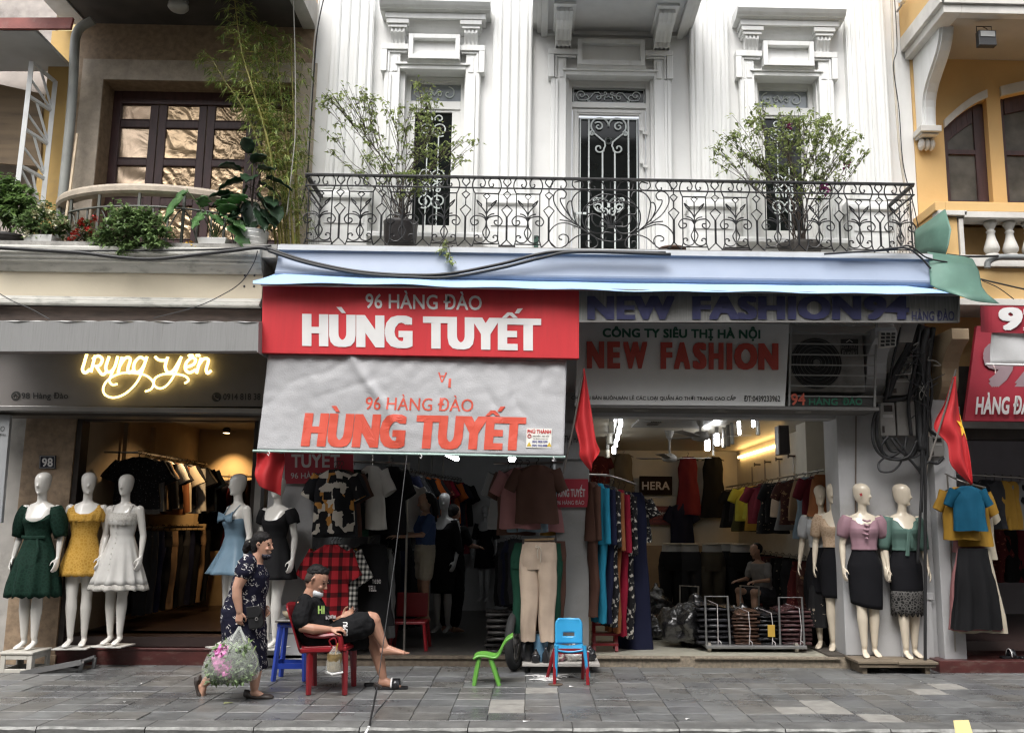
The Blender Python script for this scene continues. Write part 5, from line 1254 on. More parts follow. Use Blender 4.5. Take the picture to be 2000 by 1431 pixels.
def head(mb,c,f,u,s=1.0,face=1.0):
 f=f.normalized();u=(u-f*u.dot(f)).normalized();r=f.cross(u)
 P=lambda a,b,z:c+f*(a*s)+r*(b*s)+u*(z*s)
 st=[(-.005,-.118,.018,.020),(.022,-.112,.036,.042),(.018,-.095,.048,.062),(.008,-.070,.057,.078),(.003,-.04,.065,.088),(0,-.005,.071,.094),(-.004,.03,.075,.097),(-.008,.06,.073,.094),(-.012,.085,.062,.080),(-.014,.104,.042,.056),(-.014,.113,.015,.02)]
 loft(mb,[ring(P(a,0,z),r,f,rx*s,ry*s,16)for a,z,rx,ry in st])
 if face:
  loft(mb,[ring(P(a-(face<1)*.008,0,z),r,f,rx*s,ry*s,8)for a,z,rx,ry in((.088,.018,.007,.006),(.098,-.01,.010,.012),(.108,-.03,.015,.016),(.098,-.044,.012,.010))])
  for q in(-1,1)if face==1 else():
   mb.ball(P(.083,q*.033,.016),.018*s,.009*s,.008*s,8,6)
   mb.ball(P(.076,q*.040,-.035),.018*s,.014*s,.016*s,8,6)
  if face==1:mb.ball(P(.088,0,-.064),.019*s,.010*s,.007*s,8,6);mb.ball(P(.086,0,-.076),.016*s,.010*s,.008*s,8,6)
  mb.ball(P(.078,0,-.104),.018*s,.014*s,.013*s,8,6)
  for q in(-1,1)if face==1 else():
   e=[P(-.004,q*.073,-.028),P(-.012,q*.082,.0),P(-.002,q*.081,.016),P(.008,q*.074,.008)]
   limb(mb,e,[.007*s,.009*s,.009*s,.006*s],6)
 return P
def torso(mb,st,n=18):
 """stations (centre, right, forward, rx, ry)"""
 return loft(mb,[ring(c,r,f,rx,ry,n,.9)for c,r,f,rx,ry in st])
# ------------------------------------------------------------------ shop mannequins
M_man=mat('white_mannequin_gloss',(.62,.60,.56),.22,var=.03,vs=3,bump=0,coat=.3)
M_manb=mat('cream_mannequin_gloss',(.66,.58,.46),.25,var=.04,vs=3,bump=0,coat=.2,stain=.2,sc=(.5,.42,.32),ss=3)
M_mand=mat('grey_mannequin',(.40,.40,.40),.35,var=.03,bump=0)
FEM=[(.80,.150,.100,0),(.86,.166,.112,.004),(.93,.164,.112,.006),(1.0,.142,.102,.002),(1.07,.116,.088,-.004),(1.13,.109,.084,-.006),(1.2,.122,.092,-.006),(1.27,.138,.110,-.018),(1.31,.140,.112,-.02),(1.37,.142,.092,-.006),(1.42,.150,.072,.004),(1.45,.120,.060,.010),(1.475,.060,.052,.010)]
def body_mesh(pose,arms=True):
 mb=MB();X,Yv=V(1,0,0),V(0,1,0)
 loft(mb,[ring(V(0,cy,z),X,Yv,rx,ry,18,.92)for z,rx,ry,cy in FEM])
 loft(mb,[ring(V(0,y,z),X,Yv,r,r*1.05,12)for z,r,y in((1.45,.060,.01),(1.49,.048,.006),(1.55,.045,-.004),(1.60,.047,-.008))])
 turn=pose.get('turn',0)
 f=V(math.sin(turn),-math.cos(turn),-.05)
 head(mb,V(0,-.012,1.672),f,V(0,0,1),1.0,.5)
 if arms:
  for q in(-1,1):
   sh,el,wr=[Vector(p)for p in pose['arm'][0 if q<0 else 1]]
   limb(mb,[sh,mix(sh,el,.3),mix(sh,el,.75),el,mix(el,wr,.3),mix(el,wr,.8),wr],[.047,.044,.037,.034,.034,.024,.020])
   hand(mb,wr,(wr-el)+V(0,-.05,0),V(-q*.9,.25,0),.95,.35,-q,.0095)
 for q in(-1,1):
  hp,kn,an,to=[Vector(p)for p in pose['leg'][0 if q<0 else 1]]
  limb(mb,[hp,mix(hp,kn,.35),mix(hp,kn,.75),kn,mix(kn,an,.28),mix(kn,an,.6),an],[.088,.080,.062,.052,.056,.044,.031])
  mb.ball(an+V(0,.012,-.03),.030,.034,.04,10,8)
  loft(mb,[ring(mix(an+V(0,.035,-.05),to,t),X,V(0,.35,.94),ru,rv,10)for t,ru,rv in((0,.027,.026),(.35,.031,.03),(.7,.037,.022),(.92,.034,.014),(1,.018,.009))])
 return mb
POSE_A=dict(arm=[[(-.165,.01,1.405),(-.215,.035,1.13),(-.225,-.03,.90)],[(.165,.01,1.405),(.215,.035,1.13),(.235,-.02,.90)]],leg=[[(-.082,0,.88),(-.070,-.01,.49),(-.062,.02,.115),(-.068,-.115,.018)],[(.082,0,.88),(.068,-.03,.49),(.060,-.01,.115),(.070,-.145,.018)]])
POSE_B=dict(turn=.35,arm=[[(-.165,.01,1.405),(-.225,.05,1.14),(-.25,.0,.91)],[(.165,.01,1.405),(.205,.05,1.13),(.20,-.05,.90)]],leg=[[(-.082,0,.88),(-.06,-.04,.49),(-.045,-.03,.115),(-.05,-.165,.018)],[(.082,0,.88),(.075,.0,.49),(.07,.03,.115),(.09,-.10,.018)]])
POSE_C=dict(turn=.9,arm=POSE_A['arm'],leg=POSE_B['leg'])
_bm={}
def mannequin(label,px,py_head,py_foot,Y,pose='A',rot=0.0,skin=None,group=None):
 b=W(px,py_foot,Y);top=W(px,py_head,Y).z
 t=thing('mannequin',label,'mannequin',tuple(b),group)
 s=(top-b.z)/1.787
 t.scale=(s,s,s);t.rotation_euler=(0,0,rot)
 if pose not in _bm:
  h=bpy.data.objects.new('h',None);col.objects.link(h)
  o=blob('body',body_mesh(dict(A=POSE_A,B=POSE_B,C=POSE_C)[pose]),.0075,M_man,h,7);o.parent=None;bpy.data.objects.remove(h);_bm[pose]=o;first=o
 else:
  first=_bm[pose].copy();col.objects.link(first)
 first.parent=t;first.location=(0,0,0)
 if skin:first.material_slots[0].link='OBJECT';first.material_slots[0].material=skin
 return t
def lpart(mb,name,m,parent,**k):
 """a part modelled in its thing's own (unscaled, unrotated) frame"""
 loc=parent_loc(parent);mb.v=[p+loc for p in mb.v]
 return mb.build(name,m,parent,**k)
def wear(name,m,t,prof,folds=0,famp=0.0,fstart=1.0,n=64,neck=0.0,neckv=0.0,jag=0.0,sway=0.0,seed=0,thick=.004,nsub=4,fsharp=1.0,asym=0.0):
 """a garment round the trunk: prof = (z, rx, ry, cy) from the top edge to the hem; folds deepen below z = fstart; neck = how much lower the top edge sits in front"""
 rr=[]
 for(a,b)in zip(prof,prof[1:]):
  for k in range(nsub):rr.append([a[i]+(b[i]-a[i])*k/nsub for i in range(4)])
 rr.append(list(prof[-1]));zb=prof[-1][0]
 vs=[];rs=random.Random(seed);ph=[rs.uniform(0,6.28)for _ in range(6)]
 for j,(z,rx,ry,cy)in enumerate(rr):
  d=max(0,min(1,(fstart-z)/max(.001,fstart-zb)))
  for k in range(n):
   a=2*math.pi*k/n;fr=max(0,-math.sin(a))
   w=math.cos(folds*a+ph[0]+.6*math.sin(2*a+ph[1]));w=math.copysign(abs(w)**fsharp,w)
   f=1+famp*d*w+.012*math.sin(3*a+ph[2]+z*9)+.006*math.sin(7*a+z*23+ph[3])
   zz=z
   if j<nsub*2:zz-=(neck*max(0,fr)**3+neckv*max(0,1-abs(math.cos(a))*2.2)*(fr>0))*(1-j/(nsub*2))
   if j==len(rr)-1 and jag:zz-=jag*abs(math.sin(a*9))
   if asym:zz-=asym*d*math.cos(a+.6)
   vs.append(V(rx*f*math.cos(a)+sway*d*.02,cy+ry*f*math.sin(a),zz))
 m_=MB();fs=[(j*n+k,j*n+(k+1)%n,(j+1)*n+(k+1)%n,(j+1)*n+k)for j in range(len(rr)-1)for k in range(n)]
 m_.add(vs,fs)
 return lpart(m_,name,m,t,smooth=True,thick=thick,off=1)
def sleeve(name,m,t,a,b,r0,r1,puff=0.0,n=20,seed=0,ruffle=0.0):
 a,b=Vector(a),Vector(b);d=(b-a).normalized();u=d.orthogonal().normalized();w=d.cross(u)
 rows=9;vs=[]
 for j in range(rows):
  q=j/(rows-1);r=r0+(r1-r0)*q+puff*math.sin(math.pi*min(1,q*1.1))**.7
  for k in range(n):
   an=2*math.pi*k/n;rr=r*(1+.07*math.sin(5*an+seed+q*4)+ruffle*q*math.sin(9*an))
   vs.append(a+(b-a)*q+u*(rr*math.cos(an))+w*(rr*math.sin(an)))
 m_=MB().add(vs,[(j*n+k,j*n+(k+1)%n,(j+1)*n+(k+1)%n,(j+1)*n+k)for j in range(rows-1)for k in range(n)])
 return lpart(m_,name,m,t,smooth=True,thick=.004)
def bodice(dz=.012,top=1.43,bottom=1.10):
 """trunk profile a little outside the body, from the neck line down"""
 out=[]
 for z,rx,ry,cy in reversed(FEM):
  if bottom-.01<=z<=top:out.append((z,rx+dz,ry+dz,cy))
 return out
def cloth(name,c,r=.75,**k):
 k.setdefault('var',.10);k.setdefault('vs',5);k.setdefault('bump',.2);k.setdefault('bs',160);k.setdefault('sheen',0);k.setdefault('spec',.12)
 return mat(name,c,r,**k)
def lace(name,c,c2,sc=26):
 m=cloth(name,c);nt,p,mp,src=base_in(m)
 v=_nd(nt,'ShaderNodeTexVoronoi');v.inputs['Scale'].default_value=sc;v.feature='DISTANCE_TO_EDGE';nt.links.new(mp,v.inputs['Vector'])
 r=_nd(nt,'ShaderNodeValToRGB');r.color_ramp.elements[0].position=.03;r.color_ramp.elements[1].position=.22;nt.links.new(v.outputs[0],r.inputs[0])
 mx=_nd(nt,'ShaderNodeMix',data_type='RGBA');nt.links.new(r.outputs[0],mx.inputs[0]);mx.inputs[6].default_value=c2+(1,);nt.links.new(src,mx.inputs[7])
 nt.links.new(mx.outputs[2],p.inputs['Base Color']);return m
M_plate=mat('white_base_board',(.50,.49,.46),.5,var=.08,bump=.1,stain=.4,sc=(.3,.28,.25))
def plate(t,w=.34,d=.26,h=.015):
 lpart(MB().box(-w/2,w/2,-d*.62,d*.5,-h,-.001),'base_plate',M_plate,t,bevel=.003)
G98,G94='mannequins standing along shop 98','mannequins standing beside shop 94'
t=mannequin('white mannequin in a dark green puff-sleeved dress with a scalloped hem, on a white stool',54,921,1267,10.1,'A',-.05,group=G98)
Mg=lace('bottle_green_lace',(.005,.018,.012),(.009,.030,.020))
wear('dress',Mg,t,bodice(.016,1.40,1.09)+[(1.0,.165,.125,0),(.85,.215,.17,0),(.66,.25,.20,0),(.54,.26,.21,0)],11,.10,1.1,jag=.03,neck=.09,seed=1)
for q in(-1,1):sleeve('sleeve',Mg,t,(q*.145,.01,1.43),(q*.225,.02,1.12),.056,.060,.026,seed=q)
lpart(MB().tube([(-.125,-.09,1.12),(0,-.112,1.11),(.125,-.09,1.12)],.018,6,flat=.4).tube([(.05,-.11,1.10),(.09,-.15,.98),(.08,-.16,.86)],.014,5,flat=.4),'sash',Mg,t)
plate(t)
t=mannequin('white mannequin in a mustard yellow lace mini dress with flounced shoulders',146,921,1262,10.25,'B',.1,group=G98)
My=lace('mustard_lace',(.40,.22,.035),(.50,.30,.07),34)
wear('dress',My,t,bodice(.015,1.40,1.09)+[(1.0,.155,.118,0),(.85,.198,.15,0),(.72,.222,.17,0)],9,.05,1.05,jag=.012,neck=.08,seed=2)
wear('flounce',My,t,[(1.445,.125,.08,.006),(1.40,.185,.10,0),(1.34,.19,.125,-.004),(1.28,.178,.132,-.012)],14,.07,1.42,jag=.02,neck=.10,seed=3)
plate(t)
t=mannequin('white mannequin in a white sleeveless button dress with pleats and lace hem',222,925,1258,10.25,'A',-.12,group=G98)
Mw=cloth('white_cotton_dress',(.50,.49,.465),bump=.15)
Mwl=lace('white_lace',(.40,.385,.345),(.50,.48,.45),40)
wear('dress',Mw,t,bodice(.014,1.36,1.09)+[(1.0,.165,.13,0),(.85,.215,.175,0),(.62,.28,.225,0)],13,.10,1.1,neck=.02,seed=4)
wear('lace_hem',Mwl,t,[(.625,.278,.223,0),(.575,.292,.235,0)],13,.10,1.1,jag=.02,seed=4)
wear('lace_bodice',Mwl,t,[(1.37,.158,.108,-.006),(1.30,.16,.13,-.02),(1.24,.146,.118,-.015)],16,.04,1.37,jag=.012,seed=5)
for q in(-1,1):lpart(MB().tube([(q*.09,-.10,1.35),(q*.105,-.04,1.45),(q*.10,.05,1.42)],.012,6,flat=.5),'strap',Mwl,t)
for k in range(9):lpart(MB().ball((.0,-.128-.012*k*(k>3),1.22-.055*k),.007,n=6,m=4),'button',Mwl,t)
plate(t)
t=mannequin('white mannequin in a pale blue satin strap dress with a big bow',447,924,1262,10.3,'A',-.75,group=G98)
Mbl=cloth('pale_blue_satin',(.13,.20,.26),.32,bump=.05,sheen=0)
wear('dress',Mbl,t,bodice(.013,1.36,1.09)+[(1.0,.17,.13,0),(.88,.23,.19,0),(.74,.30,.25,0)],8,.10,1.1,neck=.03,seed=6)
for q in(-1,1):
 lpart(MB().tube([(q*.08,-.11,1.35),(q*.10,-.03,1.45),(q*.095,.06,1.40)],.006,5),'strap',Mbl,t)
 lpart(MB().add(*(lambda n_:([V(q*(.01+.13*i/7),-.135-.03*math.sin(i/7*3.1)*(1 if j<3 else-.3),1.32+(j-2)*(.012+.018*i/7))for j in range(5)for i in range(8)],[(j*8+i,j*8+i+1,(j+1)*8+i+1,(j+1)*8+i)for j in range(4)for i in range(7)]))(0)),'bow',Mbl,t,smooth=True,thick=.012)
lpart(MB().ball((0,-.14,1.32),.02,.015,.028,8,6),'bow_knot',Mbl,t,smooth=True)
plate(t,.38)
t=mannequin('white mannequin in a short black cap-sleeved dress, its head under a red flag',527,930,1262,10.2,'A',-.35,group=G98)
Mk=cloth('black_crepe',(.012,.012,.013),.8,bump=.1)
wear('dress',Mk,t,bodice(.013,1.44,1.09)+[(1.0,.165,.125,0),(.86,.21,.17,0),(.70,.25,.20,0)],8,.06,1.1,neck=.11,seed=7)
for q in(-1,1):sleeve('sleeve',Mk,t,(q*.15,.01,1.43),(q*.205,.02,1.28),.056,.062,.01,seed=q)
plate(t)
def skirt(t,m,hem,wide=.0,seed=0,asym=0.0,w=.0):
 return wear('skirt',m,t,[(1.13,.118,.093,-.004),(1.07,.126,.098,-.002),(1.0,.152,.112,0),(.93,.174,.122,.003),(.86,.176,.122,.003),(.7,.17+wide,.118+wide,0),(hem,.160+wide,.112+wide,0)],5,.025,.9,seed=seed,asym=asym)
Mkn=cloth('black_skirt_cloth',(.010,.010,.012),.85,bump=.1)
def blouse(t,m,seed,neck=.05,neckv=0.0,puff=.02,slv=1.2,cuff=.055):
 wear('blouse',m,t,bodice(.016,1.445,1.2)+[(1.13,.128,.102,-.006),(1.09,.132,.105,-.004)],9,.035,1.35,neck=neck,neckv=neckv,seed=seed)
 for q in(-1,1):sleeve('sleeve',m,t,(q*.145,.01,1.435),(q*.215,.03,slv),.055,cuff,puff,seed=seed+q)
t=mannequin('cream mannequin in a pale grey blouse and black skirt, furthest inside shop 94',1612,946,1266,11.0,'B',-.5,M_manb,G94)
blouse(t,cloth('pale_grey_blouse',(.40,.41,.42)),11);skirt(t,Mkn,.60,seed=12)
t=mannequin('cream mannequin in a beige V-neck lace blouse and black skirt at the shop mouth',1640,942,1272,10.75,'A',-.45,M_manb,G94)
blouse(t,lace('beige_lace',(.42,.30,.20),(.52,.39,.28),30),13,neckv=.1,puff=.02);skirt(t,Mkn,.56,seed=14)
t=mannequin('cream mannequin in a pink frilled blouse and slanted black skirt, red mark on its cheek',1697,943,1283,10.33,'C',-.12,M_manb,G94)
Mpk=cloth('dusty_pink_satin',(.33,.20,.235),.4,bump=.06)
blouse(t,Mpk,15,puff=.024,slv=1.22);skirt(t,Mkn,.52,seed=16,asym=.035)
m_=MB()
for k in range(5):m_.tube(smooth_path([(-.03+.02*math.sin(k*2),-.13,1.40-.045*k),(.01,-.155,1.385-.045*k),(.05-.012*k,-.13,1.395-.045*k)],4),.011,5,flat=.5)
lpart(m_,'frill',Mpk,t,smooth=True)
lpart(MB().prism([(-.045,-.098,1.672),(-.02,-.108,1.678),(-.016,-.11,1.650),(-.036,-.106,1.642)],(0,-.004,0)),'cheek_mark',mat('red_tape',(.35,.03,.03),.5,bump=0),t)
t=mannequin('cream mannequin in a sage green bow blouse and black skirt with a lace hem',1777,944,1285,10.33,'C',.02,M_manb,G94)
Msg=cloth('sage_satin',(.10,.17,.145),.38,bump=.06)
blouse(t,Msg,17,neckv=.12,puff=.02,slv=1.1,cuff=.062)
lpart(MB().tube([(-.05,-.118,1.30),(0,-.150,1.29),(.05,-.118,1.30)],.022,6,flat=.4).tube([(0,-.15,1.29),(-.012,-.14,1.16),(-.02,-.122,1.04)],.022,6,flat=.3).tube([(.004,-.15,1.29),(.03,-.14,1.2),(.035,-.12,1.12)],.018,6,flat=.3),'bow',Msg,t)
skirt(t,Mkn,.66,seed=18)
wear('lace_hem',lace('black_lace',(.012,.012,.012),(.10,.095,.09),36),t,[(.68,.172,.12,0),(.47,.172,.125,0)],5,.02,.9,jag=.05,seed=18,thick=.002)
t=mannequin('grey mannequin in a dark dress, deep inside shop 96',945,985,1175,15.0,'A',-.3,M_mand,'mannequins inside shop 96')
wear('dress',Mk,t,bodice(.015,1.40,1.09)+[(1.0,.165,.125,0),(.62,.2,.16,0)],7,.06,1.1,neck=.06,seed=20)
for q in(-1,1):sleeve('sleeve',Mk,t,(q*.15,.01,1.43),(q*.22,.03,1.15),.055,.058,.01)
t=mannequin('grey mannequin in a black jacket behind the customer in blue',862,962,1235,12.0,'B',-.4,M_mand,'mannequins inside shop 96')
blouse(t,Mk,21,neckv=.12,puff=.0,slv=1.0);skirt(t,Mk,.5,seed=22)
# ================================================================== people
def skin(name,c):return mat(name,c,.5,var=.07,vs=9,bump=.08,bs=140,sss=.08,c2=(min(1,c[0]*1.08),c[1]*1.0,c[2]*.98))
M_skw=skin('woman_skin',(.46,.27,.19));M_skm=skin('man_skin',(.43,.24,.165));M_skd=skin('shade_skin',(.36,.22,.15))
M_hair=mat('black_hair',(.008,.007,.007),.6,spec=.2,var=.3,vs=30,bump=.5,bs=160,stretch=(1,1,.15))
M_eye=mat('dark_eye',(.01,.008,.007),.2,bump=0);M_lip=mat('lip',(.30,.11,.09),.45,bump=0)
def floral(name,base,fl,sc):
 m=cloth(name,base,sheen=0);nt,p,mp,src=base_in(m)
 dn=_nd(nt,'ShaderNodeTexNoise');dn.inputs['Scale'].default_value=sc*1.6;nt.links.new(mp,dn.inputs['Vector'])
 ad=_nd(nt,'ShaderNodeMix',data_type='VECTOR');ad.inputs[0].default_value=.06
 nt.links.new(mp,ad.inputs[4]);nt.links.new(dn.outputs['Color'],ad.inputs[5])
 v=_nd(nt,'ShaderNodeTexVoronoi');v.feature='F1';v.inputs['Scale'].default_value=sc;nt.links.new(ad.outputs[1],v.inputs['Vector'])
 w=_nd(nt,'ShaderNodeTexWave');w.inputs['Scale'].default_value=sc*.9;w.inputs['Distortion'].default_value=6;w.inputs['Detail Scale'].default_value=2.5;w.bands_direction='DIAGONAL';nt.links.new(ad.outputs[1],w.inputs['Vector'])
 a=_nd(nt,'ShaderNodeMath',operation='LESS_THAN');a.inputs[1].default_value=.42;nt.links.new(v.outputs['Distance'],a.inputs[0])
 b=_nd(nt,'ShaderNodeMath',operation='GREATER_THAN');b.inputs[1].default_value=.80;nt.links.new(w.outputs['Fac'],b.inputs[0])
 c=_nd(nt,'ShaderNodeMath',operation='MULTIPLY');nt.links.new(a.outputs[0],c.inputs[0]);nt.links.new(b.outputs[0],c.inputs[1])
 mx=_nd(nt,'ShaderNodeMix',data_type='RGBA');nt.links.new(c.outputs[0],mx.inputs[0]);nt.links.new(src,mx.inputs[6]);mx.inputs[7].default_value=fl+(1,)
 nt.links.new(mx.outputs[2],p.inputs['Base Color']);return m
def face_parts(t,c,f,u,s,lip=True):
 f=f.normalized();u=(u-f*u.dot(f)).normalized();r=f.cross(u)
 P=lambda a,b,z:c+f*(a*s)+r*(b*s)+u*(z*s)
 for q in(-1,1):
  MB().ball(P(.083,q*.033,.002),.011*s,.007*s,.0055*s,8,6).build('eye',M_eye,t)
  MB().tube([P(.088,q*.016,.021),P(.088,q*.035,.025),P(.076,q*.052,.019)],.0035*s,5).build('eyebrow',M_hair,t)
 if lip:MB().tube([P(.083,-.020,-.069),P(.099,0,-.068),P(.083,.020,-.069)],.005*s,6).build('mouth',M_lip,t)
 return P
def stw(px,py,dy,Y,r=V(0,-1,0),f=V(1,0,0),ry=.15,rx=.15):return(W(px,py,Y+dy),r,f,ry,rx)
# ---------------- woman walking past
YWm=8.6
wo=thing('person','person walking in a dark floral dress, hair tied back, carrying a bag of greens','person',tuple(G(490,1366)))
w=lambda px,py,dy=0:W(px,py,YWm+dy)
hc,hf,hu=w(511,1063),V(1,-.12,-.05),V(.08,0,1)
b=MB()
head(b,hc,hf,hu,.95)
limb(b,[w(499,1103),w(503,1090),w(508,1078)],[.062,.056,.054])
sts=[(497,1101,.085,.075),(493,1110,.145,.10),(491,1126,.165,.138),(488,1145,.160,.142),(482,1165,.158,.145),(475,1190,.178,.172),(474,1206,.175,.165),(476,1222,.16,.14)]
torso(b,[stw(x,y,0,YWm,ry=a,rx=d)for x,y,a,d in sts])
nearA=[w(485,1100,-.155),w(474,1122,-.19),w(463,1148,-.21),w(463,1165,-.215),w(468,1194,-.215)]
limb(b,nearA,[.062,.058,.044,.042,.027])
hand(b,nearA[-1],V(.0,0,-1),V(.2,.95,0),.92,.75,1)
farA=[w(498,1102,.155),w(492,1135,.2),w(492,1160,.2),w(510,1185,.10)]
limb(b,farA,[.058,.050,.042,.028]);hand(b,farA[-1],V(.6,-.2,-.5),V(0,-1,0),.9,.6,-1)
limb(b,[w(478,1215,-.08),w(492,1262,-.07),w(498,1290,-.06),w(498,1310,-.06),w(497,1343,-.06)],[.085,.070,.062,.060,.036])
limb(b,[w(470,1215,.08),w(452,1262,.07),w(436,1290,.06),w(420,1310,.06),w(400,1334,.06)],[.085,.066,.060,.056,.036])
foot(b,w(497,1348,-.06),w(529,1351,-.06),.95);foot(b,w(400,1338,.06),w(408,1362,.06),.95)
blob('body',b,.0055,M_skw,wo,3)
P=face_parts(wo,hc,hf,hu,.95,False)
h=MB();f_,u_=hf.normalized(),(hu-hf.normalized()*hu.dot(hf.normalized())).normalized();r_=f_.cross(u_)
loft(h,[ring(P(a,0,z),r_,f_,rx*.95,ry*.95,16)for a,z,rx,ry in((-.035,-.075,.055,.045),(-.030,-.045,.068,.062),(-.022,-.01,.078,.078),(-.012,.035,.082,.096),(-.006,.07,.079,.094),(-.012,.095,.066,.080),(-.014,.118,.035,.05),(-.014,.124,.01,.02))])
h.ball(P(-.125,0,-.01),.045,.04,.05,12,10).ball(P(-.15,0,-.045),.032,.03,.05,10,8).ball(P(-.1,0,.01),.04,.04,.04,10,8)
blob('hair',h,.006,M_hair,wo,3,.003,.02)
MB().tube([P(-.105,-.04,.02),P(-.112,0,.035),P(-.105,.04,.02)],.008,6).build('hair_tie',mat('pale_hair_tie',(.5,.48,.42),.6),wo)
mk=MB();loft(mk,[ring(P(a,0,z),r_,f_,rx,ry,12)for a,z,rx,ry in((.045,-.085,.050,.055),(.058,-.105,.046,.050),(.055,-.128,.03,.036),(.05,-.14,.012,.015))])
mk=mk.build('face_mask',floral('mask_floral',(.02,.02,.03),(.3,.28,.3),60),wo,smooth=True)
MB().tube([P(.02,-.058,-.108),P(.005,-.074,-.05),P(-.004,-.079,-.01)],.0025,5).tube([P(.05,-.055,-.09),P(.02,-.072,-.045),P(.0,-.079,-.005)],.0025,5).prism([P(.035,-.055,-.10),P(.06,-.05,-.085),P(.05,-.052,-.115)],(0,-.004,0)).build('mask_strap',P_white,mk)
M_flor=floral('navy_floral',(.010,.010,.022),(.56,.54,.52),17)
d=MB()
torso(d,[stw(x,y,0,YWm,ry=a+.016,rx=e+.018)for x,y,a,e in sts[1:]])
torso(d,[stw(x,y,0,YWm,ry=a,rx=e)for x,y,a,e in((497,1101,.12,.085),(494,1108,.16,.105),(491,1124,.18,.152))])
torso(d,[stw(x,y,0,YWm,ry=a,rx=e)for x,y,a,e in((475,1190,.195,.19),(476,1215,.20,.19),(477,1245,.20,.19),(478,1275,.205,.185),(481,1302,.205,.175),(482,1306,.19,.165))])
for A in(nearA,farA):
 limb(d,[A[0]+V(0,0,.01),mix(A[0],A[1],.75)],[.078,.083])
dr_=blob('dress',d,.007,M_flor,wo,3,.010,.09)
pb=MB().prism([w(480,1186,-.21),w(504,1183,-.21),w(511,1190,-.21),w(515,1218,-.21),w(510,1226,-.21),w(486,1229,-.21)],(0,.06,0))
M_leath=mat('black_leather',(.013,.013,.014),.4,bump=.15,bs=200)
pb=pb.build('shoulder_bag',M_leath,wo,bevel=.012)
MB().prism([w(480,1185,-.218),w(503,1182,-.218),w(512,1192,-.218),w(505,1204,-.218),w(483,1206,-.218)],(0,.007,0)).build('flap',M_leath,pb,bevel=.003)
c=w(501,1208,-.222);MB().tube(disc(c,.012,12),.003,5,closed=True).build('buckle',M_steelt,pb)
for A,a,tp,nm_,q in((w(497,1345,-.06),0,w(531,1348,-.06),'shoe',1),(w(400,1337,.06),1,w(408,1366,.06),'shoe',-1)):
 f=(tp-A).normalized();sd=V(0,1,0);up=sd.cross(f)*-1
 sh=MB();n=12
 st_=[(-.085,-.038,.026,.032),(-.05,-.045,.043,.036),(-.01,-.062,.045,.020),(.05,-.064,.048,.018),(.10,-.056,.052,.027),(.14,-.054,.052,.028),(.18,-.054,.046,.024),(.215,-.056,.026,.014)]
 kk=(tp-A).length/.19;st_=[(x*kk if x>0 else x,z,rx,ry)for x,z,rx,ry in st_]
 if a:st_=[(x-.01,z,rx,ry)for x,z,rx,ry in st_]
 loft(sh,[ring(A+f*x+up*(abs(z)*-1),sd,up,rx,ry,n)for x,z,rx,ry in st_])
 blob('shoe',sh,.005,mat('brown_rubber',(.035,.026,.022),.55,bump=.05),wo,3)
cb=thing('carrier_bag','translucent plastic carrier bag full of greens and a pink parcel, held by the walking person','bag',tuple(w(458,1336,-.22)))
gl=MB();rb=random.Random(5)
def leafq(mb,p,l,wd,rnd):
 a,b_=rnd.uniform(0,6.28),rnd.uniform(-1.2,1.2);d=V(math.cos(a)*math.cos(b_),math.sin(a)*math.cos(b_),math.sin(b_));s_=d.orthogonal().normalized();n_=d.cross(s_)
 mb.add([p,p+d*l*.5+s_*wd+n_*wd*.3,p+d*l,p+d*l*.5-s_*wd+n_*wd*.3],[(0,1,2),(0,2,3)])
def inbag(fx,fz):return w(403+100*fx,1334-100*fz,-.22)
PB=[(0,.42,.20,0.02),(.03,.45,.42,.08),(.12,.47,.52,.125),(.30,.49,.55,.14),(.5,.51,.50,.125),(.68,.54,.39,.095),(.82,.58,.26,.055),(.93,.615,.14,.035),(1.02,.64,.06,.022),(1.10,.645,.03,.018)]
for k in range(1000):
 fx,fz=rb.random(),rb.random()**1.3
 fz=.04+fz*.72;wd_=next((c0+(c1-c0)*(fz-a0)/(b0-a0),r0+(r1-r0)*(fz-a0)/(b0-a0))for(a0,c0,r0,_),(b0,c1,r1,_)in zip(PB,PB[1:])if a0<=fz<=b0)
 leafq(gl,inbag(wd_[0]+(fx*2-1)*(wd_[1]*.86-.04),fz+.02)+V(0,rb.uniform(-.085,.06),0),rb.uniform(.04,.07),rb.uniform(.008,.018),rb)
stuff(gl.build('greens',mat('bag_greens',(.13,.19,.08),.5,var=.4,vs=12,bump=0),cb))
for k in range(14):
 a=inbag(rb.uniform(.5,.85),rb.uniform(.1,.3));MB().tube(smooth_path([a,a+V(rb.uniform(-.05,.05),rb.uniform(-.05,.05),.12),a+V(rb.uniform(-.1,.1),0,.26)],4),.006,5).build('stem',mat('pale_stem',(.25,.33,.12),.5),cb)
pk=MB();pk.ball(inbag(.34,.47)+V(0,-.055,0),.075,.05,.135,16,12);pk.ball(inbag(.42,.30)+V(0,-.05,0),.06,.045,.08,12,9)
blob('pink_parcel',pk,.009,mat('pink_plastic',(.62,.16,.42),.35,var=.1,bump=.1),cb,1,.025,.035)
M_film=mat('clear_carrier_film',(.75,.78,.74),.22,var=.05,bump=.5,bs=14,bdist=.03,alpha=.22,stretch=(2,2,.7))
bgm=MB();nn=44
prof_b=PB
rb2=[]
for j,(fz,cx_,rx_,ry_)in enumerate(prof_b):
 row=[]
 for k in range(nn):
  a=2*math.pi*k/nn;q=1+.05*math.sin(7*a+j)+.04*math.sin(13*a-j*2)
  row.append(inbag(cx_+rx_*q*math.cos(a)*1.03,fz)+V(0,ry_*q*math.sin(a),0))
 rb2.append(row)
loft(bgm,rb2,True)
blob_=bgm.build('plastic_film',M_film,cb,smooth=True,sub=1)
M_hnd=mat('bunched_film',(.62,.64,.60),.3,bump=.2,alpha=.75)
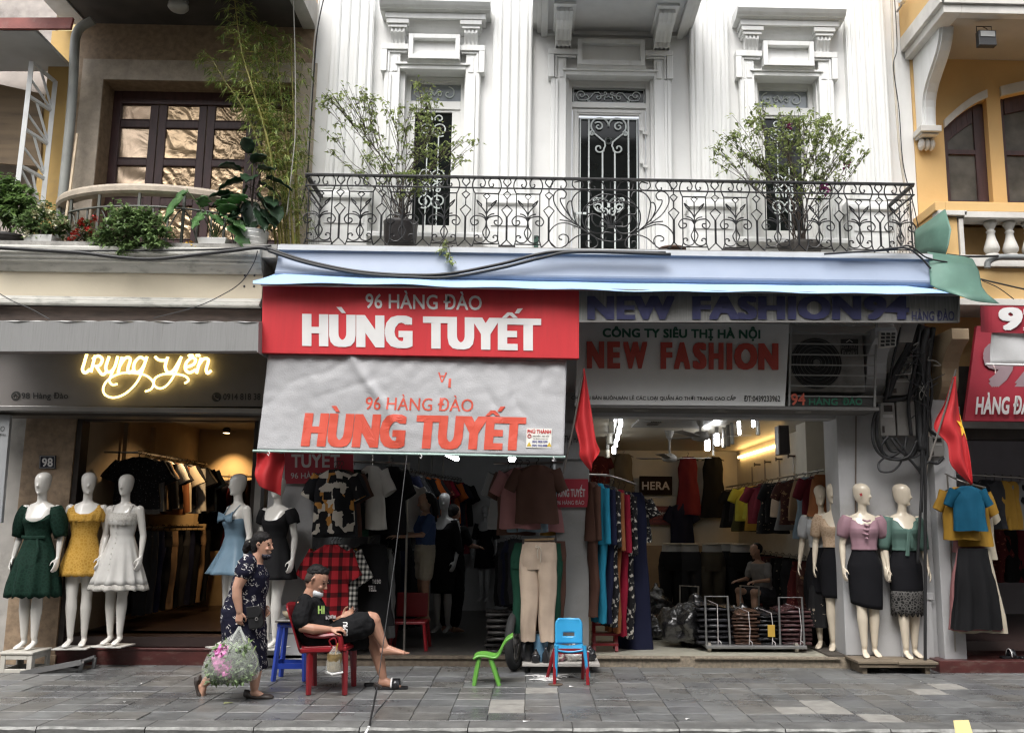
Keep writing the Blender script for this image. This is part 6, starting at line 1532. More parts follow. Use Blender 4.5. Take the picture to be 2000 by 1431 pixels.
for x_ in(.50,.76):MB().tube(smooth_path([inbag(x_,.84),inbag(x_*.5+.32,.98),inbag(.645,1.11)],5),.010,6).build('handle',M_hnd,cb)
# ---------------- man sitting with a phone
YM=8.92
mn=thing('person','person in black sitting cross-legged on the red chair looking at a phone','person',tuple(G(640,1342)))
w=lambda px,py,dy=0:W(px,py,YM+dy)
hc,hf,hu=w(618,1132),V(1,-.15,-.42),V(.42,0,1)
b=MB();head(b,hc,hf,hu,1.08)
limb(b,[w(602,1172),w(606,1160),w(613,1148)],[.070,.064,.062])
ax=V(.35,0,-1).normalized();fw=V(1,0,.35).normalized()
sts=[(603,1169,.10,.075),(603,1178,.19,.10),(605,1195,.205,.125),(612,1215,.195,.13),(622,1235,.19,.14),(634,1252,.185,.145),(640,1262,.16,.12)]
torso(b,[stw(x,y,0,YM,f=fw,ry=a,rx=e)for x,y,a,e in sts])
nA=[w(592,1180,-.20),w(587,1204,-.25),w(591,1224,-.27),w(612,1228,-.27),w(646,1229,-.22)]
limb(b,nA,[.066,.056,.046,.046,.029]);hand(b,nA[-1],V(1,.05,.08),V(0,.3,-1),1.05,.75,-1)
fA=[w(610,1180,.20),w(628,1212,.24),w(640,1222,.24),w(668,1206,.08)]
limb(b,fA,[.062,.05,.042,.028]);hand(b,fA[-1],V(.85,-.1,.45),V(-.2,-.9,.4),1.05,.55,-1)
thN=[w(640,1248,-.10),w(690,1222,-.07),w(722,1208,-.04),w(731,1212,-.03)]
limb(b,thN,[.098,.085,.068,.062])
limb(b,[w(729,1208,-.03),w(733,1224,-.02),w(741,1242,-.01),w(752,1262,.0)],[.062,.062,.050,.036])
limb(b,[w(640,1252,.10),w(690,1240,.10),w(722,1240,.10),w(731,1256,.10),w(739,1282,.10),w(748,1322,.10)],[.095,.084,.066,.062,.060,.037])
foot(b,w(753,1262,.0),w(796,1262,.0),1.1);foot(b,w(749,1324,.10),w(789,1330,.10),1.1)
blob('body',b,.0055,M_skm,mn,3)
P=face_parts(mn,hc,hf,hu,1.08)
f_=hf.normalized();u_=(hu-f_*hu.dot(f_)).normalized();r_=f_.cross(u_)
h=MB()
loft(h,[ring(P(a,0,z),r_,f_,rx*1.08,ry*1.08,16)for a,z,rx,ry in((-.040,.035,.078,.070),(-.022,.06,.0775,.086),(-.010,.085,.073,.088),(-.008,.105,.062,.080),(-.008,.120,.045,.058),(-.008,.128,.015,.025))])
for k in range(10):h.ball(P(.055-.012*k,R.uniform(-.05,.05),.106),.018,.014,.022,8,6)
blob('hair',h,.006,M_hair,mn,2,.006,.02)
h=MB();loft(h,[ring(P(a,0,z),r_,f_,rx*1.08,ry*1.08,16)for a,z,rx,ry in((-.040,-.045,.058,.055),(-.030,-.01,.0725,.069),(-.022,.03,.0765,.078),(-.018,.05,.0755,.082))])
h.build('shaved_side',mat('stubble',(.05,.036,.028),.75,bump=.3,bs=300),mn,smooth=True)
mk=MB();loft(mk,[ring(P(a,0,z),r_,f_,rx,ry,12)for a,z,rx,ry in((.052,-.075,.060,.054),(.058,-.10,.060,.060),(.05,-.13,.045,.045),(.045,-.142,.02,.02))])
mk=mk.build('face_mask',mat('white_mask',(.62,.64,.66),.7,bump=.2,bs=80),mn,smooth=True)
MB().tube([P(.03,-.07,-.075),P(.012,-.082,-.03),P(.002,-.086,.005)],.003,5).build('mask_strap',P_white,mk)
M_blk=cloth('black_cotton',(.011,.011,.012),.85,sheen=0)
d=MB()
torso(d,[stw(x,y,0,YM,f=fw,ry=a,rx=e)for x,y,a,e in((602,1168,.13,.085),(603,1176,.21,.115),(604,1195,.225,.148),(612,1215,.215,.155),(622,1235,.215,.165),(634,1250,.21,.165),(640,1258,.19,.15))])
limb(d,[nA[0]+V(.01,.02,.01),nA[1],mix(nA[1],nA[2],.45)],[.084,.082,.078]);limb(d,[fA[0],fA[1]],[.08,.072])
sh_=blob('t_shirt',d,.007,M_blk,mn,3,.010,.07)
d=MB()
torso(d,[stw(x,y,0,YM,f=fw,ry=a,rx=e)for x,y,a,e in((626,1238,.20,.155),(636,1254,.205,.165),(640,1264,.19,.15))])
limb(d,[w(640,1246,-.10),w(685,1226,-.075),w(706,1220,-.06),w(709,1219,-.058)],[.115,.118,.125,.12])
limb(d,[w(640,1252,.10),w(685,1246,.10),w(706,1246,.10)],[.11,.11,.108])
blob('shorts',d,.007,M_blk,mn,3,.010,.08)
def onbody(o,t_,m,quad,rot=False,bold=.03):
 """flat print pressed onto the near side of a garment"""
 from mathutils.bvhtree import BVHTree
 off=parent_loc(o.parent);tree=BVHTree.FromPolygons([v.co+off for v in o.data.vertices],[tuple(p.vertices)for p in o.data.polygons])
 def hit(px,py):
  h_=tree.ray_cast(CPOS,ray(px,py).normalized())
  return h_[0].y if h_[0]else YM-.15
 x0,x1,y0,y1=quad
 ys=[[hit(x0+(x1-x0)*i/3,y0+(y1-y0)*j/3)for i in range(4)]for j in range(4)]
 def wf(u,v):
  px,py=(x0+(x1-x0)*u,y1+(y0-y1)*v)if not rot else(x0+(x1-x0)*(1-v),y1+(y0-y1)*u)
  i,j=min(2.999,max(0,(px-x0)/(x1-x0)*3)),min(2.999,max(0,(py-y0)/(y1-y0)*3));a,b_=int(i),int(j);i-=a;j-=b_
  yy=(ys[b_][a]*(1-i)+ys[b_][a+1]*i)*(1-j)+(ys[b_+1][a]*(1-i)+ys[b_+1][a+1]*i)*j
  return W(px,py,yy-.012)
 return lettering(t_,None,m,mn,bold=bold,warp=wf,name='print')
bpy.context.view_layer.update()
sho=[o for o in mn.children if o.name.startswith('shorts')][0]
onbody(sho,'BLMU',P_white,(670,679,1214,1241),True,.04)
onbody(sh_,'HI',mat('lime_print',(.30,.45,.12),.6,bump=0),(621,634,1182,1198),False,.06)
onbody(sh_,'~~',P_dimw,(636,656,1200,1210),False,.08)
ph=w(688,1200,.02)
M_phone=mat('black_phone',(.015,.015,.017),.2,bump=0)
pho=thing('phone','black mobile phone in the hand of the sitting person','phone',tuple(ph))
MB().bar(ph+V(-.04,0,-.06),ph+V(.05,0,.055),.075,.010,up=(-.6,-.25,.7)).build('case',M_phone,pho,bevel=.004)
MB().bar(ph+V(-.038,-.002,-.05),ph+V(.042,-.002,.052),.064,.012,up=(-.6,-.25,.7)).build('screen',mat('phone_screen',(.02,.02,.025),.08,bump=0),pho)
def slide(label,heel,toe,dy,name='slide_sandal'):
 t=thing(name,label,'sandal',tuple(heel));f=(toe-heel);L_=f.length;f.normalize();sd=V(-f.y,f.x,0)
 st_=[(0,.03),(.08,.043),(.3,.042),(.55,.045),(.8,.052),(.95,.042),(1,.025)]
 m=MB();pts=[heel+f*(L_*a)+sd*b_ for a,b_ in st_]+[heel+f*(L_*a)-sd*b_ for a,b_ in reversed(st_)]
 m.prism(pts,(0,0,.024)).build('sole',M_phone,t,bevel=.004)
 m=MB();n=10
 for k,(a,h_,mm,nm_)in enumerate(((.62,.075,M_phone,'strap'),(.50,.082,P_white,'strap_band'))):
  m=MB();wd=(.26,.05)[k]*L_
  arcp=[(math.cos(math.pi*i/n)*.054,.018+math.sin(math.pi*i/n)*h_)for i in range(n+1)]
  vs=[heel+f*(L_*a+dx)+sd*x+V(0,0,z)for dx in(-wd/2,wd/2)for x,z in arcp]
  m.add(vs,[(i,i+1,n+2+i,n+1+i)for i in range(n)]).build(nm_,mm,t,thick=.006,smooth=True)
 return t
hl=G(740,1337);slide('black slide sandal with a white band worn by the sitting person',V(hl.x,YM+.10,0),V(hl.x+.30,YM+.10,0),0)
slide('black slide sandal lying empty behind the sitting person\'s foot',V(G(715,1335).x,YM+.26,0),V(G(715,1335).x+.27,YM+.3,0),0)
# ---------------- simpler figures inside the shops
def bystander(label,px,ptop,pfoot,Y,shirt,pants,hairc=True,rot=0,sit=False,skirtless=True):
 base=W(px,pfoot,Y);top=W(px,ptop,Y).z;s=(top-base.z)/(1.66 if not sit else 1.2)
 t=thing('person',label,'person',tuple(base));t.scale=(s,s,s);t.rotation_euler=(0,0,rot)
 o0=parent_loc(t);q=lambda x,y,z:V(x,y,z)+o0
 b=MB();dz=0 if not sit else-.42
 X,Yv=V(1,0,0),V(0,1,0)
 lean=-.0 if not sit else-.25
 tr=[(.80,.145,.10),(.90,.16,.11),(1.03,.135,.10),(1.15,.145,.11),(1.28,.165,.105),(1.36,.15,.08),(1.40,.06,.055)]
 pos=lambda z:q(0,lean*max(0,z-.85),z+dz)
 loft(b,[ring(pos(z),X,Yv,rx,ry,16)for z,rx,ry in tr])
 limb(b,[pos(1.38),pos(1.46)],[.05,.046]);head(b,pos(1.55)+V(0,-.02,0),V(0,-1,-.25),V(0,0,1),.95)
 arms=[[pos(1.33)+V(k*.17,0,0),pos(1.12)+V(k*.22,-.10,0),pos(1.08)+V(k*.16,-.36,.02)]for k in(-1,1)]
 for k,a in zip((-1,1),arms):limb(b,a,[.045,.037,.025]);hand(b,a[-1],V(0,-1,-.1),V(0,0,-1),.9,.4,k)
 legs=[]
 for k in(-1,1):
  if sit:l=[q(k*.09,0,.88+dz),q(k*.16,-.42,.95+dz),q(k*.14,-.36,.5+dz)]
  else:l=[q(k*.08,0,.85),q(k*.08,-.01,.46),q(k*.08,.02,.08)]
  legs.append(l);limb(b,[l[0],mix(l[0],l[1],.5),l[1],mix(l[1],l[2],.35),l[2]],[.088,.075,.056,.055,.034]);foot(b,l[2],l[2]+V(k*.02,-.19,-.02),.95)
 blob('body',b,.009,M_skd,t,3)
 h=MB().ball(pos(1.585)+V(0,.02,0),.082,.10,.09,14,10)
 if hairc:limb(h,[pos(1.58)+V(0,.09,0),pos(1.45)+V(0,.12,0),pos(1.3)+V(0,.13,0)],[.05,.045,.025])
 blob('hair',h,.01,M_hair,t,2,.004,.03)
 d=MB();loft(d,[ring(pos(z),X,Yv,rx+.02,ry+.022,16)for z,rx,ry in tr[1:6]])
 for a in arms:limb(d,[a[0],mix(a[0],a[1],.7)],[.062,.060])
 blob('shirt',d,.01,shirt,t,3,.008,.08)
 d=MB();loft(d,[ring(q(0,0,z+dz),X,Yv,rx+.022,ry+.025,16)for z,rx,ry in((.76,.14,.10),(.9,.16,.112),(1.0,.14,.10))])
 for l in legs:limb(d,[l[0],mix(l[0],l[1],.6 if skirtless else 1.0)]+([]if skirtless else[mix(l[1],l[2],.85)]),[.108,.10]+([]if skirtless else[.07]))
 blob('shorts' if skirtless else 'trousers',d,.01,pants,t,3,.008,.08)
 return t
bystander('person in a blue T-shirt and beige shorts reaching to the racks inside shop 96',826,962,1216,11.2,cloth('denim_blue_cotton',(.045,.075,.17),sheen=0),cloth('beige_cotton',(.42,.38,.31),sheen=0),rot=-1.2)
bystander('person dressed all in black standing in the dark of shop 96',880,985,1235,12.2,M_blk,M_blk,rot=2.6,skirtless=False)
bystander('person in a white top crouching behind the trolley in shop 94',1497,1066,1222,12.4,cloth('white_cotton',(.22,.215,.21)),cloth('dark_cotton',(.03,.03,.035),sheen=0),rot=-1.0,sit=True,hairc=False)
# ================================================================== garments on hangers and rails
def _tubefaces(rows,n,o=0):return[(o+j*n+k,o+j*n+(k+1)%n,o+(j+1)*n+(k+1)%n,o+(j+1)*n+k)for j in range(rows-1)for k in range(n)]
def g_loft(mb,prof,n=28,folds=5,amp=.08,seed=0,cx=0.0):
 rs=random.Random(seed);ph=[rs.uniform(0,6.28)for _ in range(4)];rr=[]
 for a,b in zip(prof,prof[1:]):
  for k in range(3):rr.append([a[i]+(b[i]-a[i])*k/3 for i in range(len(a))])
 rr.append(list(prof[-1]));vs=[];z1=prof[-1][0]
 for q in rr:
  z,rx,ry=q[:3];c=q[3]if len(q)>3 else 0;d=min(1,abs(z-prof[0][0])/max(.01,abs(z1-prof[0][0]))+.15)
  for k in range(n):
   a=2*math.pi*k/n;f=amp*d*math.cos(folds*a+ph[0]+.5*math.sin(a*2+ph[1]))
   vs.append(V(cx+c+rx*math.cos(a)*(1+f*.35)+.006*math.sin(z*11+ph[3]),ry*math.sin(a)*(1+f*3.6)+.012*math.sin(z*7+ph[2])+.022*mnoise.noise(V(math.cos(a)*2.2+seed*3,z*7,math.sin(a))),z-.012*abs(math.sin(a*2))*(q is rr[-1])))
 return mb.add(vs,_tubefaces(len(rr),n))
def g_sleeve(mb,a,b,r0,r1,n=12,seed=0):
 a,b=Vector(a),Vector(b);d=(b-a).normalized();u=V(0,1,0);w=d.cross(u);vs=[]
 for j in range(6):
  q=j/5
  for k in range(n):
   an=2*math.pi*k/n;rr=(r0+(r1-r0)*q)*(1+.10*math.sin(3*an+seed+q*5))
   vs.append(a+(b-a)*q+w*rr*math.cos(an)+u*rr*.55*math.sin(an))
 return mb.add(vs,_tubefaces(6,n))
_gm={}
def g_mesh(kind,seed):
 key=(kind,seed)
 if key in _gm:return _gm[key]
 m=MB()
 if kind in('shirt','long_shirt','blouse'):
  g_loft(m,[(-.005,.07,.045),(-.03,.12,.05),(-.065,.185,.055),(-.13,.205,.07),(-.32,.205,.075),(-.62,.225,.08)],seed=seed)
  for q in(-1,1):
   if kind=='long_shirt':g_sleeve(m,(q*.175,0,-.06),(q*.245,0,-.60),.068,.045,seed=seed)
   else:g_sleeve(m,(q*.165,0,-.065),(q*.275,0,-.28),.070 if kind=='shirt' else.08,.085 if kind=='shirt' else.062,seed=seed)
 elif kind=='dress':
  g_loft(m,[(0,.10,.035),(-.03,.14,.045),(-.10,.155,.055),(-.2,.175,.065),(-.42,.165,.065),(-.7,.20,.075),(-1.0,.235,.085)],seed=seed)
 elif kind=='vest':
  g_loft(m,[(0,.12,.035),(-.06,.15,.045),(-.2,.175,.06),(-.55,.23,.075)],seed=seed)
 elif kind=='skirt':
  g_loft(m,[(0,.17,.045),(-.05,.175,.05),(-.3,.23,.075),(-.72,.29,.095)],n=40,folds=9,amp=.12,seed=seed)
 elif kind=='trousers':
  g_loft(m,[(0,.185,.04),(-.05,.19,.05),(-.16,.205,.062),(-.27,.205,.06)],n=36,folds=13,amp=.05,seed=seed)
  for q in(-1,1):
   g_loft(m,[(-.2,.106,.056,q*.098),(-.34,.106,.058,q*.099),(-.6,.097,.055,q*.096),(-.86,.086,.05,q*.098),(-.98,.078,.045,q*.10)],n=20,folds=3,amp=.06,seed=seed+q)
 elif kind=='set':
  g_loft(m,[(-.005,.07,.045),(-.03,.12,.05),(-.065,.17,.055),(-.13,.185,.065),(-.6,.19,.07)],seed=seed)
  for q in(-1,1):
   g_sleeve(m,(q*.165,0,-.06),(q*.205,0,-.60),.06,.05,seed=seed)
   g_loft(m,[(-.56,.085,.045,q*.08),(-.9,.08,.045,q*.08),(-1.36,.06,.04,q*.085)],n=16,folds=3,amp=.05,seed=seed)
 o=m.build('g',MATS['black_cotton']);me=o.data;me.shade_smooth();bpy.data.objects.remove(o);_gm[key]=me
 return me
def _hanger_mesh():
 m=MB();r=.006
 m.tube([(-.19,0,-.062),(-.10,0,-.03),(0,0,-.005),(.10,0,-.03),(.19,0,-.062)],.009,6)
 m.tube([(0,0,-.005),(0,0,.03)]+[(.022*math.sin(a),0,.055-.022*math.cos(a))for a in[i*.5 for i in range(0,9)]],.004,5)
 o=m.build('hanger',M_darkal);me=o.data;bpy.data.objects.remove(o);return me
_hm=_hanger_mesh()
NAMES=dict(shirt='hanging_shirt',long_shirt='hanging_shirt',blouse='hanging_blouse',dress='hanging_dress',vest='sleeveless_vest',skirt='hanging_skirt',trousers='hanging_trousers',set='hanging_outfit')
ORD='first second third fourth fifth sixth seventh eighth ninth tenth eleventh twelfth thirteenth fourteenth fifteenth sixteenth seventeenth eighteenth nineteenth twentieth'.split()
def nth(i):return ORD[i]
def hung(kind,label,px,py,Y,m,rot=0.0,sx=1.0,sz=1.0,seed=0,group=None,pos=None,hanger=True,sy=1.0):
 o=bpy.data.objects.new(NAMES[kind],g_mesh(kind,seed));col.objects.link(o)
 o.location=pos if pos is not None else W(px,py,Y);o.rotation_euler=(0,0,rot);o.scale=(sx,sy,sz)
 o.material_slots[0].link='OBJECT';o.material_slots[0].material=m
 cat={'shirt':'shirt','long_shirt':'shirt','blouse':'blouse','dress':'dress','vest':'vest','skirt':'skirt','trousers':'trousers','set':'outfit'}[kind]
 tag(o,label,cat,group)
 if hanger:
  h=bpy.data.objects.new('hanger',_hm);col.objects.link(h);h.parent=o
 return o
def checks(name,a,b,c,sc,gingham=False):
 m=cloth(name,a);nt,p,mp,src=base_in(m);sx=_nd(nt,'ShaderNodeSeparateXYZ');nt.links.new(mp,sx.inputs[0]);fs=[]
 for ch in('X','Z'):
  mu=_nd(nt,'ShaderNodeMath',operation='MULTIPLY');mu.inputs[1].default_value=sc;nt.links.new(sx.outputs[ch],mu.inputs[0])
  fr_=_nd(nt,'ShaderNodeMath',operation='FRACT');nt.links.new(mu.outputs[0],fr_.inputs[0])
  lt=_nd(nt,'ShaderNodeMath',operation='LESS_THAN');lt.inputs[1].default_value=.5 if gingham else.36;nt.links.new(fr_.outputs[0],lt.inputs[0]);fs.append(lt)
 ad=_nd(nt,'ShaderNodeMath',operation='ADD');nt.links.new(fs[0].outputs[0],ad.inputs[0]);nt.links.new(fs[1].outputs[0],ad.inputs[1])
 hf=_nd(nt,'ShaderNodeMath',operation='MULTIPLY');hf.inputs[1].default_value=.5;nt.links.new(ad.outputs[0],hf.inputs[0])
 r=_nd(nt,'ShaderNodeValToRGB');r.color_ramp.interpolation='CONSTANT';e=r.color_ramp.elements
 e[0].position=0;e[0].color=a+(1,);e[1].position=.25;e[1].color=b+(1,);k=e.new(.75);k.color=c+(1,)
 nt.links.new(hf.outputs[0],r.inputs[0]);nt.links.new(r.outputs[0],p.inputs['Base Color']);return m
def shards(name):
 m=cloth(name,(.012,.012,.014));nt,p,mp,src=base_in(m)
 v=_nd(nt,'ShaderNodeTexVoronoi');v.inputs['Scale'].default_value=12;v.distance='CHEBYCHEV';nt.links.new(mp,v.inputs['Vector'])
 r=_nd(nt,'ShaderNodeValToRGB');r.color_ramp.interpolation='CONSTANT';e=r.color_ramp.elements
 e[0].position=0;e[0].color=(.012,.012,.014,1);e[1].position=.52;e[1].color=(.50,.46,.40,1)
 q=e.new(.72);q.color=(.42,.20,.05,1);q=e.new(.80);q.color=(.012,.012,.014,1);q=e.new(.92);q.color=(.5,.46,.4,1)
 nt.links.new(v.outputs['Color'],r.inputs[0]);nt.links.new(r.outputs[0],p.inputs['Base Color']);return m
def speck(name,base,fl,sc,th=.62):
 m=cloth(name,base);nt,p,mp,src=base_in(m)
 n=_nd(nt,'ShaderNodeTexNoise');n.inputs['Scale'].default_value=sc;n.inputs['Detail'].default_value=3;nt.links.new(mp,n.inputs['Vector'])
 g=_nd(nt,'ShaderNodeMath',operation='GREATER_THAN');g.inputs[1].default_value=th;nt.links.new(n.outputs['Fac'],g.inputs[0])
 mx=_nd(nt,'ShaderNodeMix',data_type='RGBA');nt.links.new(g.outputs[0],mx.inputs[0]);nt.links.new(src,mx.inputs[6]);mx.inputs[7].default_value=fl+(1,)
 nt.links.new(mx.outputs[2],p.inputs['Base Color']);return m
C=lambda n,*c:cloth(n+'_cloth',c)
K_black,K_char,K_white,K_cream,K_grey=M_blk,C('charcoal',.03,.03,.033),C('offwhite',.50,.49,.46),C('cream',.45,.40,.31),C('mid_grey',.20,.20,.20)
K_must,K_yel,K_mar,K_rust,K_olive=C('mustard',.34,.19,.03),C('lemon',.42,.38,.05),C('maroon',.13,.018,.028),C('rust',.22,.085,.035),C('olive',.08,.075,.03)
K_brown,K_tan,K_beige,K_pink,K_blueg=C('cocoa',.075,.038,.028),C('tan',.26,.17,.10),C('beige_linen',.46,.36,.28),C('faded_pink',.30,.14,.14),C('powder_blue',.22,.30,.36)
K_dgreen,K_navy,K_teal,K_red,K_orange=C('forest',.010,.045,.028),C('navy',.012,.014,.035),C('turquoise',.02,.19,.30),C('crimson',.22,.012,.03),C('orange',.42,.10,.02)
K_spark=speck('glitter_black',(.012,.012,.014),(.16,.16,.17),70,.66);K_flr=speck('red_floral',(.10,.02,.02),(.32,.10,.07),22);K_flk=speck('dark_floral',(.015,.015,.016),(.26,.22,.17),20,.66)
K_chain=speck('chain_stripe',(.015,.015,.017),(.42,.40,.36),26,.58);K_flb=speck('brown_floral',(.07,.03,.025),(.25,.15,.08),24)
# -------- shop 98: rail along the left wall, shoulders across it
M_chrome=mat('dull_chrome',(.35,.33,.30),.3,metal=.9,bump=0)
def rail_thing(name,label,pts,r=.012,posts=()):
 t=thing(name,label,'clothes rail',tuple(pts[0]));MB().tube(smooth_path(pts,4)if len(pts)>2 else pts,r,8).build('bar',M_chrome,t)
 for a,b in posts:MB().tube([a,b],r,6).build('post',M_chrome,t)
 return t
xr98=o0+.40;zr98=WZ(884,11.1,230)
rail_thing('clothes_rail','upper clothes rail along the tan wall of shop 98 with shirts',[V(xr98,10.95,zr98),V(xr98,13.3,zr98)],posts=[(V(o0,y,zr98),V(xr98,y,zr98))for y in(11.0,13.2)])
rail_thing('clothes_rail','lower clothes rail along the tan wall of shop 98 with dark trousers',[V(xr98,10.95,1.42),V(xr98,13.3,1.42)],posts=[(V(o0,y,1.42),V(xr98,y,1.42))for y in(11.0,13.2)])
hung('shirt','glittery black top at the front of the upper rail in shop 98',0,0,0,K_spark,.05,1.2,.95,1,pos=V(xr98,11.02,zr98-.05))
cs=[K_grey,K_char,K_tan,K_black,K_white,K_black,K_rust,K_cream,K_black,K_white,K_char,K_cream,K_black,K_black,K_blueg]
for i,m in enumerate(cs):
 hung('shirt' if i%3 else 'long_shirt',nth(i)+' shirt behind the glittery top on the upper rail of shop 98',0,0,0,m,R.uniform(-.12,.12),R.uniform(.9,1.1),R.uniform(.9,1.05),i%4,'shirts on the rail of shop 98',V(xr98+R.uniform(-.02,.02),11.16+i*.145,zr98-.05))
for i in range(11):
 hung('trousers',nth(i)+' trousers from the front on the lower rail of shop 98',0,0,0,(K_black,K_char,K_navy,K_black,K_tan)[i%5],R.uniform(-.1,.1),.95,.95,i%3,'dark trousers on the lower rail of shop 98',V(xr98,11.1+i*.2,1.38))
zb98=WZ(930,13.8,450)
rail_thing('clothes_rail','clothes rail on the back wall of shop 98 under the warm spotlight',[V(-4.7,13.8,zb98),V(-3.3,13.8,zb98)])
for i in range(11):hung('dress' if i%2 else 'long_shirt',nth(i)+' dark garment from the wall end of the back rail in shop 98',0,0,0,(K_black,K_char,K_navy,K_mar,K_black,K_brown)[i%6],1.25+R.uniform(-.2,.2),.95,1.0,i%3,'dark clothes on the back rail of shop 98',V(-4.65+i*.125,13.8,zb98-.05))
for y in(11.5,12.3):struct(MB().box(o0-.01,o0+.04,y,y+.05,.3,2.7).build('wall_post',mat('tan_post',(.30,.23,.15),.6)))
# -------- shop 96, at the front
stand=rail_thing('garment_stand','dark hanging frame at the left of shop 96 carrying shirts',[W(598,898,10.55),W(800,905,10.55)],.014,[(W(612,900,10.55),V(WX(612,10.55),10.55,.1)),(W(798,905,10.55),V(WX(798,10.55),10.55,.1))])
hung('shirt','short-sleeved shirt with a black, white and orange shard print',655,916,10.22,shards('shard_print'),.02,1.03,1.10,2)
for i in range(5):hung('shirt',nth(i)+' dark shirt hanging close behind the shard print shirt',660+i*7,916,10.29+i*.07,(K_char,K_brown,K_black,K_dgreen,K_black)[i],R.uniform(-.1,.1),1.05+.02*i,1.16,i%3,'dark shirts behind the shard print shirt')
M_tart=checks('red_black_check',(.33,.018,.025),(.10,.008,.010),(.012,.008,.008),9.5);M_ging=checks('black_white_gingham',(.48,.46,.42),(.14,.135,.125),(.012,.012,.012),26,True)
hung('shirt','red and black checked shirt hanging behind the sitting person',646,1062,10.2,M_tart,0,1.0,1.30,1)
hung('shirt','black and white gingham shirt showing at the side of the red checked shirt',664,1062,10.28,M_ging,-.1,1.06,1.42,3)
for i in range(3):hung('shirt',nth(i)+' shirt hanging behind the gingham shirt',652+i*6,1062,10.35+i*.06,(K_must,K_brown,M_ging)[i],R.uniform(-.1,.1),1.05,1.34+.05*i,i,'shirts behind the checked shirts')
hung('shirt','white T-shirt hanging right of the shard print shirt',726,908,10.5,K_white,-.55,1.0,1.12,2)
hung('shirt','black T-shirt hanging beside the white T-shirt',764,910,10.6,K_black,-.5,1.0,1.2,0)
hung('shirt','second white T-shirt hanging beyond the black T-shirt',795,945,11.4,K_white,-.3,1.0,.9,1)
bt=hung('dress','long black T-shirt with white print hanging right of the red checked shirt',727,1062,10.45,K_black,-.15,1.15,.85,2)
for s_,a,b_,c_,d_ in(('THE END',727,744,1131,1139),('TELL',719,735,1143,1154)):
 lettering(s_,None,P_dimw,bt,bold=.03,warp=lambda u,v:parent_loc(bt)+(bt.rotation_euler.to_matrix().inverted()@(W(a+(b_-a)*u,d_+(c_-d_)*v,10.29)-parent_loc(bt)))*1.0,name='print').scale=(1/1.15,1,1/.85)
hung('dress','grey long garment hanging beside the black printed T-shirt',757,1070,10.7,K_grey,-.9,.7,.95,1)
for i in range(9):hung('trousers',nth(i)+' dark trousers from the front of the lower row in shop 96',705+i*12,1075,10.9+i*.18,(K_black,K_char,K_navy)[i%3],R.uniform(-.4,.1),.95,.95,i%3,'dark garments in the lower row of shop 96')
pr0,pr1=W(772,925,12.0),W(925,972,16.5);pr1.y=15.3;pr0.z=pr1.z=2.18;pr1.x=WX(900,15.3)
rail_thing('clothes_rail','long clothes rail receding along the wall of shop 96',[pr0,pr1])
cs=[K_black,K_navy,K_char,K_black,K_grey,K_black,K_orange,K_char,K_orange,K_flr,K_red,K_black,K_flr,K_orange,K_navy,K_char,K_mar,K_black]
for i,m in enumerate(cs):
 q=(i+.5)/len(cs);hung('shirt' if i%4 else 'dress',nth(i)+' garment from the front of the long receding rail in shop 96',0,0,0,m,R.uniform(-.5,-.1),1,R.uniform(.9,1.1),i%4,'clothes on the long rail of shop 96',pr0*(1-q)+pr1*q+V(0,0,-.05))
for i in range(6):
 q=i/5;p=pr0*(1-q)+pr1*q;tag(MB().tube([V(p.x-.3,p.y,.15),V(p.x-.3,p.y,2.6)],.014,6).build('wall_upright',M_chrome,at=V(p.x-.3,p.y,.15)),nth(i)+' metal upright from the road at the long rail of shop 96','upright','uprights of the long rail in shop 96')
rail_thing('garment_stand','dark hanging frame at the right of shop 96 carrying tops and trousers',[W(965,905,10.6),W(1100,903,10.4)],.014,[(W(1098,903,10.5),V(WX(1098,10.5),10.5,.05))])
hung('blouse','cocoa brown puff-sleeved blouse in front of the cluster of tops',1048,907,10.12,K_brown,.04,1.05,1.0,1)
for i,(px,m,r_,lb)in enumerate(((1016,K_pink,-.15,'faded pink blouse behind the left shoulder of the brown blouse'),(1030,K_blueg,-.1,'powder blue blouse peeping out left of the brown blouse'),(1008,K_brown,-.3,'brown top behind the faded pink blouse'),(992,K_grey,-.45,'grey top at the back left of the brown blouse'),(1075,K_pink,.15,'faded pink blouse hanging right of the brown blouse'),(1090,K_must,.5,'mustard top edge beside the right pink blouse'))):
 hung('blouse',lb,px,912+i,10.2+.07*i,m,r_,1.0,1.05+.05*(i%3),i%4)
hung('trousers','beige drawstring trousers hanging at the front of shop 96',1052,1058,10.0,K_beige,0,.95,1.02,1,hanger=False)
hung('trousers','dark green wide trousers behind the beige trousers',1049,1060,10.08,K_dgreen,0,1.32,.93,2,hanger=False)
hung('trousers','black trousers behind the beige and green trousers',1062,1056,10.16,K_brown,.05,1.2,.93,0,hanger=False)
a,b=W(1022,1054,9.99),W(1085,1052,9.99)
ch=thing('clip_hanger','wooden clip hanger holding the beige trousers','hanger',tuple((a+b)/2))
MB().bar(a,b,.014,.022).build('bar',mat('hanger_wood',(.26,.17,.09),.5),ch);MB().tube([(a+b)/2,(a+b)/2+V(0,0,.06),(a+b)/2+V(.03,0,.09),(a+b)/2+V(.02,0,.12)],.004,5).build('hook',M_chrome,ch)
for p in(a,b):MB().box(p.x-.012,p.x+.012,p.y-.015,p.y+.035,p.z-.04,p.z+.012).build('clip',M_darkal,ch)
m=MB();p=W(1053,1067,9.93)
m.tube(smooth_path([p,p+V(-.02,-.01,-.05),p+V(-.01,-.012,-.12)],4),.005,5).tube(smooth_path([p,p+V(.02,-.01,-.04),p+V(.012,-.012,-.16)],4),.005,5).tube(smooth_path([p,p+V(-.03,-.015,.012),p+V(-.035,-.015,-.01),p],4),.004,5).build('drawstring',mat('drawstring',(.5,.44,.36),.7),ch)
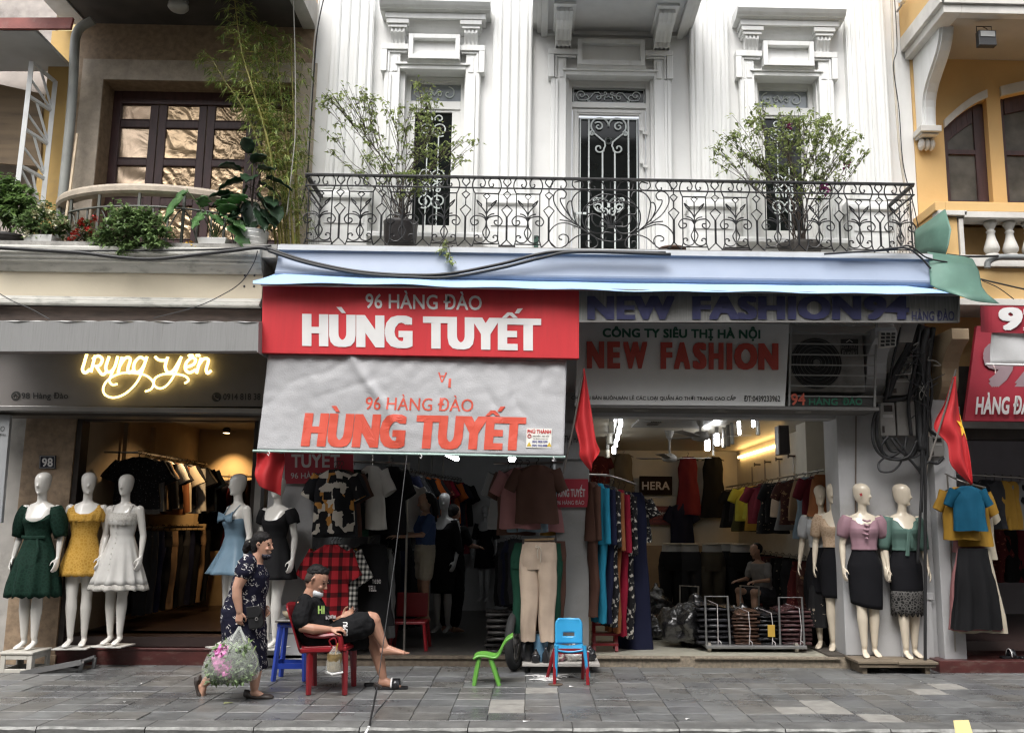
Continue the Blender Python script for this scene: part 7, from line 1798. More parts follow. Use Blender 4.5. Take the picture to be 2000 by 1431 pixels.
for i in range(5):hung('trousers',nth(i)+' dark trousers from the back in the row left of the beige trousers',988+i*7,1060-i*2,11.0-.1*i,(K_black,K_char,K_navy)[i%3],-.9,.9,.72,i%3,'dark trousers left of the beige trousers')
# -------- shop 94: outfits at the left, dresses on the back wall, packed rail on the right
rr_=[W(1146,926,10.45),W(1185,928,10.5),W(1215,936,10.75),W(1242,946,11.0)]
rail_thing('clothes_rail','curved chrome rail with long outfits just inside shop 94',rr_)
for i,(px,Y,m,lb,rt,k,sz)in enumerate(((1153,10.45,K_brown,'brown tracksuit outfit nearest the pillar',-1.15,'set',1.06),(1169,10.5,K_teal,'turquoise tracksuit outfit second from the pillar',-1.1,'set',1.1),(1181,10.58,K_navy,'navy outfit between the turquoise and the tan ones',-1.1,'set',1.1),(1190,10.64,K_chain,'black and white striped outfit half hidden by the tan one',-1.1,'set',1.12),(1196,10.7,K_rust,'tan brown outfit left of the crimson one',-1.05,'set',1.16),(1208,10.78,K_red,'crimson outfit in the middle of the curved rail',-1.05,'set',1.18),(1219,10.86,K_chain,'black outfit with white chain print beside the navy dress',-1.0,'set',1.2),(1236,11.0,K_navy,'long navy dress at the right end of the curved rail',-.3,'dress',1.75))):
 o=hung(k,lb,px,940+i*3,Y,m,rt,.95,sz,i%3)
hung('shirt','pale striped shirt worn over the navy dress',1236,968,11.06,K_chain,-.3,.95,.85,1)
yw_=17.3
for px,py,m,k,sx,sz,lb in((1170,890,K_flr,'blouse',.9,.8,'red floral top high on the back wall behind the flag'),(1217,886,C('taupe',.17,.14,.10),'dress',1.0,.85,'taupe sleeveless dress on the back wall'),(1343,892,K_mar,'dress',1.05,1.05,'maroon sleeveless dress on the back wall right of the dark sign'),(1392,892,K_black,'dress',1.1,1.1,'black sleeveless dress on the back wall near the corner'),(1331,982,K_navy,'shirt',1.0,1.2,'navy top with tan sleeves below the maroon dress')):
 hung(k,lb,px,py,yw_,m,0,sx,sz,1)
xw=xw94-.36
zr94=2.14
rail_thing('clothes_rail','packed clothes rail along the right wall of shop 94',[V(xw,10.8,zr94+.02),V(xw,16.8,zr94+.02)],posts=[(V(xw94-.03,y,zr94-.4),V(xw94-.03,y,zr94+.35))for y in(10.9,11.4,12.0,12.9,13.6,14.4,15.3,16.2)])
rail_thing('clothes_rail','lower clothes rail along the right wall of shop 94 with dark florals',[V(xw,10.8,1.1),V(xw,16.8,1.1)])
cs=[K_flb,K_must,K_rust,K_mar,K_blueg,K_tan,K_flb,K_grey,K_beige,K_flk,K_flk,K_mar,K_mar,K_must,K_yel,K_yel,K_olive,K_char,K_black,K_char]
for i,m in enumerate(cs):
 if 2<=i<=19:hung(('blouse','dress','vest')[i%3],nth(i-2)+' garment from the front of the packed upper row in shop 94',0,0,0,m,R.uniform(-.15,.35),R.uniform(.95,1.15),R.uniform(.85,1.0)*(.75 if i%3==1 else 1),i%4,'clothes in the upper row of shop 94',V(xw+R.uniform(-.03,.03),10.4+i*.31,zr94-.04))
for i in range(17):hung('trousers' if i%3 else 'skirt',nth(i)+' dark garment from the front of the lower row in shop 94',0,0,0,(K_flk,K_black,K_flb,K_flr,K_char)[i%5],R.uniform(-.1,.4),1.05,.95,i%3,'dark clothes in the lower row of shop 94',V(xw-.02,11.0+i*.34,1.06))
fb_=None
for i,(px,m,lb)in enumerate(((1312,K_black,'leftmost'),(1345,K_char,'second'),(1390,C('taupe_dark',.07,.06,.045),'third, taupe'),(1422,K_black,'fourth, slightly behind'),(1446,K_black,'rightmost'))):
 Y=13.2+(i==3)*.5;p=V(WX(px,Y,1060),Y,zg);t=thing('trouser_form',{0:'waist-high trouser form in black, nearest the plastic sacks',1:'waist-high trouser form in charcoal, next to the leftmost one',2:'waist-high trouser form in taupe trousers, in the middle of its row',3:'waist-high trouser form in black half hidden behind the taupe one',4:'waist-high trouser form in black beside the crouching person'}[i],'mannequin',tuple(p),'trouser forms in shop 94')
 if fb_ is None:
  b=MB();loft(b,[ring(p+V(0,0,z),V(1,0,0),V(0,1,0),rx,ry,16)for z,rx,ry in((.78,.14,.10),(.9,.165,.115),(1.0,.145,.10),(1.12,.135,.095))])
  for q in(-1,1):limb(b,[p+V(q*.085,0,.84),p+V(q*.075,0,.45),p+V(q*.07,0,.06)],[.09,.055,.035])
  fb_=blob('form',b,.012,M_mand,t,3);fdat=fb_.data
  l=MB().lathe(p+V(0,0,1.121),[(0,0),(.14,0),(.14,.012),(0,.012)],20).build('top_disc',M_manb,t);ldat=l.data
  tr_=MB();loft(tr_,[ring(p+V(0,0,z),V(1,0,0),V(0,1,0),rx,ry,20)for z,rx,ry in((1.02,.155,.112),(.9,.185,.135),(.76,.18,.13))],False)
  for q in(-1,1):limb(tr_,[p+V(q*.09,0,.82),p+V(q*.085,0,.45),p+V(q*.085,0,.08)],[.105,.085,.075])
  tt=tr_.build('trousers',m,t,smooth=True);tdat=tt.data
 else:
  for nm,dt in(('form',fdat),('top_disc',ldat),('trousers',tdat)):
   o=bpy.data.objects.new(nm,dt);col.objects.link(o);o.parent=t
   if nm=='trousers':o.material_slots[0].link='OBJECT';o.material_slots[0].material=m
# -------- shop 92
rail_thing('clothes_rail','clothes rail across the front of shop 92',[W(1860,925,10.6),W(2100,938,11.2)])
rail_thing('garment_stand','black hook stand at the left of shop 92 carrying the blue top',[W(1846,925,10.2),W(1880,940,10.0),W(1925,952,10.0)],.01,[(W(1850,925,10.25),V(WX(1850,10.25),10.25,.2))])
hung('blouse','turquoise blue strap blouse with a peplum at the left of shop 92',1889,948,9.98,C('strong_blue',.010,.085,.15),-.05,.80,.76,3)
for i,(px,m,lb)in enumerate(((1872,K_must,'mustard top behind the blue peplum blouse'),(1898,K_must,'second mustard top behind the blue peplum blouse'),(1888,K_pink,'pink top lowest behind the blue peplum blouse'),(1905,K_cream,'cream top edge behind the blue peplum blouse'))):hung('blouse',lb,px,950+4*i,10.08+.07*i,m,-.1+.08*i,.85,.90+.08*i,i%4)
hung('skirt','long black pleated skirt at the left of shop 92',1900,1070,10.05,K_black,.05,.95,1.15,2,hanger=False)
hung('skirt','pale pink skirt edge behind the black pleated skirt',1896,1070,10.12,K_pink,.0,.98,1.17,1,hanger=False)
hung('skirt','white lining skirt edge behind the black pleated skirt',1905,1072,10.18,K_cream,.02,.98,1.19,0,hanger=False)
for i,(px,m)in enumerate(((1925,K_black),(1942,K_char),(1958,K_must),(1975,K_must),(1992,K_grey),(2012,K_black),(2030,K_mar))):hung('shirt',nth(i)+' short shirt from the blue top along the front rail of shop 92',px,936+i,10.75+i*.07,m,.5,.9,.9,i%4,'shirts on the front rail of shop 92')
for i in range(8):hung('dress',nth(i)+' dark dress from the pillar in the back row of shop 92',1890+i*22,1000,12.5,(K_black,K_mar,K_brown,K_flr)[i%4],.3,1,.9,i%3,'dark dresses in the back row of shop 92')
# ================================================================== lamps inside the shops
def emis(name,c,s):return mat(name,(.8,.8,.8),.5,var=0,bump=0,emit=c,es=s)
E_cool,E_warm=emis('cool_tube',(.95,.98,1.0),15),emis('warm_strip',(1.0,.62,.22),5)
ZC94=2.85
def bulb_row(label,pts,on=True,group=None):
 for i,(px,py0,py1,Y,lit)in enumerate(sorted(pts,key=lambda q:q[3])):
  a,b=W(px,py0,Y),W(px,py1,Y);t=thing('ceiling_lamp',nth(i)+' '+label,'lamp',(a.x,a.y,ZC94),group)
  r=(a.z-b.z)*.23
  MB().lathe((a.x,a.y,b.z),[(r*.5,0),(r,r*.3),(r,a.z-b.z-.01),(r*.5,a.z-b.z)],12).build('bulb',E_cool if lit else M_gsh,t)
  MB().tube([(a.x,a.y,a.z),(a.x,a.y,ZC94)],r*.8,8).build('socket',M_acw,t)
M_gsh=mat('clear_shade',(.35,.33,.28),.2,bump=0)
bulb_row('bulb from the road in the glowing row beside the red flag',[(1212,818,834,11.2,1),(1209,833,848,11.9,1),(1206,846,860,12.7,1),(1203,858,872,13.5,1),(1199,871,886,14.4,1)],group='glowing bulbs left in shop 94')
bulb_row('dark glass lamp from the road, beside the glowing bulb row',[(1194,822,845,11.6,0),(1191,845,868,12.9,0),(1187,876,894,14.6,0)],group='unlit lamps left in shop 94')
bulb_row('glowing bulb from the road, right of the fans in shop 94',[(1443,822,836,11.4,1),(1444,837,849,11.9,1),(1471,820,834,11.3,1),(1400,847,870,13.0,1),(1381,857,880,13.6,1)],group='glowing bulbs right in shop 94')
bulb_row('unlit glass lamp from the road near the warm strip',[(1414,855,875,13.0,0),(1422,852,872,12.7,0),(1430,850,868,12.4,0),(1480,832,850,11.6,0),(1393,878,890,14.0,0)],group='unlit lamps right in shop 94')
a,b=V(xw94-.03,17.2,2.7),V(xw94-.03,14.2,2.7)
tag(MB().box(a.x-.025,a.x,b.y,a.y,2.70,2.74).build('light_strip',E_warm,at=a),'glowing warm light strip along the top of the right wall of shop 94','lamp')
tb=thing('tube_lamp','glowing white tube lamp slanting under the banner in shop 96','lamp',tuple(W(880,888,12.0)))
MB().tube([W(868,884,12.0),W(893,896,11.8)],.03,8).build('tube',E_cool,tb);MB().tube([W(866,879,12.02),W(893,891,11.82)],.02,6).build('holder',M_acw,tb)
rl=thing('ceiling_lamp','glowing round bulb under the banner edge in shop 96','lamp',tuple(W(1000,892,12.5)))
p=W(1000,895,12.5);MB().ball(p,.05,n=12,m=10).build('bulb',E_cool,rl,smooth=True);MB().tube([p+V(0,0,.04),p+V(0,0,.25)],.02,8).build('socket',M_acw,rl)
sp=thing('spotlight','warm ceiling spotlight shining down the back wall of shop 98','lamp',(WX(440,13.98,880),13.98,2.83))
p=V(WX(440,13.8,880),13.8,2.83)
MB().lathe(p,[(.05,-.06),(.055,.0),(.03,.02)],14).build('housing',M_darkal,sp);MB().lathe(p+V(0,0,-.064),[(0,0),(.045,0),(.045,.002),(0,.002)],14).build('lens',emis('warm_lens',(1,.65,.3),8),sp)
ld=bpy.data.lights.new('spot','SPOT');ld.energy,ld.color,ld.spot_size,ld.spot_blend,ld.shadow_soft_size=48,(1,.60,.24),rad(84),.9,.03
lo=bpy.data.objects.new('spot',ld);col.objects.link(lo);lo.location=p+V(0,0,-.08);lo.rotation_euler=V(0,-.30,.95).to_track_quat('Z','Y').to_euler()
sp2=thing('spotlight','warm spotlight over the shirts in shop 98','lamp',(xr98+.5,11.6,2.8))
p=V(xr98+.55,11.8,2.82);MB().lathe(p,[(.05,-.06),(.055,.0),(.03,.02)],14).build('housing',M_darkal,sp2);MB().lathe(p+V(0,0,-.064),[(0,0),(.045,0),(.045,.002),(0,.002)],14).build('lens',MATS['warm_lens'],sp2)
ld=bpy.data.lights.new('spot','SPOT');ld.energy,ld.color,ld.spot_size,ld.spot_blend,ld.shadow_soft_size=38,(1,.66,.34),rad(120),.8,.04
lo=bpy.data.objects.new('spot',ld);col.objects.link(lo);lo.location=p+V(0,0,-.08);lo.rotation_euler=V(.3,.0,.95).to_track_quat('Z','Y').to_euler()
def fan(label,px,py,Y,rot):
 c=W(px,py,Y);t=thing('ceiling_fan',label,'fan',(c.x,c.y,ZC94));M_=M_acw
 MB().lathe(c,[(.02,-.07),(.10,-.05),(.11,.0),(.06,.05),(.02,.06)],18).build('motor',M_,t,smooth=True);MB().tube([c+V(0,0,.05),V(c.x,c.y,ZC94-.04)],.015,8).build('rod',M_,t);MB().lathe((c.x,c.y,ZC94-.13),[(.03,0),(.075,.128)],14).build('canopy',M_,t)
 for k in range(3):
  a=rot+k*2.094;d=V(math.cos(a),math.sin(a),0);MB().prism([c+d*.1+V(0,0,-.01)+V(-d.y,d.x,0)*.05,c+d*.62+V(-d.y,d.x,0)*.07+V(0,0,.012),c+d*.62-V(-d.y,d.x,0)*.06,c+d*.1-V(-d.y,d.x,0)*.05+V(0,0,-.02)],(0,0,.006)).build('blade',M_,t)
fan('ceiling fan in the middle of shop 94 in front of the back wall',1308,893,13.6,.15)
fan('ceiling fan near the mouth of shop 94 beside the vent',1368,851,11.6,-.1)
c=thing('air_vent','white cassette air conditioner set in the ceiling of shop 94','air conditioner',(WX(1300,12.6,840),12.6,ZC94))
x=WX(1310,12.4,840);MB().box(x-.48,x+.48,11.9,12.9,ZC94-.03,ZC94-.002).build('panel',M_acw,c,bevel=.006)
for k in range(5):MB().box(x-.30+.03*k,x-.285+.03*k,12.1,12.6,ZC94-.036,ZC94-.0305).build('slot',M_darkal,c)
s=thing('loudspeaker','tall dark loudspeaker hung high on the right wall of shop 94','speaker',(pC0-.2,12.0,2.0))
f=pquad((1520,830),(1541,830),(1544,886),(1522,888),12.0);MB().prism([f(0,0),f(1,0),f(1,1),f(0,1)],(0,.2,0)).build('cabinet',mat('dark_brown_cabinet',(.05,.035,.03),.5),s,bevel=.01)
MB().prism([f(.1,.06)+V(0,-.004,0),f(.9,.06)+V(0,-.004,0),f(.9,.94)+V(0,-.004,0),f(.1,.94)+V(0,-.004,0)],(0,.003,0)).build('grille',mat('speaker_cloth',(.03,.025,.024),.9,bump=.5,bs=300),s)
def wsign(label,q,texts,m,Y=17.35):
 f=pquad(*q,Y);t=thing('wall_sign',label,'sign',tuple(f(.5,0)));board('board',f,.04,m,t)
 for(s_,a,b_,c_,d_,mm,bo)in texts:txt(s_,a,b_,c_,d_,Y-.006,mm,t,bo)
M_umb=mat('umber_board',(.018,.011,.009),.85,spec=.1,bump=.05)
wsign('dark brown wall sign with pale serif lettering in shop 94',((1249,929),(1313,930),(1313,966),(1249,966)),[('HERA',1254,1308,940,956,P_dimw,.02)],M_umb)
wsign('dark red notice below the brown wall sign in shop 94',((1257,987),(1312,988),(1312,1025),(1257,1024)),[('HÂN HẠNH PHỤC VỤ',1261,1308,991,996,P_red,.0),('TẠI XÓM 7',1261,1308,998,1007,P_dimw,.02),('Đông Hưng - Thái Bình',1261,1308,1009,1013,P_red,0),('ĐT: 0439233962',1266,1303,1015,1020,P_red,0)],mat('dim_red_board',(.11,.018,.018),.5))
for i in range(4):
 p=V(xw94-.05,13.6+i*.7,2.5);tag(MB().box(p.x-.05,p.x+.045,p.y-.015,p.y+.015,p.z-.012,p.z+.012).box(p.x-.06,p.x-.05,p.y-.03,p.y+.03,p.z-.03,p.z+.03).build('wall_hook',M_darkal,at=p),'small black hook below the warm light strip','hook','hooks on the right wall of shop 94')
# ================================================================== furniture on the pavement
def plastic(name,c,**k):k.setdefault('stain',.15);return mat(name,c,.32,var=.06,vs=4,bump=.06,bs=40,sc=tuple(x*.5 for x in c),ss=6,**k)
M_pred,M_pblue,M_pgreen,M_psky,M_pwh=plastic('red_plastic',(.23,.012,.018)),plastic('royal_blue_plastic',(.02,.05,.32)),plastic('apple_green_plastic',(.13,.36,.06)),plastic('sky_blue_plastic',(.03,.28,.52)),plastic('grey_white_plastic',(.50,.48,.43),stain=.5)
YC=8.92;q=lambda px,py,dy=0:W(px,py,YC+dy)
ch=thing('plastic_armchair','red plastic armchair under the sitting person, drink bag on its arm','chair',tuple(G(642,1346)))
g0=lambda px,dy:V(WX(px,YC+dy,1340),YC+dy,.0)
for a,b in((q(606,1266,-.20),g0(603,-.22)),(q(673,1270,-.20),g0(674,-.22)),(q(612,1266,.22),g0(614,.24)),(q(690,1268,.22),g0(691,.24))):
 MB().tube([a,mix(a,b,.5),b],[.036,.031,.026],4).build('leg',M_pred,ch,bevel=.006)
st_=q(640,1263).z
s=MB();xs0,xs1=q(600,1263).x,q(684,1263).x
s.grid(lambda u,v:V(xs0+(xs1-xs0)*u,YC-.22+.46*v,st_+.02-.05*math.sin(math.pi*u)*math.sin(math.pi*v)+.02*u),12,10)
s.build('seat',M_pred,ch,smooth=True,thick=.02)
MB().tube([V(xs0,YC-.225,st_-.005),V(xs1,YC-.225,st_+.012),V(xs1+.01,YC,st_+.01),V(xs1,YC+.245,st_+.012),V(xs0,YC+.245,st_-.005)],.022,6,closed=True).build('seat_rim',M_pred,ch)
for dy in(-.235,.255):MB().tube(smooth_path([q(594,1226,dy),q(602,1238,dy),q(630,1241,dy),q(655,1239,dy),q(664,1245,dy),q(666,1268,dy)],5),.024,8,flat=1.3).build('armrest',M_pred,ch)
bk=MB();bk.grid(lambda u,v:V(q(574+24*(1-v),1182+82*(1-v)).x,YC-.24+.48*u,q(580,1182+82*(1-v)).z)+V(-.05*math.sin(math.pi*u),0,.03*math.sin(math.pi*u)*v),12,12)
bk.build('backrest',M_pred,ch,smooth=True,thick=.016)
dk=thing('drink_bag','brown iced drink in a clear bag with straws hanging from the red armchair','drink',tuple(q(652,1312,-.27)))
c=q(652,1310,-.28);MB().lathe(c,[(.055,0),(.062,.02),(.066,.12),(.064,.15),(0,.15)],16).build('cup',mat('tea_brown',(.20,.14,.06),.25,var=.3,vs=30,bump=.1),dk)
MB().grid(lambda u,v:c+V((.075-.05*v*v+.006*math.sin(u*44))*math.cos(u*6.283)*(1 if v<.8 else.7),(.075-.05*v*v)*math.sin(u*6.283),-.015+.23*v),36,9,True).build('film',M_film,dk,smooth=True)
MB().tube([c+V(.0,-.01,.1),c+V(.03,-.03,.24)],.006,6).build('straw',mat('amber_straw',(.5,.30,.05),.3),dk);MB().tube([c+V(-.055,-.02,0),c+V(-.0,-.08,-.015),c+V(.09,-.05,0)],.008,5).build('string',P_white,dk)
MB().tube(smooth_path([c+V(-.02,0,.2),c+V(-.05,-.01,.26),c+V(.0,-.01,.28),c+V(.02,0,.2)],5),.007,6).build('tie',M_pred,dk)
YB2=9.55;q=lambda px,py,dy=0:W(px,py,YB2+dy)
sb=thing('plastic_stool','blue plastic stool behind the sitting person with writing on its edge','stool',tuple(G(570,1310)))
zt=q(575,1212).z;cx=q(577,1212).x
for sx_ in(-1,1):
 for sy_ in(-1,1):
  MB().tube([V(cx+sx_*.115,YB2+sy_*.105,zt-.03),V(cx+sx_*.15,YB2+sy_*.14,.0)],[.03,.027],4).build('leg',M_pblue,sb,bevel=.005)
 MB().bar(V(cx+sx_*.135,YB2-.13,.16),V(cx+sx_*.135,YB2+.13,.16),.016,.05).build('rung',M_pblue,sb)
for sy_ in(-1,1):MB().bar(V(cx-.13,YB2+sy_*.125,.14),V(cx+.13,YB2+sy_*.125,.14),.016,.05).build('rung',M_pblue,sb)
MB().box(cx-.145,cx+.145,YB2-.135,YB2+.135,zt-.05,zt).build('seat',M_pblue,sb,bevel=.015)
lettering('Tuyết 96',(cx-.11,cx+.04,zt-.04,zt-.012,YB2-.139),P_black,sb,.0)
tp=thing('board','grey flat board lying across the blue stool','board',(cx,YB2,zt));MB().box(cx-.16,cx+.14,YB2-.15,YB2+.15,zt+.001,zt+.02).build('slab',M_steelt,tp,bevel=.003)
MB().box(cx-.16,cx+.14,YB2-.155,YB2-.15,zt+.002,zt+.012).build('edge',M_darkal,tp)
bo=MB().lathe((cx-.03,YB2,zt+.021),[(.05,0),(.085,.03),(.10,.07),(.092,.07),(.07,.03),(0,.012)],18).build('bowl',mat('stoneware',(.30,.25,.17),.4,bump=.1),at=(cx,YB2,zt),smooth=True);tag(bo,'shallow stoneware bowl on the board over the blue stool','bowl')
YG=9.35;q=lambda px,py,dy=0:W(px,py,YG+dy)
gc=thing('child_chair','small apple green plastic chair facing away from the blue chair','chair',tuple(G(962,1332)))
for dy in(-.13,.13):
 for(a,b)in(((936,1283),(926,1329)),((958,1286),(975,1332))):MB().tube([q(*a,dy*.85),V(WX(b[0],YG+dy,1330),YG+dy,0)],[.024,.019],6).build('leg',M_pgreen,gc)
sh=[(926,1282),(935,1277),(950,1277),(966,1280),(974,1276),(982,1262),(990,1248),(1002,1240)]
pts=smooth_path([q(*p)for p in sh],4)
MB().grid(lambda u,v:pts[min(len(pts)-1,int(round(v*(len(pts)-1))))]+V(0,(-.15+.30*u)*(1-.12*v),.012*math.sin(math.pi*u)*(1 if v>.5 else-1)),12,len(pts)).build('seat_and_back',M_pgreen,gc,smooth=True,thick=.022)
MB().tube([q(978,1268,-.151),q(988,1250,-.149)],.012,6).build('back_rib',M_pgreen,gc);MB().ball(q(985,1262,-.155),.012,.004,.02,8,5).build('back_slot',M_darkal,gc)
YK=9.45;q=lambda px,py,dy=0:W(px,py,YK+dy)
kc=thing('child_chair','small sky blue plastic chair nested on a red one, facing the road','chair',tuple(G(1112,1326)))
z_s=q(1112,1262).z
MB().grid(lambda u,v:V(q(1083+(1140-1083)*u,1262).x,YK-.14+.28*v,z_s-.02*math.sin(math.pi*u)+.02*(1-v)*-1+.006),12,10).build('seat',M_psky,kc,smooth=True,thick=.02)
def kb(u,v):
 w_=(1-.0*v)*(1 if v<.75 else 1-.25*((v-.75)/.25)**2)
 return V(q(1112,1262).x+(q(1139,1262).x-q(1112,1262).x)*(u*2-1)*w_,YK+.13+.05*v,z_s+.01+v*(q(1112,1209,.15).z-z_s))+V(0,.03*math.sin(math.pi*u),0)
B=MB();nu,nv=15,15;vs=[kb(i/(nu-1),j/(nv-1))for j in range(nv)for i in range(nu)]
B.add(vs,[(j*nu+i,j*nu+i+1,(j+1)*nu+i+1,(j+1)*nu+i)for j in range(nv-1)for i in range(nu-1)if not(j in(4,5)and 4<=i<=9)]).build('backrest',M_psky,kc,smooth=True,thick=.018)
for px,b_ in((1087,1085),(1141,1149)):MB().tube([q(px,1260,-.13),V(WX(b_,YK-.15,1315),YK-.15,.07)],[.020,.017],6).build('leg',M_psky,kc)
for a,b_,dy in((1084,1083,-.17),(1146,1148,-.17),(1082,1068,.16),(1140,1138,.18)):MB().tube([q(a,1272,dy*.7),V(WX(b_,YK+dy,1318),YK+dy,0)],[.020,.017],7).build('leg',M_pred,kc,label='red leg of the chair nested below')
MB().bar(q(1080,1271,-.125),q(1146,1271,-.125),.02,.05).build('red_seat_rim',M_pred,kc)
def stepstool(label,x0,x1,y0,y1,Y):
 t=thing('step_stool',label,'stool',tuple(W((x0+x1)/2,y1,Y)));a,b=WX(x0,Y,y1),WX(x1,Y,y1);zt,zb=WZ(y0,Y),W(x0,y1,Y).z
 for sx_ in(a+.02,b-.02):
  for k,yy in enumerate((Y-.12,Y+.16)):MB().bar(V(sx_,yy,zb),V(sx_,Y+(.0 if k==0 else.06),zt),.035,.03,up=(0,1,0)).build('leg',M_pred,t)
 for k in range(3):z=zb+(zt-zb)*(.28+.33*k);MB().box(a-.0,b+.0,Y-.12+.05*k,Y+.06+.03*k,z-.03,z).build('step',M_pred,t,bevel=.006)
stepstool('red folding step stool under the outfits in shop 94',1156,1206,1212,1268,10.8)
rc_=thing('plastic_chair','red plastic chair in the dark of shop 96 behind the bare foot','chair',tuple(W(800,1262,10.9)))
p=W(800,1262,10.9);x0,y0,z0=p.x,p.y,zg
MB().box(x0-.19,x0+.19,y0-.18,y0+.2,z0+.28,z0+.31).build('seat',M_pred,rc_,bevel=.01);MB().box(x0-.19,x0+.17,y0+.18,y0+.21,z0+.33,z0+.60).build('backrest',M_pred,rc_,bevel=.02)
for sx_ in(-.17,.17):
 for sy_ in(-.16,.18):MB().tube([V(x0+sx_,y0+sy_,z0+.28),V(x0+sx_*1.2,y0+sy_*1.15,z0)],.02,5).build('leg',M_pred,rc_)
YW2=10.06;q=lambda px,py,dy=0:W(px,py,YW2+dy)
ws=thing('plastic_stool','grey white plastic stool with window cut-outs under the green dress mannequin','stool',tuple(G(32,1306)))
a,b,zt=WX(2,9.85,1290),WX(64,9.85,1290),WZ(1272,9.9,30);y0,y1=9.83,10.2
m=MB();t_=.05
for yy in(y0,y1-.02):m.box(a,a+t_,yy,yy+.02,0,zt-.02).box(b-t_,b,yy,yy+.02,0,zt-.02).box(a+t_,b-t_,yy,yy+.02,zt-.07,zt-.02).box(a+t_,b-t_,yy,yy+.02,0,.04)
for xx in(a,b-.02):m.box(xx,xx+.02,y0+.021,y0+.07,0,zt-.02).box(xx,xx+.02,y1-.07,y1-.021,0,zt-.02).box(xx,xx+.02,y0+.07,y1-.07,zt-.07,zt-.02).box(xx,xx+.02,y0+.07,y1-.07,0,.04)
m.build('frame',M_pwh,ws,bevel=.006);MB().box(a-.01,b+.01,y0-.01,y1+.01,zt-.019,zt+.004).build('top',M_pwh,ws,bevel=.006)
rm=thing('metal_ramp','grey metal ramp lying tilted on the pavement before shop 98','ramp',tuple(G(110,1312)))
M_zn=mat('grey_steel',(.20,.20,.20),.45,metal=.5,var=.15,bump=.15,stain=.4,sc=(.12,.10,.09))
A,B_,C_,D_=G(40,1315),W(160,1292,9.85),G(155,1312),W(186,1283,10.15)
E_=A+V(.25,.42,0)
MB().bar(A,B_,.03,.05).build('side_rail',M_zn,rm);MB().bar(E_,D_,.03,.05).build('side_rail',M_zn,rm)
for k in range(9):t_=.12+.1*k;MB().bar(mix(A,B_,t_),mix(E_,D_,t_),.035,.012).build('tread',M_zn,rm)
MB().bar(B_,C_,.035).build('leg',M_zn,rm);MB().bar(D_,V(D_.x-.01,D_.y,0),.03).build('leg',M_zn,rm);MB().bar(mix(A,B_,.55),mix(B_,C_,.75),.018).build('brace',M_zn,rm)
pf=thing('low_platform','low weathered wooden platform under the pink and green blouse mannequins','platform',tuple(G(1750,1308)))
M_ply=mat('weathered_board',(.17,.135,.095),.65,var=.25,vs=3,bump=.2,stretch=(1,5,5),stain=.4,sc=(.07,.055,.04))
zt=WZ(1288,10.12,1750);a,b=WX(1672,10.05,1300),WX(1828,10.05,1300)
for x0_,x1_,t_ in((a,(a+b)/2-.003,.004),((a+b)/2+.003,b,-.002)):MB().box(x0_,x1_,9.98+t_,10.41,zt-.025+t_,zt+t_).build('board',M_ply,pf,bevel=.003)
MB().box(a+.02,b-.02,10.0,10.03,zt-.06,zt-.027).build('front_rail',M_ply,pf)
for x in(a+.06,b-.12):MB().box(x,x+.05,10.035,10.39,0,zt-.028).build('foot',M_ply,pf)
mt=MB().box(WX(1600,10.75,1275),WX(1690,10.75,1275),10.42,11.1,zg+.003,zg+.02).build('mat',mat('dark_board',(.07,.06,.05),.7,bump=.3),at=(3.6,10.7,zg));tag(mt,'dark flat board under the grey and beige blouse mannequins','board')
sl=thing('low_shelf','pale slab shelf on the pavement behind the blue child chair','shelf',tuple(G(1095,1306)))
a,b=WX(1020,10.0,1296),WX(1171,10.0,1296);zt=WZ(1294,10.0,1100)
MB().box(a,b,9.95,10.39,zt-.03,zt).build('slab',mat('chalky_slab',(.42,.40,.37),.7,bump=.2,stain=.4,sc=(.25,.23,.2)),sl,bevel=.004);MB().box(a+.08,b-.08,10.0,10.38,0,zt-.031).build('support',M_pav,sl)
def pot(label,name,px,py,Y,prof,m,cat,handle=True,lid=False):
 p=W(px,py,Y);p.z=zt+.001;t=thing(name,label,cat,tuple(p));MB().lathe(p,prof,16).build('body',m,t,smooth=True)
 r=max(x for x,_ in prof);h=prof[-1][1]
 if handle:MB().tube(smooth_path([p+V(r*.9,0,h*.8),p+V(r*1.7,-.01,h*.7),p+V(r*1.6,-.01,h*.3),p+V(r*.9,0,h*.2)],5),.010,6).build('handle',M_pwh if handle==2 else M_darkal,t)
 if lid:MB().lathe(p+V(0,0,h),[(r*.7,0),(r*.5,.02),(.012,.03),(.014,.045),(0,.05)],14).build('lid',M_darkal,t)
M_blkc=mat('dark_glaze',(.02,.02,.022),.2,bump=0)
pot('dark kettle under the beige trousers, left of the blue flask','kettle',1032,1290,10.15,[(.075,0),(.085,.03),(.08,.16),(.06,.2)],M_blkc,'kettle',True,True)
pot('blue enamel flask under the beige trousers','flask',1056,1290,10.1,[(.075,0),(.078,.02),(.075,.24),(.05,.28)],mat('blue_enamel',(.10,.20,.30),.3),'flask',0,True)
pot('small dark bottle with a shiny neck right of the blue flask','bottle',1066,1294,10.0,[(.035,0),(.04,.02),(.036,.09),(.014,.13),(.014,.16)],M_blkc,'bottle',0)
pot('small dark glass jar beside the dark bottle on the slab','jar',1046,1294,10.0,[(.04,0),(.045,.02),(.045,.07),(.035,.09)],M_blkc,'jar',0,True)
pot('white jug with a loop handle left of the blue child chair','jug',1082,1292,10.08,[(.05,0),(.055,.02),(.05,.15),(.055,.17)],M_pwh,'jug',2)
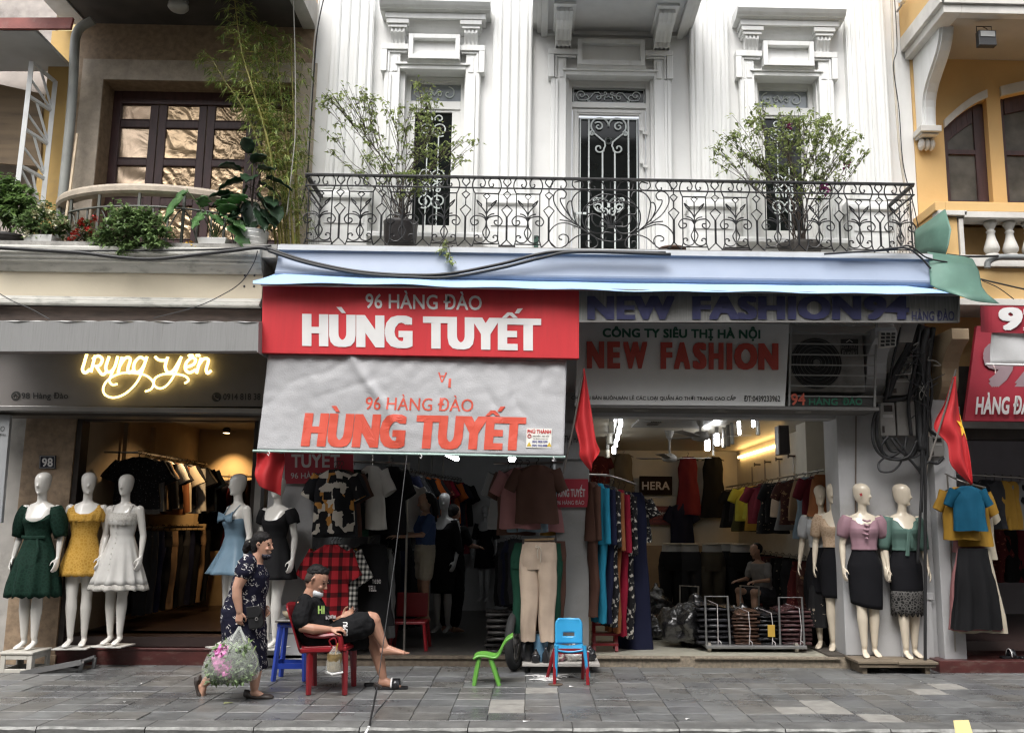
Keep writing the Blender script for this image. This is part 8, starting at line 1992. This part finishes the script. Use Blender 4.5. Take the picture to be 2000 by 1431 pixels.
def sack(label,px,py,Y,r,h,m,cat='bag',z=None,name='plastic_bag',seed=0):
 p=W(px,py,Y);p.z=zt if z is None else z;b=MB().ball(p+V(0,0,h*.48),r,r*.8,h*.52,18,12);b.ball(p+V(r*.1,0,h*.95),r*.25,r*.25,h*.2,8,6)
 o=blob(name,b,max(.006,r*.08),m,None,1,r*.22,r*.45);bb=o;
 off=p.copy();o.location=off
 for v in o.data.vertices:v.co-=off
 tag(o,label,cat)
M_bagw=mat('crumpled_white_bag',(.55,.54,.52),.35,var=.1,bump=.3,bs=30)
sack('crumpled white plastic bag behind the blue child chair',1118,1290,10.15,.10,.16,M_bagw)
sack('pink printed bag beside the white jug',1094,1290,10.12,.06,.14,mat('pink_bag',(.40,.20,.24),.4),seed=1)
sack('dark plastic bag at the end of the slab shelf',1150,1292,10.15,.08,.13,M_blkc)
wl=thing('motorbike_wheel','motorbike wheel standing in the dark behind the green child chair','wheel',tuple(W(1005,1275,10.15)))
p=W(1006,1236,10.15);p.z=.30
MB().tube([p+V(.12*math.cos(a)*.5,.12*math.cos(a)*.87*2.1,.26*math.sin(a))for a in[i*math.pi/16 for i in range(32)]],.045,8,closed=True).build('tyre',mat('tyre_rubber',(.02,.02,.02),.8,bump=.4),wl,smooth=True)
MB().tube([p+V(.10*math.cos(a)*.5,.10*math.cos(a)*.87*2.0,.21*math.sin(a))for a in[i*math.pi/16 for i in range(32)]],.016,6,closed=True).build('rim',M_chrome,wl)
MB().ball(p,.05,n=10,m=8).build('hub',M_steelt,wl)
for i in range(8):a=i*math.pi/4;MB().tube([p,p+V(.10*math.cos(a)*.5,.10*math.cos(a)*.87*2.0,.21*math.sin(a))],.005,4).build('spoke',M_chrome,wl)
M_wrap=[mat('wrapped_cloth_%d'%i,c,.18,var=.5,vs=14,bump=.8,bs=22,stretch=(1,1,5),coat=.5,bdist=.02)for i,c in enumerate(((.02,.02,.024),(.15,.085,.06),(.025,.025,.03),(.13,.065,.068),(.05,.045,.043)))]
def bundle(label,x0,x1,z0,z1,y0,y1,m,n,group=None,seed=0,tie=True,tag_=False):
 t=thing('clothes_bundle',label,'bundle',((x0+x1)/2,(y0+y1)/2,z0),group);rs=random.Random(seed);h=(z1-z0)/n
 for k in range(n):
  j=lambda:rs.uniform(-.02,.02);a,b,c,d=x0-.03+j(),x1+.03+j(),y0+j(),y1+j();s_=(b-a)*.06
  mb=MB();nn=9
  top=lambda u,v:V(a+(b-a)*u,c+(d-c)*v,z0+h*k+h*(.35+.65*math.sin(math.pi*min(max(u,.08),.92))**.2*math.sin(math.pi*min(max(v,.08),.92))**.2)+.012*mnoise.noise(V(u*6,v*5,k+seed))+.015*math.sin(u*5+seed+k))
  mb.grid(top,nn,nn);mb.add([V(p.x,p.y,z0+h*k-.004)for p in[top(i/(nn-1),j_/(nn-1))for j_ in range(nn)for i in range(nn)]],[(j_*nn+i,j_*nn+i+1,(j_+1)*nn+i+1,(j_+1)*nn+i)for j_ in range(nn-1)for i in range(nn-1)])
  mb.box(a+.01,b-.01,c+.01,d-.01,z0+h*k,z0+h*k+h*.5)
  mb.build('folded_cloth',m,t,smooth=True)
 if tie:
  x=(x0+x1)/2+rs.uniform(-.03,.03);MB().tube([(x,y0-.03,z0),(x+rs.uniform(-.02,.02),y0-.035,(z0+z1)/2),(x,y0-.025,z1+.01),(x,y1+.02,z1+.01)],.005,5,flat=.6).build('string',P_dimw,t)
  MB().tube(smooth_path([(x,y0-.03,z0+.05),(x+.03,y0-.05,z0+.02),(x+.015,y0-.05,z0-.05)],4),.005,5).build('string_end',P_dimw,t)
 if tag_:MB().box(x1-.16,x1-.08,y0-.04,y0-.036,(z0+z1)/2-.08,(z0+z1)/2+.05).build('price_tag',mat('yellow_tag',(.48,.30,.05),.5),t)
bundle('wrapped grey stock piled on the floor behind the green child chair',WX(955,10.7,1250),WX(1000,10.7,1250),zg,WZ(1190,10.7),10.6,11.0,M_wrap[4],7,seed=9,tie=False)
YT=10.75;q=lambda px,py,dy=0:W(px,py,YT+dy)
tr=thing('platform_trolley','flat trolley with two upright steel handles at the mouth of shop 94','trolley',tuple(q(1478,1272)))
zd=WZ(1259,YT,1478);a,b=q(1378,1259).x,q(1574,1259).x
MB().box(a,b,YT-.05,YT+.62,zd-.035,zd).build('deck',M_zn,tr,bevel=.006)
for i,(px,dy)in enumerate(((1385,.0),(1555,.0),(1390,.5),(1555,.5))):
 x=q(px,1270,dy).x;c=V(x,YT+dy,zg+.052)
 MB().lathe(c+V(-.018,0,0),[(0,0),(.05,.0),(.05,.036),(0,.036)],16,axis='x').build('caster',mat('pale_rubber',(.22,.20,.17),.6),tr);MB().box(x-.028,x+.028,YT+dy-.02,YT+dy+.02,zg+.05,zd-.036).build('caster_fork',M_zn,tr)
for x0_,x1_,yt in((1377,1421,1164),(1521,1566,1166)):
 A_,B_=q(x0_+3,1258,-.02),q(x1_+5,1258,-.02);A_.z=B_.z=zd;C2,D2=q(x0_,yt,-.02),q(x1_,yt,-.02)
 MB().tube([A_,C2,D2,B_],.012,8).build('handle',M_zn,tr)
xs_=[q(px,1240).x for px in(1370,1436,1482,1529,1588)]
for i,(m,n,zz,lb,tg)in enumerate(((M_wrap[2],7,1182,'black plastic-wrapped bundle of clothes at the left end of the trolley',0),(M_wrap[1],9,1196,'brown plastic-wrapped bundle second from the left on the trolley',0),(M_wrap[0],7,1198,'black plastic-wrapped bundle with a yellow tag on the trolley',1),(M_wrap[3],8,1188,'wine red plastic-wrapped bundle at the right end of the trolley',0))):
 bundle(lb,xs_[i]+.01,xs_[i+1]-.01,zd+.003,WZ(zz,YT,1478),YT+.03,YT+.55,m,n,None,i+1,True,tg)
M_sack=mat('glossy_black_sack',(.012,.012,.013),.16,var=.2,bump=.9,bs=16,bdist=.03,coat=.6)
sack('big shiny black sack slumped against the trolley',1352,1258,11.2,.36,.52,M_sack,'sack',zg,'plastic_sack');sack('shiny black sack of stock by the trouser forms',1278,1225,12.6,.28,.55,M_sack,'sack',zg,'plastic_sack')
sack('low black sack on the floor of shop 94 beside the outfits',1275,1230,11.9,.24,.25,M_sack,'sack',zg,'plastic_sack');sack('dark wrapped heap behind the bundles on the trolley',1450,1200,11.5,.40,.42,M_sack,'sack',zg,'plastic_sack')
t2=thing('platform_trolley','second flat trolley further inside shop 94, its thin handles showing above the sacks','trolley',tuple(W(1400,1235,11.9)))
MB().box(WX(1322,11.9,1200),WX(1500,11.9,1200),11.9,12.4,zg+.12,zg+.15).build('deck',M_zn,t2)
for x0_,x1_ in((1328,1364),(1446,1482)):
 A_,B_,C2,D2=[W(px,py,11.92)for px,py in((x0_,1215),(x1_,1215),(x0_,1143),(x1_,1145))];MB().tube([A_,C2,D2,B_],.012,6).build('handle',M_chrome,t2)
for i in range(4):MB().lathe((WX(1335+45*i,12.0,1230),12.0+.3*(i%2),zg+.05),[(0,0),(.05,0),(.05,.03),(0,.03)],10,axis='x').build('caster',M_darkal,t2)
slide('pale grey slide sandal on the oxblood step of shop 92',V(WX(1955,10.3,1288),10.3,zst2+.002),V(WX(1990,10.3,1288),10.32,zst2+.002),0);slide('second pale slide sandal cut off by the picture edge',V(WX(1992,10.28,1288),10.28,zst2+.002),V(WX(2025,10.3,1288),10.3,zst2+.002),0)
f=pquad((1862,1406),(1892,1405),(1912,1470),(1874,1475),7.2,7.0);board('paper_card',f,.006,mat('pale_yellow_card',(.62,.52,.24),.7,var=.04,bump=.05),at=f(.5,0),bevel=0);tag(bpy.data.objects['paper_card'],'pale yellow card leaning against the kerb','card')
def scrap(label,px,py,w_,d_,m,rot=0,name='paper_scrap',cat='litter',group=None):
 p=G(px,py,.004);c,s_=math.cos(rot),math.sin(rot);tag(MB().add([p+V(x*c-y*s_,x*s_+y*c,z)for x,y,z in((-w_,-d_,0),(w_,-d_*.7,.004),(w_*.8,d_,.001),(-w_*.9,d_*.8,.008))],[(0,1,2,3)]).build(name,m,at=p,thick=.001),label,cat,group)
scrap('dry green leaf lying by the walking person\'s front shoe',446,1372,.04,.02,mat('dry_leaf',(.20,.21,.10),.7),.3,'fallen_leaf','leaf')
for k,(px,py,w_)in enumerate(((1116,1340,.022),(1028,1408,.03),(1343,1403,.03),(243,1370,.012),(276,1334,.018),(455,1353,.01),(1624,1332,.008),(1800,1330,.014))):scrap('tiny white paper scrap on the paving',px,py,w_,.008,P_white,k*.4,group='white scraps on the paving')
scrap('flattened cigarette box beside the blue child chair',1117,1321,.035,.012,M_blkc,.05,'cigarette_box','box')
sc_=MB();rs=random.Random(8)
for k in range(26):p=G(1068+rs.uniform(-30,28),1323+rs.uniform(-4,5),.008);d=V(rs.uniform(-.12,.12),rs.uniform(-.05,.05),rs.uniform(0,.01));sc_.tube(smooth_path([p-d,p+V(0,0,.01),p+d],3),.0035,4)
o=sc_.build('string_offcuts',P_white,at=G(1068,1325,.005));stuff(o);o['label']='tangle of white string offcuts on the paving before the slab shelf'
dr2=MB().lathe(G(1085,1336,.002),[(.0,0),(.07,0),(.07,.006),(0,.007)],18).build('drain_cover',mat('rusty_iron',(.10,.07,.05),.7,bump=.4),at=G(1085,1336));tag(dr2,'small rusty round drain cover beside the string offcuts','drain cover')
gr=MB();rs=random.Random(4)
for k in range(60):p=G(rs.uniform(0,2000),1429+rs.uniform(-2,6),-.12);leafq(gr,V(p.x,7.30+rs.uniform(-.06,.04),-.12),rs.uniform(.02,.05),.010,rs)
stuff(gr.build('leaf_litter',mat('gutter_leaves',(.25,.27,.08),.7,var=.4)))
# ================================================================== plants on the balconies
def leafm(name,c,r=.45):
 new=name not in MATS;m=mat(name,c,r,var=.4,vs=9,bump=.1,bs=30,orand=.1)
 if new:
  nt,p,mp,src=base_in(m);t_=_nd(nt,'ShaderNodeBsdfTranslucent');nt.links.new(src,t_.inputs['Color']);x=_nd(nt,'ShaderNodeMixShader');x.inputs[0].default_value=.42
  o=[n for n in nt.nodes if n.type=='OUTPUT_MATERIAL'][0];nt.links.new(p.outputs[0],x.inputs[1]);nt.links.new(t_.outputs[0],x.inputs[2]);nt.links.new(x.outputs[0],o.inputs[0])
 return m
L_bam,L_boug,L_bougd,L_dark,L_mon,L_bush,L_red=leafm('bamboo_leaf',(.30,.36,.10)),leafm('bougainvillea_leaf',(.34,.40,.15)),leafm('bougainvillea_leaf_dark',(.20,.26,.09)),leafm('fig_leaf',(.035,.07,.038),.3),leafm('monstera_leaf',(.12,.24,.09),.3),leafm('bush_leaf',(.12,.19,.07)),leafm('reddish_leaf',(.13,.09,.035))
M_twig,M_culm=mat('dark_twig',(.06,.045,.035),.8,var=.3,bump=.3),mat('yellow_bamboo',(.30,.27,.07),.4,var=.2,vs=3)
def leaf(mb,p,d,l,w,rnd,droop=.3):
 """one folded leaf of six points growing from p along d"""
 d=d.normalized();s=d.cross(V(rnd.uniform(-.5,.5),rnd.uniform(-.5,.5),1));s=s.normalized()if s.length>.01 else V(1,0,0);n=s.cross(d)
 q=lambda a,b,c:p+d*(l*a)+s*(w*b)+n*(w*c)-V(0,0,droop*l*a*a)
 mb.add([p,q(.35,1,.35),q(.4,0,0),q(.35,-1,.35),q(1,0,-.2)],[(0,1,2),(0,2,3),(2,1,4),(2,4,3)])
def rdir(rnd,up=.2):
 a=rnd.uniform(0,6.283);z=rnd.uniform(-.7,.9)+up;return V(math.cos(a),math.sin(a),z).normalized()
def shrub(t,base,clusters,n_tw,n_leaf,lsize,lw,lm,rnd,stem_r=.012,Y=9.8,flower=None,dm=None):
 """stems that reach from the pot to each cluster (px, py, radius in m, depth offset, weight); twigs and leaves spread about its centre"""
 st,fo,fo2=MB(),MB(),MB()
 for(px,py,r,dy,wt)in clusters:
  c=W(px,py,Y+dy);b=base+V(rnd.uniform(-.06,.06),rnd.uniform(-.05,.05),0)
  k1=mix(b,c,.33)+V((b.x-c.x)*rnd.uniform(.0,.22)+rnd.uniform(-.07,.07),rnd.uniform(-.1,.1),rnd.uniform(.02,.14));k2=mix(b,c,.68)+V(rnd.uniform(-.09,.09),rnd.uniform(-.1,.1),rnd.uniform(-.02,.13));pth=smooth_path([b,k1,k2,c],6)
  st.tube(pth,[stem_r*(1-.75*i/(len(pth)-1))for i in range(len(pth))],5)
  for k in range(int(n_tw*wt)):
   s0=pth[rnd.randint(len(pth)//2,len(pth)-1)];d=rdir(rnd,.15);L_=r*rnd.uniform(.35,1.15)
   e=c+V(d.x*r*1.15,d.y*r*.8,d.z*r*.75)*rnd.uniform(.3,1)if rnd.random()<.7 else s0+d*L_
   m_=mix(s0,e,.5)+V(0,0,.06*r);tw=smooth_path([s0,m_,e],4);st.tube(tw,[stem_r*.35*(1-.7*i/(len(tw)-1))+.0012 for i in range(len(tw))],4)
   for j in range(n_leaf):
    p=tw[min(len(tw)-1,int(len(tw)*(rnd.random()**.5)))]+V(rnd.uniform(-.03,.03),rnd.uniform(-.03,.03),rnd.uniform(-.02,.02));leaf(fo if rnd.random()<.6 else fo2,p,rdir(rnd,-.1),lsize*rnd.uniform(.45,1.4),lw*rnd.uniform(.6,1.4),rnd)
 st.build('stems',M_twig,t);stuff(fo.build('foliage',lm,t));stuff(fo2.build('foliage',dm or lm,t))
 if flower:
  for(px,py,dy)in flower[1]:
   f_=MB()
   for k in range(14):leaf(f_,W(px,py,Y+dy)+V(rnd.uniform(-.03,.03),rnd.uniform(-.03,.03),rnd.uniform(-.03,.03)),rdir(rnd),.04,.02,rnd)
   f_.build('blossom',flower[0],t)
rp_=random.Random(21)
M_pot=mat('charcoal_pot',(.045,.04,.04),.5,bump=.15,stain=.3,sc=(.09,.085,.08));M_wpot=mat('white_glazed_pot',(.62,.62,.60),.3,bump=.05);M_soil=mat('soil',(.03,.022,.016),.95,bump=.6)
def potat(t,px,py,Y,prof,m,n=24,ribs=None):
 c=W(px,py,Y);c.z=ZB;MB().lathe(c,prof,n).build('pot',m,t,smooth=n>8 and not ribs);r,h=prof[-1];MB().lathe(c+V(0,0,h-.03),[(0,.0),(r*.93,0),(r*.93,.012),(0,.014)],n).build('soil',M_soil,t);return c+V(0,0,h-.03)
M_pinkf=mat('magenta_bract',(.42,.06,.27),.6,bump=0)
t=thing('bougainvillea','tall sparse bougainvillea in a round charcoal pot behind the railing, left of the balcony door','plant',tuple(W(781,484,9.85)))
b=potat(t,781,484,9.85,[(.13,0),(.16,.02),(.178,.2),(.185,.34),(.19,.37)],M_pot)
CL=[(650,188,.18,.0,1.3),(690,182,.2,-.1,1.3),(725,195,.17,.1,1.1),(760,205,.15,0,.7),(632,205,.10,0,.5),(825,165,.13,.1,.9),(840,195,.16,0,1.0),(830,235,.2,-.1,1.0),(800,215,.15,.1,.7),(790,250,.2,.1,.9),(850,255,.22,.1,1.1),(870,285,.2,-.1,1.0),(890,310,.16,0,.8),(905,275,.15,.1,.4),(925,275,.1,0,.3),(700,250,.25,.1,.6),(660,270,.22,0,.4),(640,290,.12,0,.3),(720,310,.15,0,.6),(690,330,.13,0,.3),(760,300,.2,.1,.7),(740,325,.18,-.05,.6),(820,300,.25,0,1.0),(845,330,.2,.1,.8),(815,340,.15,-.15,.7),(825,365,.12,-.2,.6),(780,345,.16,0,.4)]
shrub(t,b,CL,15,7,.048,.015,L_boug,rp_,.0065,9.85,dm=L_bougd)
t=thing('bougainvillea','rounded bougainvillea with a few pink blossoms in a grey trough, right of the balcony door','plant',tuple(W(1562,486,9.85)))
b=potat(t,1562,486,9.85,[(.17,0),(.20,.05),(.25,.16),(.255,.19)],mat('grey_concrete_trough',(.13,.12,.11),.8,bump=.2,stain=.4),6)
CL=[(1490,205,.15,0,.9),(1530,225,.2,.0,1.3),(1570,235,.22,-.1,1.5),(1610,235,.2,0,1.3),(1460,240,.2,.1,1.2),(1425,265,.18,0,1.1),(1400,285,.12,0,.6),(1500,260,.24,-.1,1.5),(1550,275,.25,.1,1.3),(1600,270,.22,0,1.4),(1640,260,.2,.1,1.2),(1665,275,.14,0,.7),(1690,290,.08,0,.3),(1440,300,.18,0,.9),(1480,310,.18,.1,.8),(1390,315,.10,0,.3),(1620,310,.2,0,.7),(1655,318,.13,0,.5),(1590,320,.2,.1,.6),(1530,330,.2,0,.6),(1560,380,.14,0,.4),(1610,360,.12,-.2,.3)]
shrub(t,b,CL,16,9,.050,.016,L_boug,rp_,.0065,9.85,(M_pinkf,[(1609,367,-.25),(1615,371,-.25),(1655,322,0),(1540,246,0)]),dm=L_bougd)
t=thing('bamboo','tall yellow green bamboo in the corner of the granite balcony','plant',tuple(W(560,488,9.95)))
st,fo,fo2=MB(),MB(),MB()
for pts,dens,dy in(([(548,488),(528,300),(492,170),(470,90),(455,-30)],1.0,-.15),([(560,488),(545,330),(520,200),(505,110),(508,50)],.9,.1),([(540,488),(520,330),(480,220),(440,160),(412,112)],.5,0),([(572,488),(562,300),(548,180),(535,80)],.9,.15),([(580,488),(576,320),(572,200),(568,75)],.8,.2),([(565,488),(555,350),(530,260),(505,200)],.8,.0),([(555,488),(540,380),(522,300),(515,220)],.7,-.1),([(585,488),(580,380),(578,280)],.7,.1),([(575,488),(566,400),(556,300)],.7,-.05)):
 pth=smooth_path([W(x,y,9.95+dy)for x,y in pts],9);n=len(pth)
 st.tube(pth,[.013*(1-.8*i/n)+.002 for i in range(n)],6)
 for i in range(3,n):
  q_=i/n
  for k in range(int((3 if q_<.35 else 9)*dens)):
   d=rdir(rp_,.1);tip=pth[i]+V(d.x,d.y,d.z*.6)*rp_.uniform(.03,.22);st.tube([pth[i],tip],.0022,3)
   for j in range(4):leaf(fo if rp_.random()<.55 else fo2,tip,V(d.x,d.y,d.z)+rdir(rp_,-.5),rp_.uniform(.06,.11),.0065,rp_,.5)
st.build('culms',M_culm,t);stuff(fo.build('foliage',L_bam,t));stuff(fo2.build('foliage',leafm('bamboo_leaf_dark',(.13,.19,.045)),t))  # second foliage mesh: darker leaves mixed in at random
def big_leaf(t,p,d,l,w,m,split=0,cup=.25,droop=.4):
 d=d.normalized();s=d.cross(V(0,0,1));s=s.normalized()if s.length>.05 else V(1,0,0);nrm=s.cross(d);mb=MB();nu,nv=9,10;vs=[]
 for j in range(nv):
  v=j/(nv-1);ww=w*(math.sin(math.pi*min(1,v*.93+.07))**.75)*(1.15-.35*v)
  for i in range(nu):
   u=i/(nu-1)*2-1;k=1 if not split or abs(u)<.35 or j%3 else.55
   vs.append(p+d*(l*v)+s*(ww*u*k)+nrm*(cup*w*u*u+.012*math.sin(v*22)*abs(u))-V(0,0,droop*l*v*v))
 mb.add(vs,[(j*nu+i,j*nu+i+1,(j+1)*nu+i+1,(j+1)*nu+i)for j in range(nv-1)for i in range(nu-1)]);return mb.build('leaf',m,t,smooth=True,thick=.002)
t=thing('fiddle_leaf_plant','dark big-leaved plant in a ribbed white pot beside the bamboo','plant',tuple(W(490,486,9.72)))
b=potat(t,490,486,9.72,[(.12,0),(.135,.01),(.15,.06),(.146,.065),(.162,.11),(.158,.115),(.172,.16),(.168,.165),(.178,.20)],M_wpot,28,True)
st=MB()
for(x,y,dx,dz)in((485,300,-.1,.9),(495,320,.6,.5),(470,335,-.7,.4),(510,335,.8,.2),(490,345,.1,-.2),(475,355,-.6,-.1),(505,360,.7,-.2),(520,350,.9,-.1),(485,365,-.2,-.5),(500,380,.5,-.6),(515,385,.8,-.5),(470,385,-.8,-.1),(455,385,-.9,.2),(490,395,.1,-.7),(525,395,.7,-.8),(478,410,-.4,-.5),(505,410,.4,-.6),(460,405,-.8,-.4),(490,425,0,-.6),(515,420,.7,-.4)):
 p=W(x,y,9.72);big_leaf(t,p,V(dx,rp_.uniform(-.8,.1),dz),rp_.uniform(.22,.32),rp_.uniform(.085,.12),L_dark);st.tube([p,V(b.x,p.y+.05,p.z-.06)],.004,4)
st.tube([b,b+V(-.02,0,.4),b+V(.0,0,.85)],[.016,.012,.006],6);st.build('stems',M_twig,t)
t=thing('monstera_plant','light green split-leaf plant in a white box pot by the curved rail','plant',tuple(W(411,487,9.62)))
p0,p1=W(384,486,9.58),W(442,486,9.58);MB().prism([V(p0.x,9.56,ZB+.09),V(p0.x+.02,9.57,ZB),V(p1.x-.02,9.57,ZB),V(p1.x,9.56,ZB+.09)],(0,.22,0)).build('pot',M_wpot,t,bevel=.004)
b=V((p0.x+p1.x)/2,9.66,ZB+.08);st=MB()
for x,y,dx,dz,l in((365,372,-.35,-.8,.30),(398,415,-.2,-.6,.17),(415,420,.5,-.4,.16),(432,418,.5,.3,.2),(452,400,.7,.45,.20),(440,425,.6,-.3,.26),(460,430,.4,-.8,.28),(395,405,.2,.5,.14),(425,405,.6,.5,.14)):
 p=W(x,y,9.6);big_leaf(t,p,V(dx,-.35,dz),l*1.25,l*.6,L_mon,1,.15,.25);st.tube(smooth_path([b,mix(b,p,.6)+V(.0,0,.06),p],4),.006,5)
st.build('stems',leafm('green_stem',(.10,.15,.05)),t)
def bush(name,label,base,cl,ls,lw,m,m2,dens,pot=None,Y=9.62,fl=None,cat='plant'):
 t=thing(name,label,cat,tuple(base))
 if pot:pot(t)
 shrub(t,base,cl,dens,9,ls,lw,m,rp_,.005,Y,fl,m2)
M_redf,M_whf,M_yelf=mat('red_petal',(.45,.03,.02),.6,bump=0),mat('cream_petal',(.62,.60,.42),.6,bump=0),mat('yellow_petal',(.60,.36,.02),.6,bump=0)
bush('leafy_bush','dense low green bush trailing over the cornice in front of the curved rail',W(258,486,9.45),[(x,y,rp_.uniform(.09,.19),rp_.uniform(-.06,.1),1.0)for x,y in((195,455),(215,435),(240,425),(262,418),(285,425),(305,440),(320,455),(230,455),(255,450),(280,455),(210,475),(240,478),(270,478),(300,475),(262,490),(225,420),(250,412),(275,415),(300,425),(190,475),(318,478))],.055,.020,L_bush,leafm('bush_leaf_light',(.20,.29,.11)),15,Y=9.45)
bush('red_flowered_plant','reddish leaved plant with red blossoms left of the dense bush',W(165,486,9.65),[(x,y,.09,0,1.0)for x,y in((155,440),(172,435),(165,460),(180,465),(150,470))],.04,.014,L_red,L_bush,9,None,9.65,(M_redf,[(147,455,-.1),(160,432,-.1),(186,428,-.1),(143,462,-.1),(170,448,-.12)]))
def wbox(t):
 a,b_=W(45,485,9.55),W(101,485,9.55);MB().prism([V(a.x-.01,9.53,ZB+.085),V(a.x+.01,9.54,ZB),V(b_.x-.01,9.54,ZB),V(b_.x,9.53,ZB+.085)],(0,.2,0)).build('pot',M_wpot,t,bevel=.004)
bush('white_flowered_bush','small bush with cream blossoms in a white rectangular planter',W(73,480,9.62),[(x,y,.13,0,1.2)for x,y in((60,415),(80,408),(95,420),(110,430),(125,440),(70,440),(90,450),(55,455),(75,462),(110,455),(45,435))],.05,.018,L_bush,leafm('bush_leaf_light',(.10,.17,.05)),11,wbox,9.62,(M_whf,[(x,y,-.1)for x,y in((68,417),(78,401),(95,415),(107,428),(112,437),(125,432),(52,457))]))
def bowl_(t):potat(t,12,486,9.7,[(.10,0),(.18,.05),(.22,.10),(.215,.10)],M_pot)
bush('leafy_plant','glossy upright plant in a dark shallow bowl at the picture edge',W(12,478,9.7),[(x,y,.17,0,1.2)for x,y in((5,350),(20,370),(45,375),(10,395),(35,400),(0,420),(55,400),(25,420),(-15,380))],.085,.022,L_bush,leafm('glossy_leaf',(.15,.24,.07),.3),13,bowl_,9.7)
bush('yellow_flowers','small clump of yellow flowers beside the white box pot',W(370,488,9.6),[(370,482,.06,0,1)],.03,.01,L_bush,L_bush,6,None,9.6,(M_yelf,[(x,y,-.05)for x,y in((362,481),(368,476),(375,478),(380,484),(366,485))]))
bush('purple_plant','tiny dark purple plant between the white planter and the drain pipe',W(112,486,9.6),[(112,480,.07,0,1)],.035,.012,leafm('purple_leaf',(.05,.035,.055)),leafm('purple_leaf',(.05,.035,.055)),8,None,9.6)
bush('trailing_vine','short green vine trailing from the railing over the blue gutter',W(868,484,9.4),[(864,488,.05,0,.5),(871,500,.05,-.02,.5),(876,512,.05,-.05,.5)],.045,.018,L_boug,L_boug,5,None,9.36)
for px,py,w_,h_,m,lb,nm in((990,483,34,9,M_pot,'low black tray at the foot of the railing left of the medallion','tray'),(1438,486,60,9,M_pot,'long black tray at the foot of the railing right of the medallion','tray'),(1047,470,9,30,M_gsheet,'short green tube standing behind the railing','tube')):
 p=W(px,py,9.75);k=9.75/FPX;tag(MB().box(p.x-w_*k/2,p.x+w_*k/2,9.7,9.85,ZB+.001,ZB+h_*k+.05).build(nm,m,at=(p.x,9.75,ZB),bevel=.006),lb,nm)
tag(MB().lathe((WX(1313,9.72,486),9.72,ZB+.001),[(.08,0),(.12,.06),(.15,.07),(.15,.085),(0,.085)],20).build('saucer_pot',mat('terracotta',(.13,.075,.05),.7,stain=.4),at=(WX(1313,9.72,486),9.72,ZB),smooth=False),'upturned brown clay saucer at the foot of the railing right of the medallion','pot')
